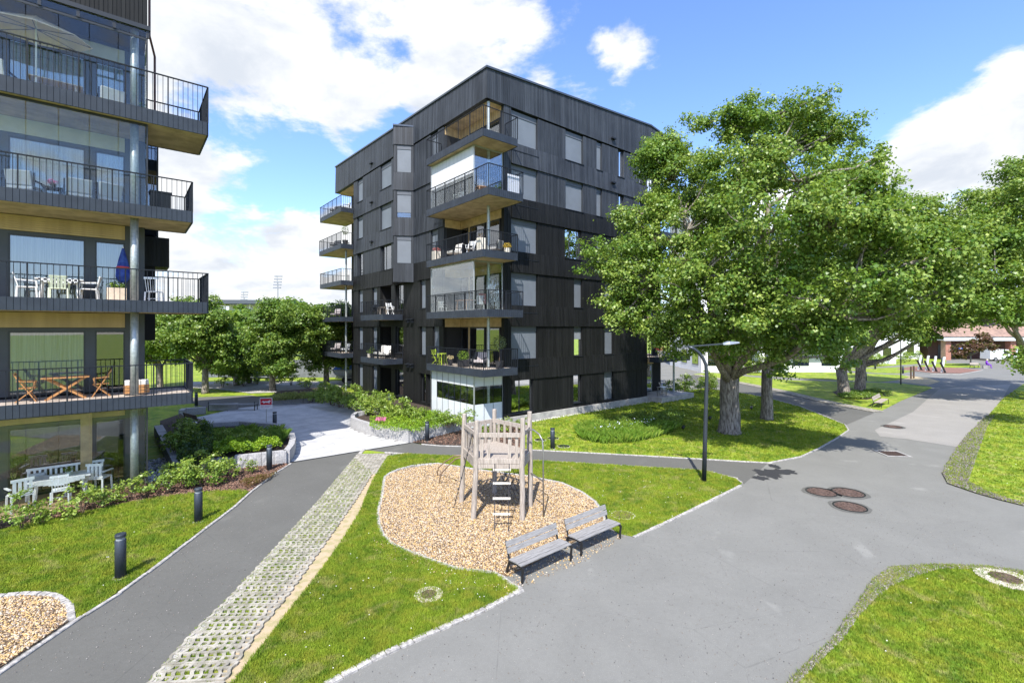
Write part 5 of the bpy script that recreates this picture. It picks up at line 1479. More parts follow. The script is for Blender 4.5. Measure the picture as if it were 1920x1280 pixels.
gp = lambda *a: [G(*p) for p in a]
stone_wall('granite_planter', gp((735, 782), (700, 786), (668, 792), (661, 798), (662, 803), (673, 808), (690, 813.5), (712, 819), (740, 824), (769, 829.5), (800, 822), (843, 812), (875, 803.5)), .62, .22, .55, 'curved granite planter filled with bright green ground cover in front of the glazed corner', seed=1, rough=.03)
MB().prism([(p.x, p.y) for p in gp((735, 783), (700, 787), (670, 793), (664, 798), (665, 802), (674, 807), (712, 818), (769, 828), (843, 811), (872, 803), (850, 790), (800, 782))], 0, .40).obj('planter_soil', M_SOIL, None, kind='structure', fix=True)
stone_wall('granite_planter', gp((440, 879.5), (490, 874), (537, 868.5), (546, 856), (549, 843), (546, 830), (538, 820), (520, 814), (450, 808), (392, 812)), .55, .25, .6, 'granite planter with a rounded end left of the courtyard entrance', seed=2, rough=.03)
stone_wall('granite_planter', gp((436, 880), (405, 878), (375, 886)), .42, .25, .5, 'low stepped granite edge at the left end of the planter beside the path', seed=3)
MB().prism([(p.x, p.y) for p in gp((330, 895), (375, 884), (440, 877), (533, 866), (546, 843), (535, 822), (450, 810), (392, 813), (362, 803), (338, 786), (300, 800))], 0, .35).obj('planter_soil', M_SOIL, None, kind='structure', fix=True)
stone_wall('concrete_wall', [(-18.6, 24.9), (-12.05, 17.3)], .50, .36, 9.0, 'smooth concrete retaining wall running diagonally beside the left building', 'wall', m=M_CONC, rough=0, seed=4)
stone_wall('granite_planter', gp((503, 758.5), (568, 755.5), (613, 750), (645, 757), (677, 765), (698, 773), (735, 782), (760, 790)), .48, .28, 1.1, 'long low pale granite wall around the raised hedge behind the courtyard', seed=5)
MB().prism([(p.x, p.y) for p in gp((503, 757), (568, 754), (613, 748.5), (645, 755), (677, 763), (735, 780), (800, 792), (850, 790), (800, 772), (740, 757), (600, 735), (520, 742))], 0, .40).obj('planter_soil', M_SOIL, None, kind='structure', fix=True)
stone_wall('granite_planter', gp((346, 778), (386, 775.5)), .45, .3, .9, 'short granite wall at the back left of the courtyard by the bench', seed=6)
stone_wall('granite_planter', gp((340, 782), (346, 778)), .45, .3, .9, 'small granite wall return behind the tall shrubs', seed=7)
stone_wall('concrete_wall', gp((390, 769.5), (446, 767)), .42, .3, 3.0, 'low grey concrete wall behind the empty courtyard bench', 'wall', m=M_CONC, rough=0, seed=8)
stone_wall('concrete_wall', gp((489, 757.5), (503, 760)), .35, .25, 2.0, 'small pale concrete upstand at the start of the long granite wall', 'wall', m=M_CONC, rough=0, seed=9)
MB().sheet([gp((446, 766), (500, 760), (489, 752), (500, 745), (470, 741), (360, 745), (350, 752), (386, 764))], .012).obj('path', M_PATH, kind='structure')
MB().sheet([gp((345, 716), (660, 714), (670, 722), (560, 734), (470, 737), (400, 729), (345, 726))], .010).obj('gravel_yard', mat('pale_gravel', (.42, .40, .37), (.28, .27, .25), .9, 3, coord='World'), kind='structure')

# pale stone strip under the sun side facade
pale = MB(); r_ = random.Random(5)
BMM = BM.matrix_basis if False else Matrix.Translation(Vector((-1.4, 26.4, 0))) @ Matrix.Rotation(UA, 4, 'Z')
BLM = Matrix.Translation(Vector((-12.34, 16.0, 0))) @ Matrix.Rotation(UA, 4, 'Z')
for i in range(520):
    x = r_.uniform(1.2, 15.4); y = -.13 - r_.uniform(0, .22); s = r_.uniform(.025, .07); p = BMM @ Vector((x, y, .03))
    pale.lathe([(s * .5, -.02), (s, s * .3), (s * .8, s * .6), (s * .2, s * .8)], 5, p)
for i in range(500):
    p = BLM @ Vector((r_.uniform(.05, .9), r_.uniform(.6, 5), .02)); s = r_.uniform(.03, .06); pale.lathe([(s * .5, -.02), (s, s * .3), (s * .8, s * .6), (s * .2, s * .8)], 5, p)
tag(pale.obj('stone_strip', M_WSTONE), 'pale pebbles laid along the foot of the walls', 'pebbles', kind='stuff')

# ================================================================ STREET FURNITURE


def bollard(loc, label, h=1.0, group='bollard lights'):
    root = empty('bollard', loc, 0, label, 'bollard', group)
    if 'bol' not in stone_meshes:
        mp_ = MB().lathe([(.105, 0), (.105, .86), (.100, .865)], 20).mesh('post', flat('bollard_grey', (.035, .045, .058), .45, .3), True)
        ml = MB().lathe([(.085, .866), (.085, .925)], 20).mesh('lens', flat('lens', (.25, .28, .30), .3))
        mc = MB().lathe([(.100, .926), (.106, .93), (.106, .985), (.098, 1.0)], 20).mesh('cap', MATS['bollard_grey'])
        mf = MB().lathe([(.15, .0), (.15, .012)], 14).mesh('foot', M_CONC); stone_meshes['bol'] = (mp_, ml, mc, mf)
    for nm, me in zip(('post', 'lens', 'cap', 'foot'), stone_meshes['bol']):
        link(nm, me, root)
    root.scale = (1, 1, h); return root


for (px, py, z, h, lab) in [(226, 1082, .028, .98, 'nearest bollard light, on the left lawn beside the small wood chip pit'), (372, 977, .028, .96, 'bollard light on the left lawn edge, second along the path'),
                            (505, 881, .03, .98, 'bollard light in the bark bed against the granite planter'), (515, 805, .0, .98, 'bollard light behind the grass of the left planter, beside the red sign'),
                            (677, 784, .0, .98, 'bollard light at the corner of the courtyard left of the round planter'), (801, 827, .03, .97, 'bollard light in front of the rough granite planter end'),
                            (730, 776, .40, .9, 'bollard light standing in the raised hedge bed'), (1036, 841, .03, .96, 'bollard light alone on the lawn right of the play tower'), (368, 761, .03, .98, 'bollard light at the far left of the courtyard'),
                            (1623, 714, .03, .95, 'far bollard light behind the maple pair'), (1641, 692, .03, .95, 'far bollard light left of the far lamp post'), (1693, 700, .03, .9, 'far bollard light just right of the far lamp post'),
                            (1729, 681, .03, .9, 'far bollard light on the far bright lawn'), (1766, 681, .03, .9, 'far bollard light left of the brick building')]:
    bollard(G(px, py, z) if z < .3 else G(px, py - 12, z), lab, h)


def bench(loc, rz, label, group=None, L=1.62, slatm=None):
    slatm = slatm or M_BENCHWOOD; root = empty('park_bench', loc, rz, label, 'bench', group)
    sh = .40
    for i in range(4):   # seat slats
        y = .05 + i * .105; MB().box(.0, L, y, y + .095, sh - .028 + .012 * (1 - abs(i - 1.2) * .6), sh + .004 + .012 * (1 - abs(i - 1.2) * .6)).obj('seat_slat', slatm, root, bevel=.004)
    for i in range(2):
        y = .50 + i * .045; z = .50 + i * .135
        mb = MB(); M = Matrix.Translation(Vector((0, y, z))) @ Matrix.Rotation(R(-16), 4, 'X'); mb.box(.0, L, -.014, .014, 0, .125, M); mb.obj('back_slat', slatm, root, bevel=.004)
    for x in (.03, L - .03):
        f = MB(); f.bar((x, .05, 0), (x, .02, sh - .04), .05, .035, up=(0, 1, 0)); f.bar((x, .02, sh - .05), (x, .22, sh - .035), .045, .045); f.bar((x, .22, sh - .035), (x, .46, sh - .06), .045, .045)
        f.bar((x, .60, 0), (x, .47, sh - .05), .05, .04, up=(0, 1, 0)); f.bar((x, .47, sh - .07), (x, .60, .76), .045, .03, up=(0, 1, 0)); f.obj('leg_frame', M_BLACK, root, bevel=.004)
    f = MB(); f.bar((.05, .3, sh - .07), (L - .05, .3, sh - .07), .03, .03); f.obj('crossbar', M_BLACK, root)
    return root


def bench_from(fl, fr, label, **k):
    a, b = G(*fl), G(*fr); d = b - a
    return bench(a, math.atan2(d.y, d.x), label, L=d.length, **k)


bench_from((979.7, 1096.6), (1074.5, 1052), 'nearer of the two grey slatted park benches beside the play pit')
bench_from((1090.5, 1045), (1166.5, 1010), 'second grey slatted park bench, further along the play pit')
bench_from((1654, 766), (1667, 758), 'far slatted bench on the asphalt pad by the split trunk maple', slatm=M_GREYWOOD)
# two courtyard benches
def backless(loc, rz, label, L=3.1):
    root = empty('courtyard_bench', loc, rz, label, 'bench')
    for i in range(4): MB().box(0, L, i * .11, i * .11 + .09, .40, .44).obj('slat', M_BENCHWOOD, root)
    for x in (.05, L - .05):
        f = MB(); f.bar((x, .02, 0), (x, .02, .42), .04, .04); f.bar((x, .42, 0), (x, .42, .42), .04, .04); f.bar((x, .02, .38), (x, .42, .38), .04, .03); f.bar((x, .02, .0), (x, .02, .62), .035, .035); f.obj('leg_frame', M_BLACK, root)
    return root


p = G(389, 771); backless((p.x, p.y, .016), R(4), 'long low slatted bench at the back of the courtyard against the grey wall')
p = G(385, 803); bench((p.x, p.y + .2, .016), R(145), 'dark slatted bench beside the tall shrubs in the courtyard', L=1.7, slatm=flat('dark_slat', (.06, .045, .04), .6))

# lamp post
p = G(1320, 904.5); Yl = p.y
root = empty('street_lamp', p, 0, 'tall dark grey street lamp with a bent neck beside the road and the play lawn', 'street lamp')
prof = [(1320, 904.5), (1322, 820), (1325.2, 705), (1323.5, 684), (1318, 671), (1310, 660.5), (1300, 653), (1291, 650)]
P = [at(x, y, Yl) - p for x, y in prof]; P[0].z = 0
MB().tube(P, [.082, .075, .062, .060, .058, .056, .054, .05], 14).obj('pole', flat('lamp_grey', (.05, .06, .075), .4, .5), root, smooth=True)
a = at(1284, 649.8, Yl) - p; c = at(1360, 644, Yl) - p
MB().bar(a, c, .06, .05).obj('arm', MATS['lamp_grey'], root)
h0 = at(1355, 644.6, Yl) - p; h1 = at(1384, 641.5, Yl) - p
mb = MB(); d = (h1 - h0).normalized(); L_ = (h1 - h0).length; M = Matrix.Translation(h0) @ d.to_track_quat('X', 'Z').to_matrix().to_4x4()
mb.add([M @ Vector(v) for v in [(0, -.04, -.03), (L_ * .35, -.15, -.04), (L_, -.12, -.03), (L_, .12, -.03), (L_ * .35, .15, -.04), (0, .04, -.03), (0, -.03, .03), (L_ * .4, -.1, .07), (L_, -.08, .02), (L_, .08, .02), (L_ * .4, .1, .07), (0, .03, .03)]],
       [(0, 5, 4, 3, 2, 1), (6, 7, 8, 9, 10, 11), (0, 1, 7, 6), (1, 2, 8, 7), (2, 3, 9, 8), (3, 4, 10, 9), (4, 5, 11, 10), (5, 0, 6, 11)])
mb.obj('lamp_head', flat('lamp_light_grey', (.22, .25, .29), .4, .3), root)
MB().lathe([(.16, 0), (.16, .02), (.10, .03)], 16).obj('base_plate', M_CONC, root)
MB().box(-.03, .03, -.088, -.07, .9, 1.15).obj('service_hatch', M_BLACK, root)
p = G(1689, 721); root = empty('street_lamp', p, 0, 'thin black far street lamp standing at the end of the lawn', 'street lamp')
MB().cyl(0, 0, 0, 4.6, .06, 8, .045).obj('pole', M_BLACK, root); MB().box(-.1, .55, -.09, .09, 4.6, 4.68).obj('lamp_head', M_BLACK, root)

# covers and drains
def cover_disc(px, py, r, label, z=.009, ring=None, m=None):
    p = G(px, py); root = empty('manhole_cover', (p.x, p.y, z), random.random(), label, 'manhole cover'); m = m or M_RUST
    mb = MB(); rings = [r * k for k in (1, .93, .90, .80, .77, .66, .63, .52, .49, .37, .34, .2, .17, .02)]; zs = [.0, .012, .004, .004, .012, .012, .004, .004, .012, .012, .004, .004, .012, .012]
    if ring:
        MB().lathe([(ring, 0), (ring, .022), (ring * .96, .026), (r + .02, .026), (r + .02, .0)], 28).obj('concrete_ring', mat('worn_concrete', (.55, .50, .43), (.36, .32, .27), .9, 9, bump=.4), root)
        zs = [z_ + .026 for z_ in zs]
    mb.lathe(list(zip(rings, zs)), 28); mb.obj('lid', m, root)
    if not ring:
        fr_ = MB(); n_ = 28; vs_ = []
        for rr_, z_ in ((r + .012, .0), (r + .012, .016), (r + .05, .016), (r + .05, .0)):
            vs_ += [(rr_ * math.cos(2 * math.pi * i / n_), rr_ * math.sin(2 * math.pi * i / n_), z_) for i in range(n_)]
        fr_.add(vs_, [(a * n_ + i, a * n_ + (i + 1) % n_, (a + 1) * n_ + (i + 1) % n_, (a + 1) * n_ + i) for a in range(3) for i in range(n_)]); fr_.obj('frame', M_BLACK, root, fix=True)
        pa_ = MB(); rq = random.Random(int(px)); w_ = r + .16
        pa_.add([(w_ * math.cos(2 * math.pi * i / 22) * rq.uniform(.94, 1.08), w_ * math.sin(2 * math.pi * i / 22) * rq.uniform(.94, 1.08), .0005) for i in range(22)], [tuple(range(22))]); pa_.obj('asphalt_patch', M_PATH, root)
    s = MB()
    for k in range(12):
        a = 2 * math.pi * k / 12; s.bar((math.cos(a) * r * .5, math.sin(a) * r * .5, zs[1] + .001), (math.cos(a) * r * .88, math.sin(a) * r * .88, zs[1] + .001), .018, .008)
    s.obj('ridge', m, root, kind='stuff'); return root


cover_disc(1540, 922.6, .42, 'rusty round manhole cover, leftmost of the three on the road')
cover_disc(1590, 923.6, .44, 'rusty round manhole cover, upper right of the three on the road')
cover_disc(1593.7, 950, .41, 'rusty round manhole cover, nearest of the three on the road')
cover_disc(1674, 800, .40, 'far rusty manhole cover beyond the drain grate on the road', z=.012)
cover_disc(804, 1117.5, .15, 'small rusty cover in a pale concrete ring in the lawn', z=.03, ring=.30)
cover_disc(1168, 968, .28, 'round cover in the lawn behind the further bench', z=.03, ring=.36)
cover_disc(1885, 1087, .26, 'large worn concrete ring with a rusty lid in the bottom right lawn', z=.035, ring=.52)
for x, y, l in ((1013, 826, 'dark flat cover, left one of the pair left of the lawn bollard'), (1037, 823, 'dark flat cover just behind the lawn bollard'), (1057, 838, 'dark flat cover right of the lawn bollard')):
    cover_disc(x, y, .26, l, z=.03, ring=.30, m=M_DARKMETAL)
p = G(1673, 850.5); root = empty('drain_grate', (p.x, p.y, .010), R(-8), 'square rusty drain grate set in the road', 'drain grate')
f = MB(); f.box(-.5, .5, -.5, -.42, 0, .014); f.box(-.5, .5, .42, .5, 0, .014); f.box(-.5, -.42, -.42, .42, 0, .0139); f.box(.42, .5, -.42, .42, 0, .0139); f.obj('frame', M_CONC, root)
MB().box(-.42, .42, -.42, .42, 0, .002).obj('pit', M_BLACK, root)
for i in range(9): MB().box(-.41 + i * .092, -.36 + i * .092, -.41, .41, .003, .013).obj('bar', M_RUST, root)

# spot lights in the grass
for x, y, l in ((1281, 807, 'small black garden spot light beside the lily bed'), (1331, 789, 'small black garden spot light left of the thick trunk'), (1409, 769, 'small black garden spot light between the two trunks')):
    root = empty('spot_light', G(x, y, .028), .4, l, 'garden light'); MB().cyl(0, 0, 0, .12, .015, 6).obj('stake', M_BLACK, root)
    MB().tube([(-.08, -.03, .14), (.05, 0, .26), (.06, 0, .27)], [.08, .075, .06], 10).obj('housing', M_BLACK, root)

# sign
p = Vector(at(499, 640, 26.4)); p.z = .016
root = empty('warning_sign', p, R(6), 'red and white no dogs style sign with a white animal on a thin pole', 'sign')
MB().cyl(0, .02, 0, 1.7, .017, 8).obj('pole', M_STEEL, root)
MB().box(-.33, .33, -.008, .008, 1.08, 1.70).obj('panel', flat('sign_white', (.75, .72, .76), .5), root)
MB().box(-.30, .30, -.012, -.0085, 1.31, 1.66).obj('red_field', flat('sign_red', (.55, .02, .04), .5), root)
body = [(-.24, 1.47), (-.20, 1.52), (-.14, 1.54), (-.10, 1.51), (.08, 1.51), (.13, 1.54), (.19, 1.57), (.24, 1.54), (.25, 1.50), (.20, 1.48), (.17, 1.44), (.20, 1.40), (.16, 1.39), (.12, 1.44), (-.06, 1.45), (-.10, 1.40), (-.15, 1.39), (-.13, 1.45), (-.18, 1.48), (-.23, 1.44)]
mb = MB(); n = len(body); mb.add([(x, -.0155, z) for x, z in body] + [(x, -.0122, z) for x, z in body], [tuple(range(n)), tuple(range(2 * n - 1, n - 1, -1))] + [(i, n + i, n + (i + 1) % n, (i + 1) % n) for i in range(n)]); mb.obj('animal_symbol', MATS['sign_white'], root)
t_ = MB()
for i, (x0, x1, z) in enumerate([(-.26, -.10, 1.245), (-.07, .24, 1.245), (-.26, -.14, 1.205), (-.10, .20, 1.205), (-.26, -.12, 1.165), (-.08, .15, 1.165)]): t_.box(x0, x1, -.0105, -.0085, z, z + .014)
t_.obj('text_line', flat('sign_text', (.45, .25, .35), .6), root)

# ================================================================ PLAY TOWER
tp = [G(887.5, 974.8), G(978.9, 976), G(994, 951), G(926.9, 925.6), G(865, 942.5)]
tops = [at(894.5, 787.8, tp[0].y + .03), at(980.3, 783.6, tp[1].y + .05), at(993, 771, tp[2].y + .02), at(927, 766.7, tp[3].y), at(871, 775, tp[4].y)]
cen = sum(tp, Vector()) / 5
root = empty('play_tower', (cen.x, cen.y, 0), 0, 'weathered wooden five post play tower with rope ladder in the wood chip pit', 'play tower')
tp = [p - cen for p in tp]; tops = [p - Vector((cen.x, cen.y, 0)) for p in tops]
rr = random.Random(2)
for p, q in zip(tp, tops):
    mid = p.lerp(q, .5) + Vector((rr.uniform(-.02, .02), rr.uniform(-.02, .02), 0))
    MB().tube([Vector((p.x, p.y, -.02)), p.lerp(q, .25) + Vector((.008, 0, 0)), mid, p.lerp(q, .8), q - Vector((0, 0, .012)), q], [.080, .079, .077, .074, .072, .06], 12).obj('post', M_GREYWOOD, root, smooth=False)
atz = lambda i, z: tp[i].lerp(tops[i], z / tops[i].z)
for i in range(5):
    j = (i + 1) % 5; a, b = atz(i, 2.48), atz(j, 2.48); a.z = b.z = 2.48
    MB().bar(a, b, .05, .13).obj('rail', M_GREYWOOD, root, bevel=.005)
    a2, b2 = atz(i, 1.74), atz(j, 1.74); a2.z = b2.z = 1.72
    MB().bar(a2, b2, .05, .14).obj('beam', M_GREYWOOD, root, bevel=.005)
    if i != 2:
        a3 = a2 - Vector((0, 0, .145)); b3 = b2 - Vector((0, 0, .145)); MB().bar(a3, b3, .05, .13).obj('beam', M_GREYWOOD, root, bevel=.005)
    skip = {0: (.42, .68), 1: (.3, .7)}.get(i)
    n = 6 if i == 0 else 5
    for k in range(n):
        t = (k + .7) / (n + .4)
        if skip and skip[0] < t < skip[1]: continue
        x = a2.lerp(b2, t); y_ = a.lerp(b, t); inward = -(x.copy()); inward.z = 0; inward.normalize(); x = x + inward * .045; y_ = y_ + inward * .045; y_.z = 2.46
        d = (b2 - a2).normalized(); MB().bar(x, y_ + Vector((0, 0, rr.uniform(-.03, .03))), .095, .022, up=d.cross(Vector((0, 0, 1)))).obj('slat', M_GREYWOOD, root)
# deck boards, cut to the pentagon
deckp = [atz(i, 1.8) for i in range(5)]; ys = [p.y for p in deckp]
y = min(ys) + .05
while y < max(ys) - .05:
    xs = []
    for i in range(5):
        a, b = deckp[i], deckp[(i + 1) % 5]
        if (a.y - y) * (b.y - y) < 0: xs.append(a.x + (b.x - a.x) * (y - a.y) / (b.y - a.y))
    if len(xs) >= 2: MB().box(min(xs) + .05, max(xs) - .05, y, y + .105, 1.76, 1.795).obj('deck_board', M_GREYWOOD, root)
    y += .118
# rope ladder
r0 = Vector(G(940, 1000)) - cen; up_l = atz(0, 1.66).lerp(atz(1, 1.66), .42); up_r = atz(0, 1.66).lerp(atz(1, 1.66), .78)
lo_l = Vector((r0.x - .19, r0.y, 0)); lo_r = Vector((r0.x + .19, r0.y, 0)); up_l = Vector((r0.x - .21, up_l.y - .04, 1.66)); up_r = Vector((r0.x + .21, up_l.y, 1.66))
MB().tube([up_l, up_l.lerp(lo_l, .5) + Vector((0, .05, 0)), lo_l], .011, 6).obj('rope', M_ROPE, root); MB().tube([up_r, up_r.lerp(lo_r, .5) + Vector((0, .05, 0)), lo_r], .011, 6).obj('rope', M_ROPE, root)
for t in (.10, .30, .52, .74): MB().bar(up_l.lerp(lo_l, t) + Vector((-.05, .04, 0)), up_r.lerp(lo_r, t) + Vector((.05, .04, 0)), .05, .05).obj('rung', mat('pale_rung', (.60, .56, .50), (.45, .42, .36), .7, 9), root)
# climbing net at the right rear
net = MB(); A, B_, = atz(1, 1.6), atz(2, 1.6); A.x -= .25
lowA = Vector((tp[1].x - .15, tp[1].y + .65, .25)); lowB = Vector((tp[2].x - .05, tp[2].y + .15, .1)); A2 = Vector((-.10, tp[1].y + .85, 1.6)); B2 = Vector((.55, tp[2].y, 1.6))
for k in range(5):
    t = k / 4; net.tube([A2.lerp(B2, t), A2.lerp(B2, t).lerp(lowA.lerp(lowB, t), .5) + Vector((0, 0, -.05)), lowA.lerp(lowB, t)], .010, 5)
for k in range(1, 6):
    t = k / 6; a, b = A2.lerp(lowA, t), B2.lerp(lowB, t); net.tube([a, a.lerp(b, .5) - Vector((0, 0, .08)), b], .010, 5)
net.obj('climbing_net', M_ROPE, root)
# slanting knotted rope at the left, fireman's pole, climbing hoops
a = at(886, 813, 14.0) - cen; a.z += 0; b = Vector(G(850, 955)) - cen; mb = MB().tube([a, a.lerp(b, .5) - Vector((0, 0, .03)), b], .011, 6)
mb.obj('climbing_rope', M_ROPE, root)
for k in range(6): q = a.lerp(b, .12 + k * .15); MB().lathe([(.012, -.03), (.026, -.01), (.026, .01), (.012, .03)], 8, q).obj('knot', M_ROPE, root)
fp = Vector(G(1019, 972)) - cen; a = atz(2, 2.5)
MB().tube([a + Vector((-.25, -.4, 0)), a + Vector((.1, -.45, .02)), Vector((fp.x - .12, fp.y + .1, 2.46)), Vector((fp.x - .03, fp.y + .03, 2.3)), Vector((fp.x - .01, fp.y, 2.0)), fp], .022, 8).obj('sliding_pole', M_STEEL, root, smooth=True)
MB().bar(tp[2] + Vector((.0, 0, 1.1)), Vector((fp.x - .01, fp.y, 1.1)), .03).obj('pole_bracket', M_STEEL, root)
for (gx, gy), dx in (((820, 893), 0), ((824, 908), .02)):
    s = Vector(G(gx, gy)) - cen; e = atz(4, 1.5) + Vector((dx, -.05 if dx else .1, -.0)); m1 = s.lerp(e, .35) + Vector((0, 0, .30)); m0 = s.lerp(e, .08) + Vector((-.03, 0, .28))
    MB().tube([s, m0, m1, s.lerp(e, .7) + Vector((0, 0, .22)), e], .02, 8).obj('climbing_hoop', mat('hoop', (.30, .20, .14), None, .6, 6), root, smooth=True)

# ================================================================ FURNITURE ON THE BALCONIES


def place(root, B, x, y, z, rz): p = B @ Vector((x, y, z)); root.location = p; root.rotation_euler = (0, 0, UA + rz); return root


def chair(B, x, y, z, rz, label, m, style='plain', s=1.0, group=None):
    root = empty('chair', (0, 0, 0), 0, label, 'chair', group)
    w = .24; t = .04
    if style == 'plastic':
        MB().prism([(-.22, -.2), (.22, -.2), (.24, .22), (-.24, .22)], .41, .44).obj('seat', m, root)
        mb = MB(); M = Matrix.Translation(Vector((0, .20, .44))) @ Matrix.Rotation(R(-14), 4, 'X')
        for i in range(5): mb.box(-.2 + i * .083, -.2 + i * .083 + .062, -.012, .012, 0, .36, M)
        mb.box(-.23, .23, -.016, .016, .36, .43, M); mb.obj('backrest', m, root)
        for sx in (-1, 1): MB().bar((sx * .25, -.2, .62), (sx * .25, .24, .64), .05, .03).bar((sx * .25, -.2, .62), (sx * .24, -.22, .4), .05, .04).obj('armrest', m, root)
        legs = [(-.23, -.2), (.23, -.2), (-.23, .22), (.23, .22)]
    elif style == 'fold':
        for i in range(5): MB().box(-.22, .22, -.2 + i * .085, -.2 + i * .085 + .07, .42, .44).obj('seat_slat', m, root)
        mb = MB()
        for sx in (-.2, .2): mb.bar((sx, -.22, .0), (sx, .30, .92), .04, .03); mb.bar((sx * .9, .25, 0), (sx * .9, -.2, .43), .035, .03); mb.bar((sx * 1.15, -.2, .62), (sx * 1.15, .22, .66), .04, .025); mb.bar((sx * 1.1, -.15, .43), (sx * 1.15, -.18, .62), .03, .03)
        mb.obj('frame', m, root)
        for i in range(3): MB().bar((-.2, .17 + i * .05, .66 + i * .095), (.2, .17 + i * .05, .66 + i * .095), .015, .06).obj('back_slat', m, root)
        legs = []
    elif style == 'spindle':
        MB().prism([(-.2, -.2), (.2, -.2), (.18, .2), (-.18, .2)], .43, .46).obj('seat', m, root)
        MB().bar((-.22, .26, .92), (.22, .26, .92), .03, .07).obj('top_rail', m, root)
        for i in range(6): MB().bar((-.16 + i * .064, .19, .46), (-.19 + i * .076, .26, .9), .016).obj('spindle', m, root)
        MB().bar((-.2, 0, .2), (.2, 0, .2), .02).obj('stretcher', m, root); legs = [(-.21, -.2), (.21, -.2), (-.2, .2), (.2, .2)]
    elif style == 'lounge':
        MB().box(-.32, .32, -.3, .3, .28, .42).obj('seat_cushion', m, root, bevel=.03)
        mb = MB(); M = Matrix.Translation(Vector((0, .26, .40))) @ Matrix.Rotation(R(-14), 4, 'X'); mb.box(-.32, .32, -.05, .06, 0, .46, M); mb.obj('back_cushion', m, root, bevel=.03)
        for sx in (-1, 1): MB().bar((sx * .36, -.3, .55), (sx * .36, .32, .57), .05, .04).bar((sx * .36, -.28, .0), (sx * .36, -.28, .55), .04).bar((sx * .36, .30, 0), (sx * .36, .32, .8), .04).obj('arm_frame', M_DARKMETAL, root)
        legs = []
    else:
        MB().box(-.22, .22, -.22, .22, .42, .46).obj('seat', m, root)
        mb = MB()
        for i in range(4): mb.box(-.20 + i * .11, -.13 + i * .11, .2, .22, .47, .84)
        mb.box(-.24, .24, .195, .225, .84, .92); mb.box(-.24, .24, .195, .225, .47, .52); mb.obj('backrest', m, root)
        for sx in (-1, 1): MB().bar((sx * .25, -.22, .64), (sx * .25, .22, .66), .06, .03).obj('armrest', m, root)
        legs = [(-.22, -.2), (.22, -.2), (-.22, .2), (.22, .2)]
    for lx, ly in legs: MB().bar((lx * 1.06, ly * 1.1, 0), (lx, ly, .43), .04).obj('leg', m, root)
    root.scale = (s, s, s); return place(root, B, x, y, z, rz)


def table(B, x, y, z, rz, label, m, L=1.2, W_=.7, h=.72, cross=False, round_=False, cloth=None, legs=4):
    root = empty('table', (0, 0, 0), 0, label, 'table')
    if round_: MB().lathe([(L / 2, h - .03), (L / 2, h)], 20).obj('tabletop', m, root)
    else:
        n = 6
        for i in range(n): MB().box(-L / 2, L / 2, -W_ / 2 + i * W_ / n, -W_ / 2 + (i + 1) * W_ / n - .008, h - .03, h).obj('top_board', m, root)
    if cross:
        for sy in (-1, 1):
            MB().bar((-L * .42, sy * W_ * .36, .0), (L * .42, sy * W_ * .36, h - .03), .045, .06).obj('leg', m, root); MB().bar((L * .42, sy * W_ * .30, .0), (-L * .42, sy * W_ * .30, h - .03), .045, .06).obj('leg', m, root)
    else:
        for sx in (-1, 1):
            for sy in (-1, 1): MB().bar((sx * L * .40, sy * W_ * .38 if not round_ else sy * L * .3, 0), (sx * L * .36, sy * W_ * .34 if not round_ else sy * L * .26, h - .03), .05).obj('leg', m, root)
    place(root, B, x, y, z, rz)
    if cloth:
        c = MB(); a, b = L / 2 + .02, W_ / 2 + .02
        c.box(-a * .8, a * .8, -b, b, h + .002, h + .012)
        for sy in (-1, 1):
            n = 10
            for i in range(n):
                xx = -a * .8 + i * a * 1.6 / n; dl = .22 * (1 - abs((i + .5) / n - .5) * 1.2); c.box(xx, xx + a * 1.6 / n - .001, sy * b, sy * (b + .008), h - dl, h + .011) if sy > 0 else c.box(xx, xx + a * 1.6 / n - .001, sy * (b + .008), sy * b, h - dl, h + .011)
        o = c.obj('tablecloth', cloth[0], None); tag(o, cloth[1], 'tablecloth'); p = B @ Vector((x, y, z)); o.location = p; o.rotation_euler = (0, 0, UA + rz)
    return root


def potted(B, x, y, z, label, potm, r=.2, h=.35, ph=.5, pr=.3, n=240, m=None, size=.06, square=False, stem=0, seed=1, cat='potted plant'):
    root = empty('potted_plant', (0, 0, 0), 0, label, cat)
    if square: mb = MB().box(-r, r, -r, r, .03, h); mb.obj('pot', potm, root, bevel=.01)
    else: MB().lathe([(r * .75, 0), (r, h * .95), (r * 1.05, h), (r * .9, h), (r * .88, h - .03)], 14).obj('pot', potm, root)
    r_ = np.random.default_rng(seed); d = rand_dirs(n, r_) * r_.uniform(.3, 1, (n, 1)) ** .5
    C = d * np.array([pr, pr, ph / 2]) + np.array([0, 0, h + stem + ph / 2 * .85]); link('foliage', leaf_mesh('foliage', C, d, size, m or M_LEAF_MID, r_), root)
    MB().tube([(0, 0, h - .05), (.02, .01, h + stem * .5), (0, 0, h + stem + ph * .4)], [.025, .02, .012], 6).obj('stem', M_STEM, root)
    return place(root, B, x, y, z, 0)


D1, D2, D3, D4 = 3.295, 6.465, 9.635, 12.875
WHT = flat('garden_white', (.90, .91, .92), .5)
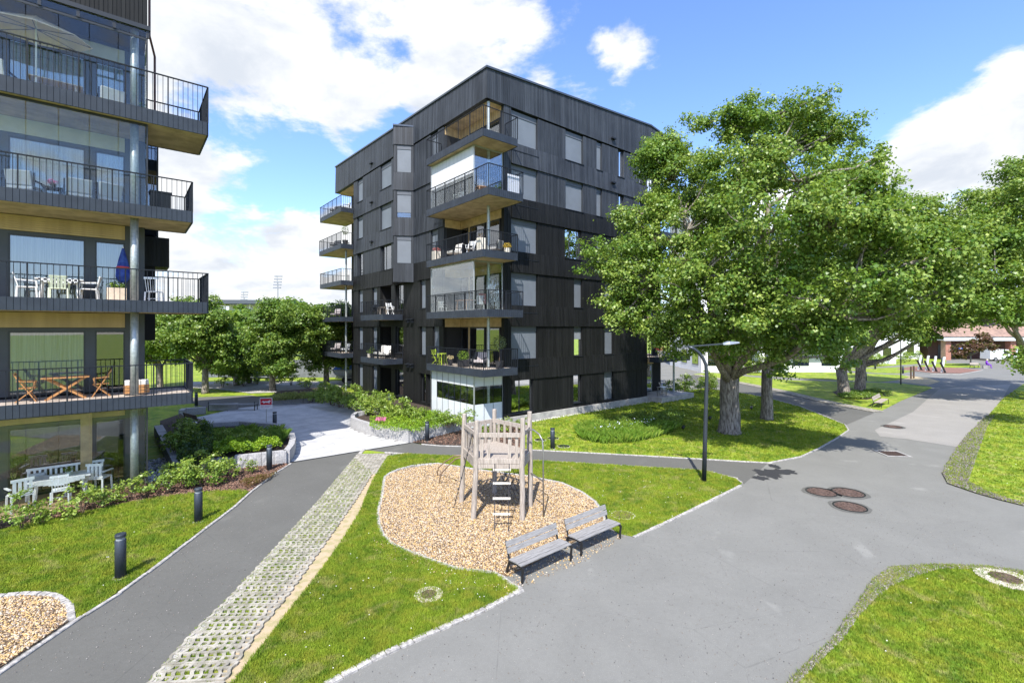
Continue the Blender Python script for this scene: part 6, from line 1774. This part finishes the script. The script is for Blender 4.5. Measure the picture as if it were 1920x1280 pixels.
# ground terrace: white set
tz = .047
chair(BLM, -3.05, .55, tz, R(200), 'white wooden armchair at the left end of the white terrace table', WHT, s=1.08)
chair(BLM, -1.25, 1.25, tz, R(150), 'white wooden armchair at the right end of the white terrace table', WHT, s=1.08)
chair(BLM, -2.15, .50, tz, R(178), 'white spindle back chair in front of the terrace table', WHT, 'spindle')
table(BLM, -2.2, 1.12, tz, 0, 'white oval looking garden table on the glazed ground terrace', WHT, 1.5, .72, .72, cloth=(flat('cloth_white', (.7, .72, .74), .8), 'small white cloth laid over the terrace table'))
root = empty('garden_bench', (0, 0, 0), 0, 'long white slatted garden bench behind the terrace table', 'bench')
for i in range(4): MB().box(-.95, .95, -.2 + i * .11, -.11 + i * .11, .42, .44).obj('seat_slat', WHT, root)
for i in range(15): MB().box(-.93 + i * .128, -.87 + i * .128, .24, .26, .5, .86 + .03 * math.sin(i * .75)).obj('back_slat', WHT, root)
MB().box(-.97, .97, .235, .265, .86, .94).obj('top_rail', WHT, root)
for sx in (-.92, 0, .92):
    MB().bar((sx, -.2, 0), (sx, -.2, .43), .05).obj('leg', WHT, root); MB().bar((sx, .25, 0), (sx, .25, .87), .05).obj('leg', WHT, root)
place(root, BLM, -2.1, 1.62, tz, 0)
for x, l, c in ((-2.8, 'pale patterned cushion at the left end of the white bench', (.5, .52, .56)), (-1.35, 'striped cushion at the right end of the white bench', (.42, .44, .5))):
    o = MB().box(-.2, .2, -.05, .05, 0, .34).obj('cushion', flat('cushion_' + str(c[0]), c, .9), None, bevel=.04); tag(o, l, 'cushion'); place(o, BLM, x, 1.75, .5, 0)
potted(BLM, -2.0, 1.12, tz + .74, 'small potted plant on the white terrace table', flat('glassy', (.5, .55, .5), .3), .06, .1, .2, .14, 90, size=.05, seed=3)
# first floor: teak folding set
table(BLM, -2.05, 1.05, D1, 0, 'folding teak table with crossed legs on the first floor balcony', M_TEAK, 1.15, .7, .72, cross=True)
chair(BLM, -2.95, 1.0, D1, R(90), 'teak folding chair left of the teak table', M_TEAK, 'fold'); chair(BLM, -1.2, 1.1, D1, R(-90), 'teak folding chair right of the teak table', M_TEAK, 'fold')
root = empty('wooden_box', (0, 0, 0), 0, 'low wooden crate with white cushions beside the round column', 'crate')
for i in range(3): MB().box(-.35, .35, -.25, -.23, .06 + i * .1, .14 + i * .1).obj('plank', M_TEAK, root); MB().box(-.35, .35, .23, .25, .06 + i * .1, .14 + i * .1).obj('plank', M_TEAK, root)
MB().box(-.34, .34, -.22, .22, .03, .30).obj('inner_box', M_DECK, root); MB().box(-.33, .33, -.21, .21, .31, .50).obj('cushion', flat('cushion_white', (.66, .64, .6), .9), root, bevel=.03)
place(root, BLM, -.25, .95, D1, 0)
# second floor
chair(BLM, -2.95, 1.0, D2, R(95), 'white plastic garden chair left of the chequered table', M_PLAST, 'plastic'); chair(BLM, -1.5, 1.0, D2, R(-95), 'white plastic garden chair right of the chequered table', M_PLAST, 'plastic')
chair(BLM, -2.2, .62, D2, R(180), 'pale plastic stool chair in front of the chequered table', flat('pale_green_plastic', (.62, .66, .50), .4), 'plastic', .92)
m_, q_, out_ = newmat('chequered_cloth'); ck = q_.n('ShaderNodeTexChecker', inp={'Vector': q_.n('ShaderNodeTexCoord').outputs['Object'], 'Color1': (.75, .75, .74, 1), 'Color2': (.02, .02, .03, 1), 'Scale': 14.0}); bb_ = q_.n('ShaderNodeBsdfPrincipled', inp={'Base Color': ck.outputs[0], 'Roughness': .8}); q_.link(bb_.outputs[0], out_.inputs[0])
table(BLM, -2.2, 1.1, D2, 0, 'garden table under the chequered cloth on the second floor balcony', M_PLAST, 1.15, .75, .72, cloth=(m_, 'black and white chequered cloth hanging off the balcony table'))
chair(BLM, .25, 1.3, D2, R(160), 'white spindle back chair right of the round column', WHT, 'spindle')
potted(BLM, -.78, 1.0, D2, 'square pale wooden planter with green plants beside the folded parasol', mat('pale_box', (.62, .50, .38), None, .7, 6), .26, .5, .25, .28, 200, square=True, seed=5)
root = empty('parasol', (0, 0, 0), 0, 'folded blue and white parasol leaning by the second floor door', 'parasol')
MB().cyl(0, 0, 0, 2.0, .02, 8).obj('pole', M_WHITE, root); MB().lathe([(.10, .75), (.22, .95), (.20, 1.2), (.12, 1.6), (.03, 1.95)], 9).obj('canopy', mat('blue_canopy', (.012, .03, .22), (.04, .09, .35), .8, 5), root)
MB().lathe([(.205, 1.22), (.19, 1.30)], 9).obj('stripe', flat('stripe_red', (.5, .05, .06), .8), root); place(root, BLM, -.62, 1.45, D2, 0)
# third floor, glazed
GREYC = flat('grey_cushion', (.33, .36, .40), .9)
for x, l, rz in ((-3.0, 'grey cushioned armchair at the left behind the third floor glass', 160), (-1.75, 'grey cushioned armchair in the middle behind the third floor glass', 185), (-1.05, 'grey cushioned armchair nearest the column behind the third floor glass', 200)):
    chair(BLM, x, 1.1, D3, R(rz), l, GREYC, 'lounge')
table(BLM, -2.35, .9, D3, 0, 'low black table between the third floor armchairs', M_DARKMETAL, .5, .5, .45)
potted(BLM, -2.35, .9, D3 + .455, 'pink flowers in a pot on the low black table', M_BLACK, .08, .12, .18, .16, 80, m=MATS['pink_petal'], size=.05, seed=7)
o = MB().box(-.3, .3, -.3, .3, 0, .78).box(-.32, .32, -.32, .32, .78, .84).obj('storage_box', M_BLACK, None); tag(o, 'black covered grill box outside the third floor glass', 'grill box'); place(o, BLM, .42, 1.1, D3, 0)
# fourth floor, glazed
CRE = mat('cream_canvas', (.74, .62, .50), (.66, .54, .42), .85, 2)
root = empty('parasol', (0, 0, 0), 0, 'open cream parasol behind the glass of the top balcony', 'parasol')
MB().cyl(0, 0, 0, 2.62, .022, 8).obj('pole', M_WHITE, root)
mb = MB(); n = 8; vs = [(0, 0, 2.62)] + [(1.35 * math.cos(2 * math.pi * i / n), .85 * math.sin(2 * math.pi * i / n), 2.10) for i in range(n)]; vs += [(x, y, z - .02) for x, y, z in vs]; N = n + 1
mb.add(vs, [(0, 1 + i, 1 + (i + 1) % n) for i in range(n)] + [(N, N + 1 + (i + 1) % n, N + 1 + i) for i in range(n)] + [(1 + i, N + 1 + i, N + 1 + (i + 1) % n, 1 + (i + 1) % n) for i in range(n)]); mb.obj('canopy', CRE, root)
for i in range(n): MB().bar((0, 0, 2.2), (1.3 * math.cos(2 * math.pi * i / n), .82 * math.sin(2 * math.pi * i / n), 2.09), .015).obj('rib', M_DARKMETAL, root)
place(root, BLM, -2.75, 1.0, D4, 0)
chair(BLM, -.95, 1.2, D4, R(190), 'light cushioned armchair near the column on the top balcony', flat('pale_cushion', (.58, .58, .57), .9), 'lounge'); chair(BLM, -3.6, 1.1, D4, R(160), 'light cushioned armchair under the cream parasol', MATS['pale_cushion'], 'lounge')
table(BLM, -2.3, 1.3, D4, 0, 'long pale table behind the top floor glass', mat('pale_table', (.5, .42, .33), None, .6, 5), 1.3, .7)
potted(BLM, -.12, 1.2, D4, 'tall green plant beside the column on the top balcony', M_BLACK, .14, .3, .5, .18, 160, seed=9)

# corner balconies of the middle building  (x to the right, y along the left face)
E1, E2, E3, E4 = 3.37, 6.53, 9.69, 12.85
olive = leafmat('olive_leaf', (.09, .12, .05), (.17, .21, .10), (.26, .30, .16))
potted(BMM, .45, -.55, E1, 'olive tree in a dark pot on the lowest corner balcony', flat('dark_pot', (.03, .03, .035), .6), .24, .42, .85, .42, 420, m=olive, size=.07, stem=.65, seed=11)
potted(BMM, -.45, 1.7, E1, 'round light green shrub in a black box on the lowest corner balcony', MATS['dark_pot'], .25, .4, .6, .38, 420, m=M_LEAF_BRIGHT, size=.05, square=True, seed=12)
potted(BMM, -.45, 3.1, E1, 'pot with pale flowers left of the round shrub', MATS['dark_pot'], .18, .35, .3, .25, 140, m=flat('cream_petal', (.6, .5, .25), .8), size=.06, seed=13)
chair(BMM, -.7, 4.25, E1, R(20), 'lime green folding chair at the end of the lowest corner balcony', flat('lime_paint', (.38, .50, .04), .5), 'fold')
table(BMM, -.6, 3.7, E1, 0, 'small lime green bistro table on the lowest corner balcony', MATS['lime_paint'], .5, .5, .7, round_=True)
chair(BMM, .1, .75, E1, R(-60), 'striped lounge chair near the column on the lowest corner balcony', flat('stripe_cushion', (.42, .38, .38), .9), 'lounge'); chair(BMM, .3, 1.6, E1, R(-80), 'dark lounge chair in the lowest corner loggia', flat('dark_cushion', (.08, .08, .09), .9), 'lounge')
table(BMM, -.1, 2.0, E2, R(90), 'warm wooden dining table behind the second level corner glass', M_TEAK, 1.3, .7); chair(BMM, -.4, 4.1, E2, 0, 'white stool by the second level corner glass', M_WHITE, s=.8)
chair(BMM, .1, .9, E2, R(160), 'white chair with a throw in the glazed second level corner', M_WHITE); o = MB().box(-.2, .2, -.03, .03, 0, .6).obj('throw', flat('red_throw', (.5, .25, .24), .9), None, bevel=.01); tag(o, 'pink and white throw hung over the chair back', 'throw'); place(o, BMM, .2, .7, E2 + .45, R(160))
WP = mat('white_planter', (.72, .68, .60), (.6, .56, .48), .7, 6)
potted(BMM, -.8, 4.15, E3, 'white planter with pink flowers at the left end of the third level corner balcony', WP, .20, .62, .25, .25, 150, m=flat('coral_petal', (.62, .22, .20), .8), size=.06, square=True, seed=14)
potted(BMM, -.65, -.35, E3, 'tall white planter with dark flowers at the corner of the third level balcony', WP, .19, .80, .3, .22, 150, m=leafmat('plum', (.08, .04, .05), (.3, .2, .25), (.5, .45, .45)), size=.06, square=True, seed=15)
potted(BMM, .85, -.75, E3, 'white pot with yellow flowers at the right end of the third level balcony', WP, .2, .35, .35, .26, 180, m=flat('yellow_petal', (.55, .38, .04), .8), size=.07, seed=16)
chair(BMM, .25, -.5, E3, R(200), 'white framed armchair with a black cushion on the third level corner balcony', flat('pattern_cushion', (.3, .3, .3), .9), 'lounge', .85); chair(BMM, -.4, 1.0, E3, R(-60), 'white chair on the third level corner balcony', M_WHITE, 'fold')
chair(BMM, -.5, 2.6, E3, R(-90), 'white cushioned sofa seat on the third level corner balcony', flat('offwhite_cushion', (.68, .66, .62), .9), 'lounge', 1.1)
table(BMM, -.3, .1, E4, 0, 'small round wicker table on the fourth level corner balcony', mat('wicker', (.42, .26, .16), (.25, .15, .1), .8, 40), .7, .7, .55, round_=True); chair(BMM, -.4, 2.2, E4, R(-90), 'white chair behind the fourth level corner glass', M_WHITE, 'plastic')
o = MB().box(-.42, .42, -.01, .01, 0, 1.0).obj('towel', mat('blue_print', (.55, .58, .66), (.12, .16, .42), .9, 2.2, lo=.30, hi=.42), None); tag(o, 'white and blue towel hung inside the railing of the fourth level corner balcony', 'towel'); place(o, BMM, .72, -1.45, E4 + .05, 0)
# smaller balconies
chair(BMM, -1.0, 11.1, E1, R(-40), 'white lounge chair on the lower middle balcony', flat('white_cushion2', (.62, .6, .57), .9), 'lounge', 1.1); chair(BMM, -.9, 12.3, E1, R(-90), 'white sofa seat on the lower middle balcony', MATS['white_cushion2'], 'lounge', 1.1)
potted(BMM, -1.2, 13.4, E1, 'small leafy pot on the lower middle balcony', WP, .18, .3, .35, .25, 140, seed=17); potted(BMM, -1.2, 12.9, E1, 'taller leafy pot on the lower middle balcony', MATS['dark_pot'], .18, .3, .6, .22, 160, seed=18)
chair(BMM, -1.0, 13.0, E2, R(-60), 'dark folding chair on the upper middle balcony', M_DARKMETAL, 'fold'); table(BMM, -1.0, 11.6, E2, 0, 'small wooden table on the upper middle balcony', M_GREYWOOD, .6, .6, .6); chair(BMM, -.7, 10.9, E2, R(0), 'white chair on the upper middle balcony', M_WHITE, 'fold')
for k, z in ((5, 16.01), (4, 12.85), (2, 6.53), (1, 3.37)):
    nm = {5: 'top', 4: 'fifth floor', 2: 'third floor', 1: 'lowest'}[k]
    chair(BMM, -.6, 22.6, z, R(-60), f'dark armchair on the {nm} balcony at the left end of the black block', flat('dark_rattan', (.05, .055, .065), .7) if k > 3 else MATS['stripe_cushion'], 'lounge')
    if k in (5, 1): chair(BMM, -.3, 21.0, z, R(-90), f'armchair nearest the facade on the {nm} balcony at the left end', flat('pale_seat', (.4, .42, .44), .8), 'lounge')
potted(BMM, -.5, 20.4, 12.85, 'slim olive tree in a pot on the fifth floor left end balcony', MATS['dark_pot'], .25, .5, .9, .35, 260, m=olive, size=.08, stem=.5, seed=19)
chair(BMM, 16.9, -.2, .43, R(30), 'pale garden chair on the far right end terrace', M_STEEL, 'fold'); table(BMM, 16.0, -.7, .43, 0, 'pale grey bistro table on the far right end terrace', M_STEEL, .6, .6, .7)
potted(BMM, 16.2, -.4, 3.37, 'red and white flowers on the far right end balcony', WP, .2, .5, .4, .4, 160, m=flat('red_petal', (.5, .1, .08), .8), size=.07, seed=20)

# ================================================================ FAR THINGS
# white apartment house behind the maples
def block(name, x0, x1, y0, y1, h, wm, label, nx, nz, ww, wh, sill=1.0, fl=3.0, roofm=None, gable=0, dark=M_WIN, ny=0):
    root = empty(name, (x0, y0, 0), 0, label, 'building'); L, Dp = x1 - x0, y1 - y0
    MB().box(0, L, 0, Dp, 0, h).obj('wall', wm, root)
    if gable: MB().add([(-.4, -.4, h), (L + .4, -.4, h), (L + .4, Dp + .4, h), (-.4, Dp + .4, h), (-.4, Dp / 2, h + gable), (L + .4, Dp / 2, h + gable)], [(0, 1, 5, 4), (2, 3, 4, 5), (0, 4, 3), (1, 2, 5), (0, 3, 2, 1)]).obj('roof', roofm, root)
    else: MB().box(-.2, L + .2, -.2, Dp + .2, h, h + .35).obj('roof', roofm or M_ROOFCAP, root)
    fr = MB().box(-ww / 2 - .06, ww / 2 + .06, -.04, -.002, -.06, wh + .06).mesh('window', M_FRAME); pn = MB().box(-ww / 2, ww / 2, -.05, -.042, 0, wh).mesh('pane', dark)
    for i in range(nx):
        for k in range(nz):
            o = link('window', fr, root); o.location = ((i + .5) * L / nx, 0, sill + k * fl); link('pane', pn, o)
    for i in range(ny):
        for k in range(nz):
            o = link('window', fr, root); o.location = (0, (i + .5) * Dp / ny, sill + k * fl); o.rotation_euler = (0, 0, -math.pi / 2); link('pane', pn, o)
    return root


WHW = mat('white_render', (.72, .73, .76), (.64, .65, .68), .8, .6)
w = block('white_apartment_block', 24, 42, 60, 72, 23.5, WHW, 'tall white rendered apartment block glimpsed through the maple crowns', 5, 7, 1.9, 1.7, .9, 3.1, ny=3)
for k in range(1, 7):
    MB().box(3, 7.2, -1.6, -.06, .2 + 3.1 * k, .42 + 3.1 * k).obj('balcony', M_FASCIA, w); MB().box(11, 15, -1.6, -.06, .2 + 3.1 * k, .42 + 3.1 * k).obj('balcony', M_FASCIA, w)
block('white_house', 46, 60, 74, 84, 5.2, WHW, 'low white house with a grey roof behind the leaning maple', 5, 1, 1.2, 1.5, 1.0, 3, mat('grey_roof', (.25, .25, .26), None, .8, 3), 2.4)
block('white_house', 64, 74, 86, 95, 4.6, WHW, 'small white house between the maples and the brick building', 3, 1, 1.2, 1.4, 1.0, 3, MATS['grey_roof'], 2.6)
# brick building with arcade
BRK = newmat('brick_wall'); m_, q_, o_ = BRK; bt = q_.n('ShaderNodeTexBrick', inp={'Vector': q_.n('ShaderNodeMapping', inp={'Vector': q_.n('ShaderNodeTexCoord').outputs['Object'], 'Rotation': (R(90), 0, 0)}).outputs[0], 'Color1': (.36, .13, .08, 1), 'Color2': (.28, .10, .06, 1), 'Mortar': (.35, .30, .27, 1), 'Scale': 4.0}); b_ = q_.n('ShaderNodeBsdfPrincipled', inp={'Base Color': bt.outputs[0], 'Roughness': .85}); q_.link(b_.outputs[0], o_.inputs[0])
root = empty('brick_building', (76, 83, 0), 0, 'red brick building with brown tiled roof and deep arcade at the far right', 'building')
for x in (.0, 11.4, 22): MB().box(x, x + .95, 0, .95, 0, 3.45).obj('pillar', m_, root)
MB().box(-.3, 34, 3.2, 12, 0, 4.4).obj('wall', MATS.get('x') or flat('dark_brick', (.10, .05, .04), .9), root); MB().box(1.5, 4.5, 3.15, 3.19, .1, 2.6).obj('door', M_FRAME, root)
MB().box(-.6, 34, -.4, 3.19, 3.46, 3.60).obj('soffit', M_WHITE, root); MB().box(-.8, 34, -.56, -.41, 3.40, 4.05).obj('fascia', flat('pale_fascia', (.55, .58, .60), .6), root)
tile = mat('roof_tile', (.30, .20, .16), (.18, .12, .10), .85, 2)
for i in range(16):
    y0 = -.7 + i * .45; z = 4.08 + i * .26; M = Matrix.Translation(Vector((0, y0, z))) @ Matrix.Rotation(R(30), 4, 'X'); MB().box(-1, 34, 0, .56, 0, .05, M).obj('tile_row', tile, root)
MB().add([(-.8, -.4, 4.05), (34, -.4, 4.05), (34, 12, 4.05), (-.8, 12, 4.05), (-.8, 6, 8), (34, 6, 8)], [(0, 1, 5, 4), (2, 3, 4, 5), (0, 4, 3), (1, 2, 5), (0, 3, 2, 1)]).obj('roof', M_INTD, root)
# white van in the arcade, gate
root = empty('parked_van', (81.3, 80.5, 0), 0, 'white van parked in front of the brick arcade', 'van')
MB().add([(0, 0, .35), (4.6, 0, .35), (4.6, 0, 1.0), (3.7, 0, 1.15), (3.1, 0, 1.95), (0, 0, 2.0)] + [(0, 1.8, .35), (4.6, 1.8, .35), (4.6, 1.8, 1.0), (3.7, 1.8, 1.15), (3.1, 1.7, 1.95), (0, 1.7, 2.0)],
         [(0, 1, 2, 3, 4, 5), (11, 10, 9, 8, 7, 6), (0, 6, 7, 1), (1, 7, 8, 2), (2, 8, 9, 3), (3, 9, 10, 4), (4, 10, 11, 5), (5, 11, 6, 0)]).obj('body', M_WHITE, root)
MB().add([(2.3, -.01, 1.2), (3.5, -.01, 1.2), (3.05, -.01, 1.8), (2.3, -.01, 1.8)], [(0, 1, 2, 3)]).obj('side_window', M_BLACK, root)
for x in (.9, 3.7):
    w = MB().tube([(x, -.04, .34), (x, .2, .34)], .34, 16).obj('wheel', M_BLACK, root); MB().tube([(x, -.05, .34), (x, -.03, .34)], .2, 12).obj('rim', M_STEEL, w)
root = empty('white_gate', (87.4, 81.8, 0), 0, 'white barred gate between the pillars of the brick building', 'gate')
for i in range(9): MB().box(i * .3, i * .3 + .05, 0, .05, .1, 2.0).obj('bar', M_DARKMETAL, root)
MB().box(-.1, 2.55, -.01, .06, 2.0, 2.1).obj('top_rail', M_WHITE, root); MB().box(-.1, 2.55, -.01, .06, .0, .1).obj('bottom_rail', M_WHITE, root); MB().box(-.3, -.1, -.05, .1, 0, 2.3).obj('gate_post', M_WHITE, root)
# round blue sign
p = G(1801, 676); root = empty('round_sign', p, 0, 'round blue and white traffic sign on a pole before the brick building', 'sign'); MB().cyl(0, 0, 0, 2.2, .03, 8).obj('pole', M_STEEL, root)
MB().tube([(0, -.04, 2.2), (0, -.02, 2.2)], .34, 18).obj('disc', flat('sign_blue', (.02, .09, .42), .5), root); mb = MB().tube([(0, -.05, 2.17), (0, -.042, 2.17)], .12, 10).box(-.2, .05, -.05, -.042, 2.25, 2.34); mb.obj('symbol', M_WHITE, root)
# copper leaved tree
make_tree('copper_tree', G(1820, 684), [lob(1820, 650, 70, 20, .8), lob(1835, 640, 70, 18, .8), lob(1805, 655, 70, 15, .8), lob(1850, 648, 71, 15, .8)], 'small copper leaved tree on a thin pale trunk in front of the brick arcade', None, .09, 1.8, 130, 30, .3, .4, M_LEAF_RED, 61, limbs=4, twigs=6, flare=1.1)
# far play area
for i, (x, y) in enumerate(((1727, 694), (1741, 695.5), (1755, 697), (1771, 699))):
    p = G(x, y); root = empty('balance_post', p, 0, f'pair of leaning black and white play posts, {["first", "second", "third", "last"][i]} from the left on the red bark', 'play posts', 'leaning play posts')
    MB().bar((-.5, 0, 1.35), (.1, 0, 0), .17, .14).obj('black_post', M_BLACK, root); MB().bar((.25, .3, 2.0), (-.1, .3, 0), .2, .14).obj('white_post', M_WHITE, root)
p = G(1708, 710); root = empty('climbing_bar', p, 0, 'two brown posts joined by a low bar on the sand area', 'play equipment')
MB().cyl(0, 0, 0, 1.35, .08, 8).obj('post', M_STEM, root); MB().cyl(.65, .4, 0, 1.4, .08, 8).obj('post', M_STEM, root); MB().bar((0, 0, .3), (.65, .4, .3), .05).obj('bar', M_STEM, root)
# person on the far bench
p = G(1827, 690.5); bench((p.x, p.y, 0), R(15), 'far bench beside the road with the person in purple', L=1.7, slatm=M_GREYWOOD)
root = bpy.data.meshes.new('person')
vs = [(0, 0, .50), (0, .02, .72), (0, .06, .92), (0, -.02, 1.02), (0, -.07, 1.13), (-.09, -.02, .48), (-.10, -.42, .47), (-.10, -.45, .06), (-.10, -.58, .03), (.09, -.02, .48), (.10, -.42, .47), (.10, -.42, .06), (.10, -.56, .03), (-.17, .05, .88), (-.22, -.10, .68), (-.16, -.30, .60), (.17, .05, .88), (.22, -.10, .68), (.16, -.30, .60)]
ed = [(0, 1), (1, 2), (2, 3), (3, 4), (0, 5), (5, 6), (6, 7), (7, 8), (0, 9), (9, 10), (10, 11), (11, 12), (2, 13), (13, 14), (14, 15), (2, 16), (16, 17), (17, 18)]
rads = [.15, .14, .15, .06, .105, .09, .07, .05, .04, .09, .07, .05, .04, .06, .05, .035, .06, .05, .035]
root.from_pydata(vs, ed, []); PUR = flat('purple_cloth', (.16, .02, .40), .8); root.materials.append(PUR)
po = bpy.data.objects.new('person', root); COL.objects.link(po)
sk = po.modifiers.new('skin', 'SKIN')
lay = root.skin_vertices[0] if root.skin_vertices else None
if lay is None:
    bm = bmesh.new(); bm.from_mesh(root); bm.verts.layers.skin.verify(); bm.to_mesh(root); bm.free(); lay = root.skin_vertices[0]
for i, r in enumerate(rads): lay.data[i].radius = (r, r)
lay.data[0].use_root = True
po.modifiers.new('sub', 'SUBSURF').levels = 1; po.modifiers['sub'].render_levels = 1
p = G(1850, 690); po.location = (p.x, p.y, .02); po.rotation_euler = (0, 0, R(40)); tag(po, 'person in a purple top sitting bent forward beside the far bench', 'person')
hair = MB().lathe([(.02, -.02), (.115, .05), (.12, .12), (.08, .2), (.02, .22)], 10, (0, -.05, 1.03)).obj('hair', flat('fair_hair', (.6, .5, .4), .8), po)
# a stool under the person
o = MB().box(-.3, .3, -.15, .25, .0, .40).obj('stone_block', M_CONC, None); tag(o, 'low stone block the person in purple sits on', 'stone block'); o.location = (p.x, p.y, .0); o.rotation_euler = (0, 0, R(40))

# stadium, flood lights, hall and boats at the far left
root = empty('stadium_stand', (-92, 150, 0), R(4), 'white stadium stand with a dark cantilever roof beyond the limes', 'building')
MB().box(0, 22, 0, 12, 0, 9.5).obj('wall', WHW, root); MB().box(-6, 22, -3, 13, 13.2, 14.4).obj('roof', flat('stand_roof', (.06, .07, .09), .6), root)
for i in range(6): MB().box(1 + i * 3.8, 1.3 + i * 3.8, -.3, 0, 9.5, 13.2).obj('column', M_WHITE, root)
MB().box(.3, 21.8, 4, 4.3, 9.5, 13.2).obj('back_panel', WHW, root)
for i in range(16): MB().box(i * 1.35 + .4, i * 1.35 + .5, -.1, -.02, 9.5, 10.8).obj('baluster', M_DARKMETAL, root)
for (px, ytop, Y, lab) in ((521, 518, 158, 'taller floodlight mast beyond the limes'), (458, 548, 185, 'shorter floodlight mast above the stadium roof')):
    t_ = at(px, ytop, Y); root = empty('floodlight_mast', (t_.x, t_.y, 0), 0, lab, 'floodlight'); MB().cyl(0, 0, 0, t_.z - 2, .22, 8, .14).obj('mast', M_STEEL, root)
    for i in range(5): MB().box(-1.6 + .12 * i, 1.0 + .12 * i, -.15, .15, t_.z - 4 + i * .95, t_.z - 3.62 + i * .95).obj('lamp_row', flat('lamp_row', (.2, .22, .26), .5), root)
    MB().bar((0, 0, t_.z - 5), (-.3, 0, t_.z + .3), .14).obj('bracket', M_STEEL, root)
o = empty('corrugated_fence', (-35, 54, 0), 0, 'grey corrugated fence behind the limes and boats', 'fence')
cm = mat('grey_sheet', (.17, .18, .20), (.12, .13, .145), .6, 1); pm = MB()
for i in range(12): pm.box(i * .15, i * .15 + .10, -.02, .0, 0, 2.0); pm.box(i * .15 + .1, i * .15 + .15, .0, .015, 0, 2.0)
pme = pm.mesh('panel', cm)
for i in range(12): q = link('panel', pme, o); q.location = (i * 1.8, 0, 0)


def boat(px, py, L, hullm, topm, rz, label):
    p = G(px, py); root = empty('boat', p, rz, label, 'boat'); st = []
    for x, w, zk, zg in ((0, .75, .75, 1.35), (L * .35, .95, .6, 1.3), (L * .7, .8, .65, 1.4), (L * .9, .4, .85, 1.5), (L, .03, 1.2, 1.6)):
        st.append([(x, -w, zg), (x, -w * .8, (zk + zg) / 2), (x, 0, zk), (x, w * .8, (zk + zg) / 2), (x, w, zg)])
    v = [q for s in st for q in s]; f = [(i * 5 + k, (i + 1) * 5 + k, (i + 1) * 5 + k + 1, i * 5 + k + 1) for i in range(4) for k in range(4)] + [(0, 1, 2, 3, 4)]
    MB().add(v, f).obj('hull', hullm, root, fix=True)
    MB().add([(0, -.78, 1.36), (0, .78, 1.36), (L * .7, .82, 1.42), (L * .98, 0, 1.62), (L * .7, -.82, 1.42), (.3, 0, 1.8), (L * .7, 0, 1.75)], [(0, 5, 6, 4), (5, 1, 2, 6), (4, 6, 3), (6, 2, 3), (0, 1, 5)]).obj('cover', topm, root, fix=True)
    mb = MB().bar((.2, -.5, .45), (L * .9, 0, .45), .08).bar((.2, .5, .45), (L * .9, 0, .45), .08).bar((L * .3, -.8, .35), (L * .3, .8, .35), .08); mb.obj('trailer', M_STEEL, root)
    for sy in (-.85, .85): MB().tube([(L * .3, sy - .08, .3), (L * .3, sy + .08, .3)], .3, 12).obj('wheel', M_BLACK, root)
    return root


boat(448, 717, 4.6, flat('boat_blue', (.25, .38, .45), .4), flat('boat_cover', (.50, .56, .62), .7), R(5), 'pale blue covered boat on a trailer behind the limes')
boat(628, 716, 4.2, M_WHITE, flat('tarp_blue', (.03, .14, .55), .6), R(3), 'white boat under a bright blue tarpaulin beside the black block')
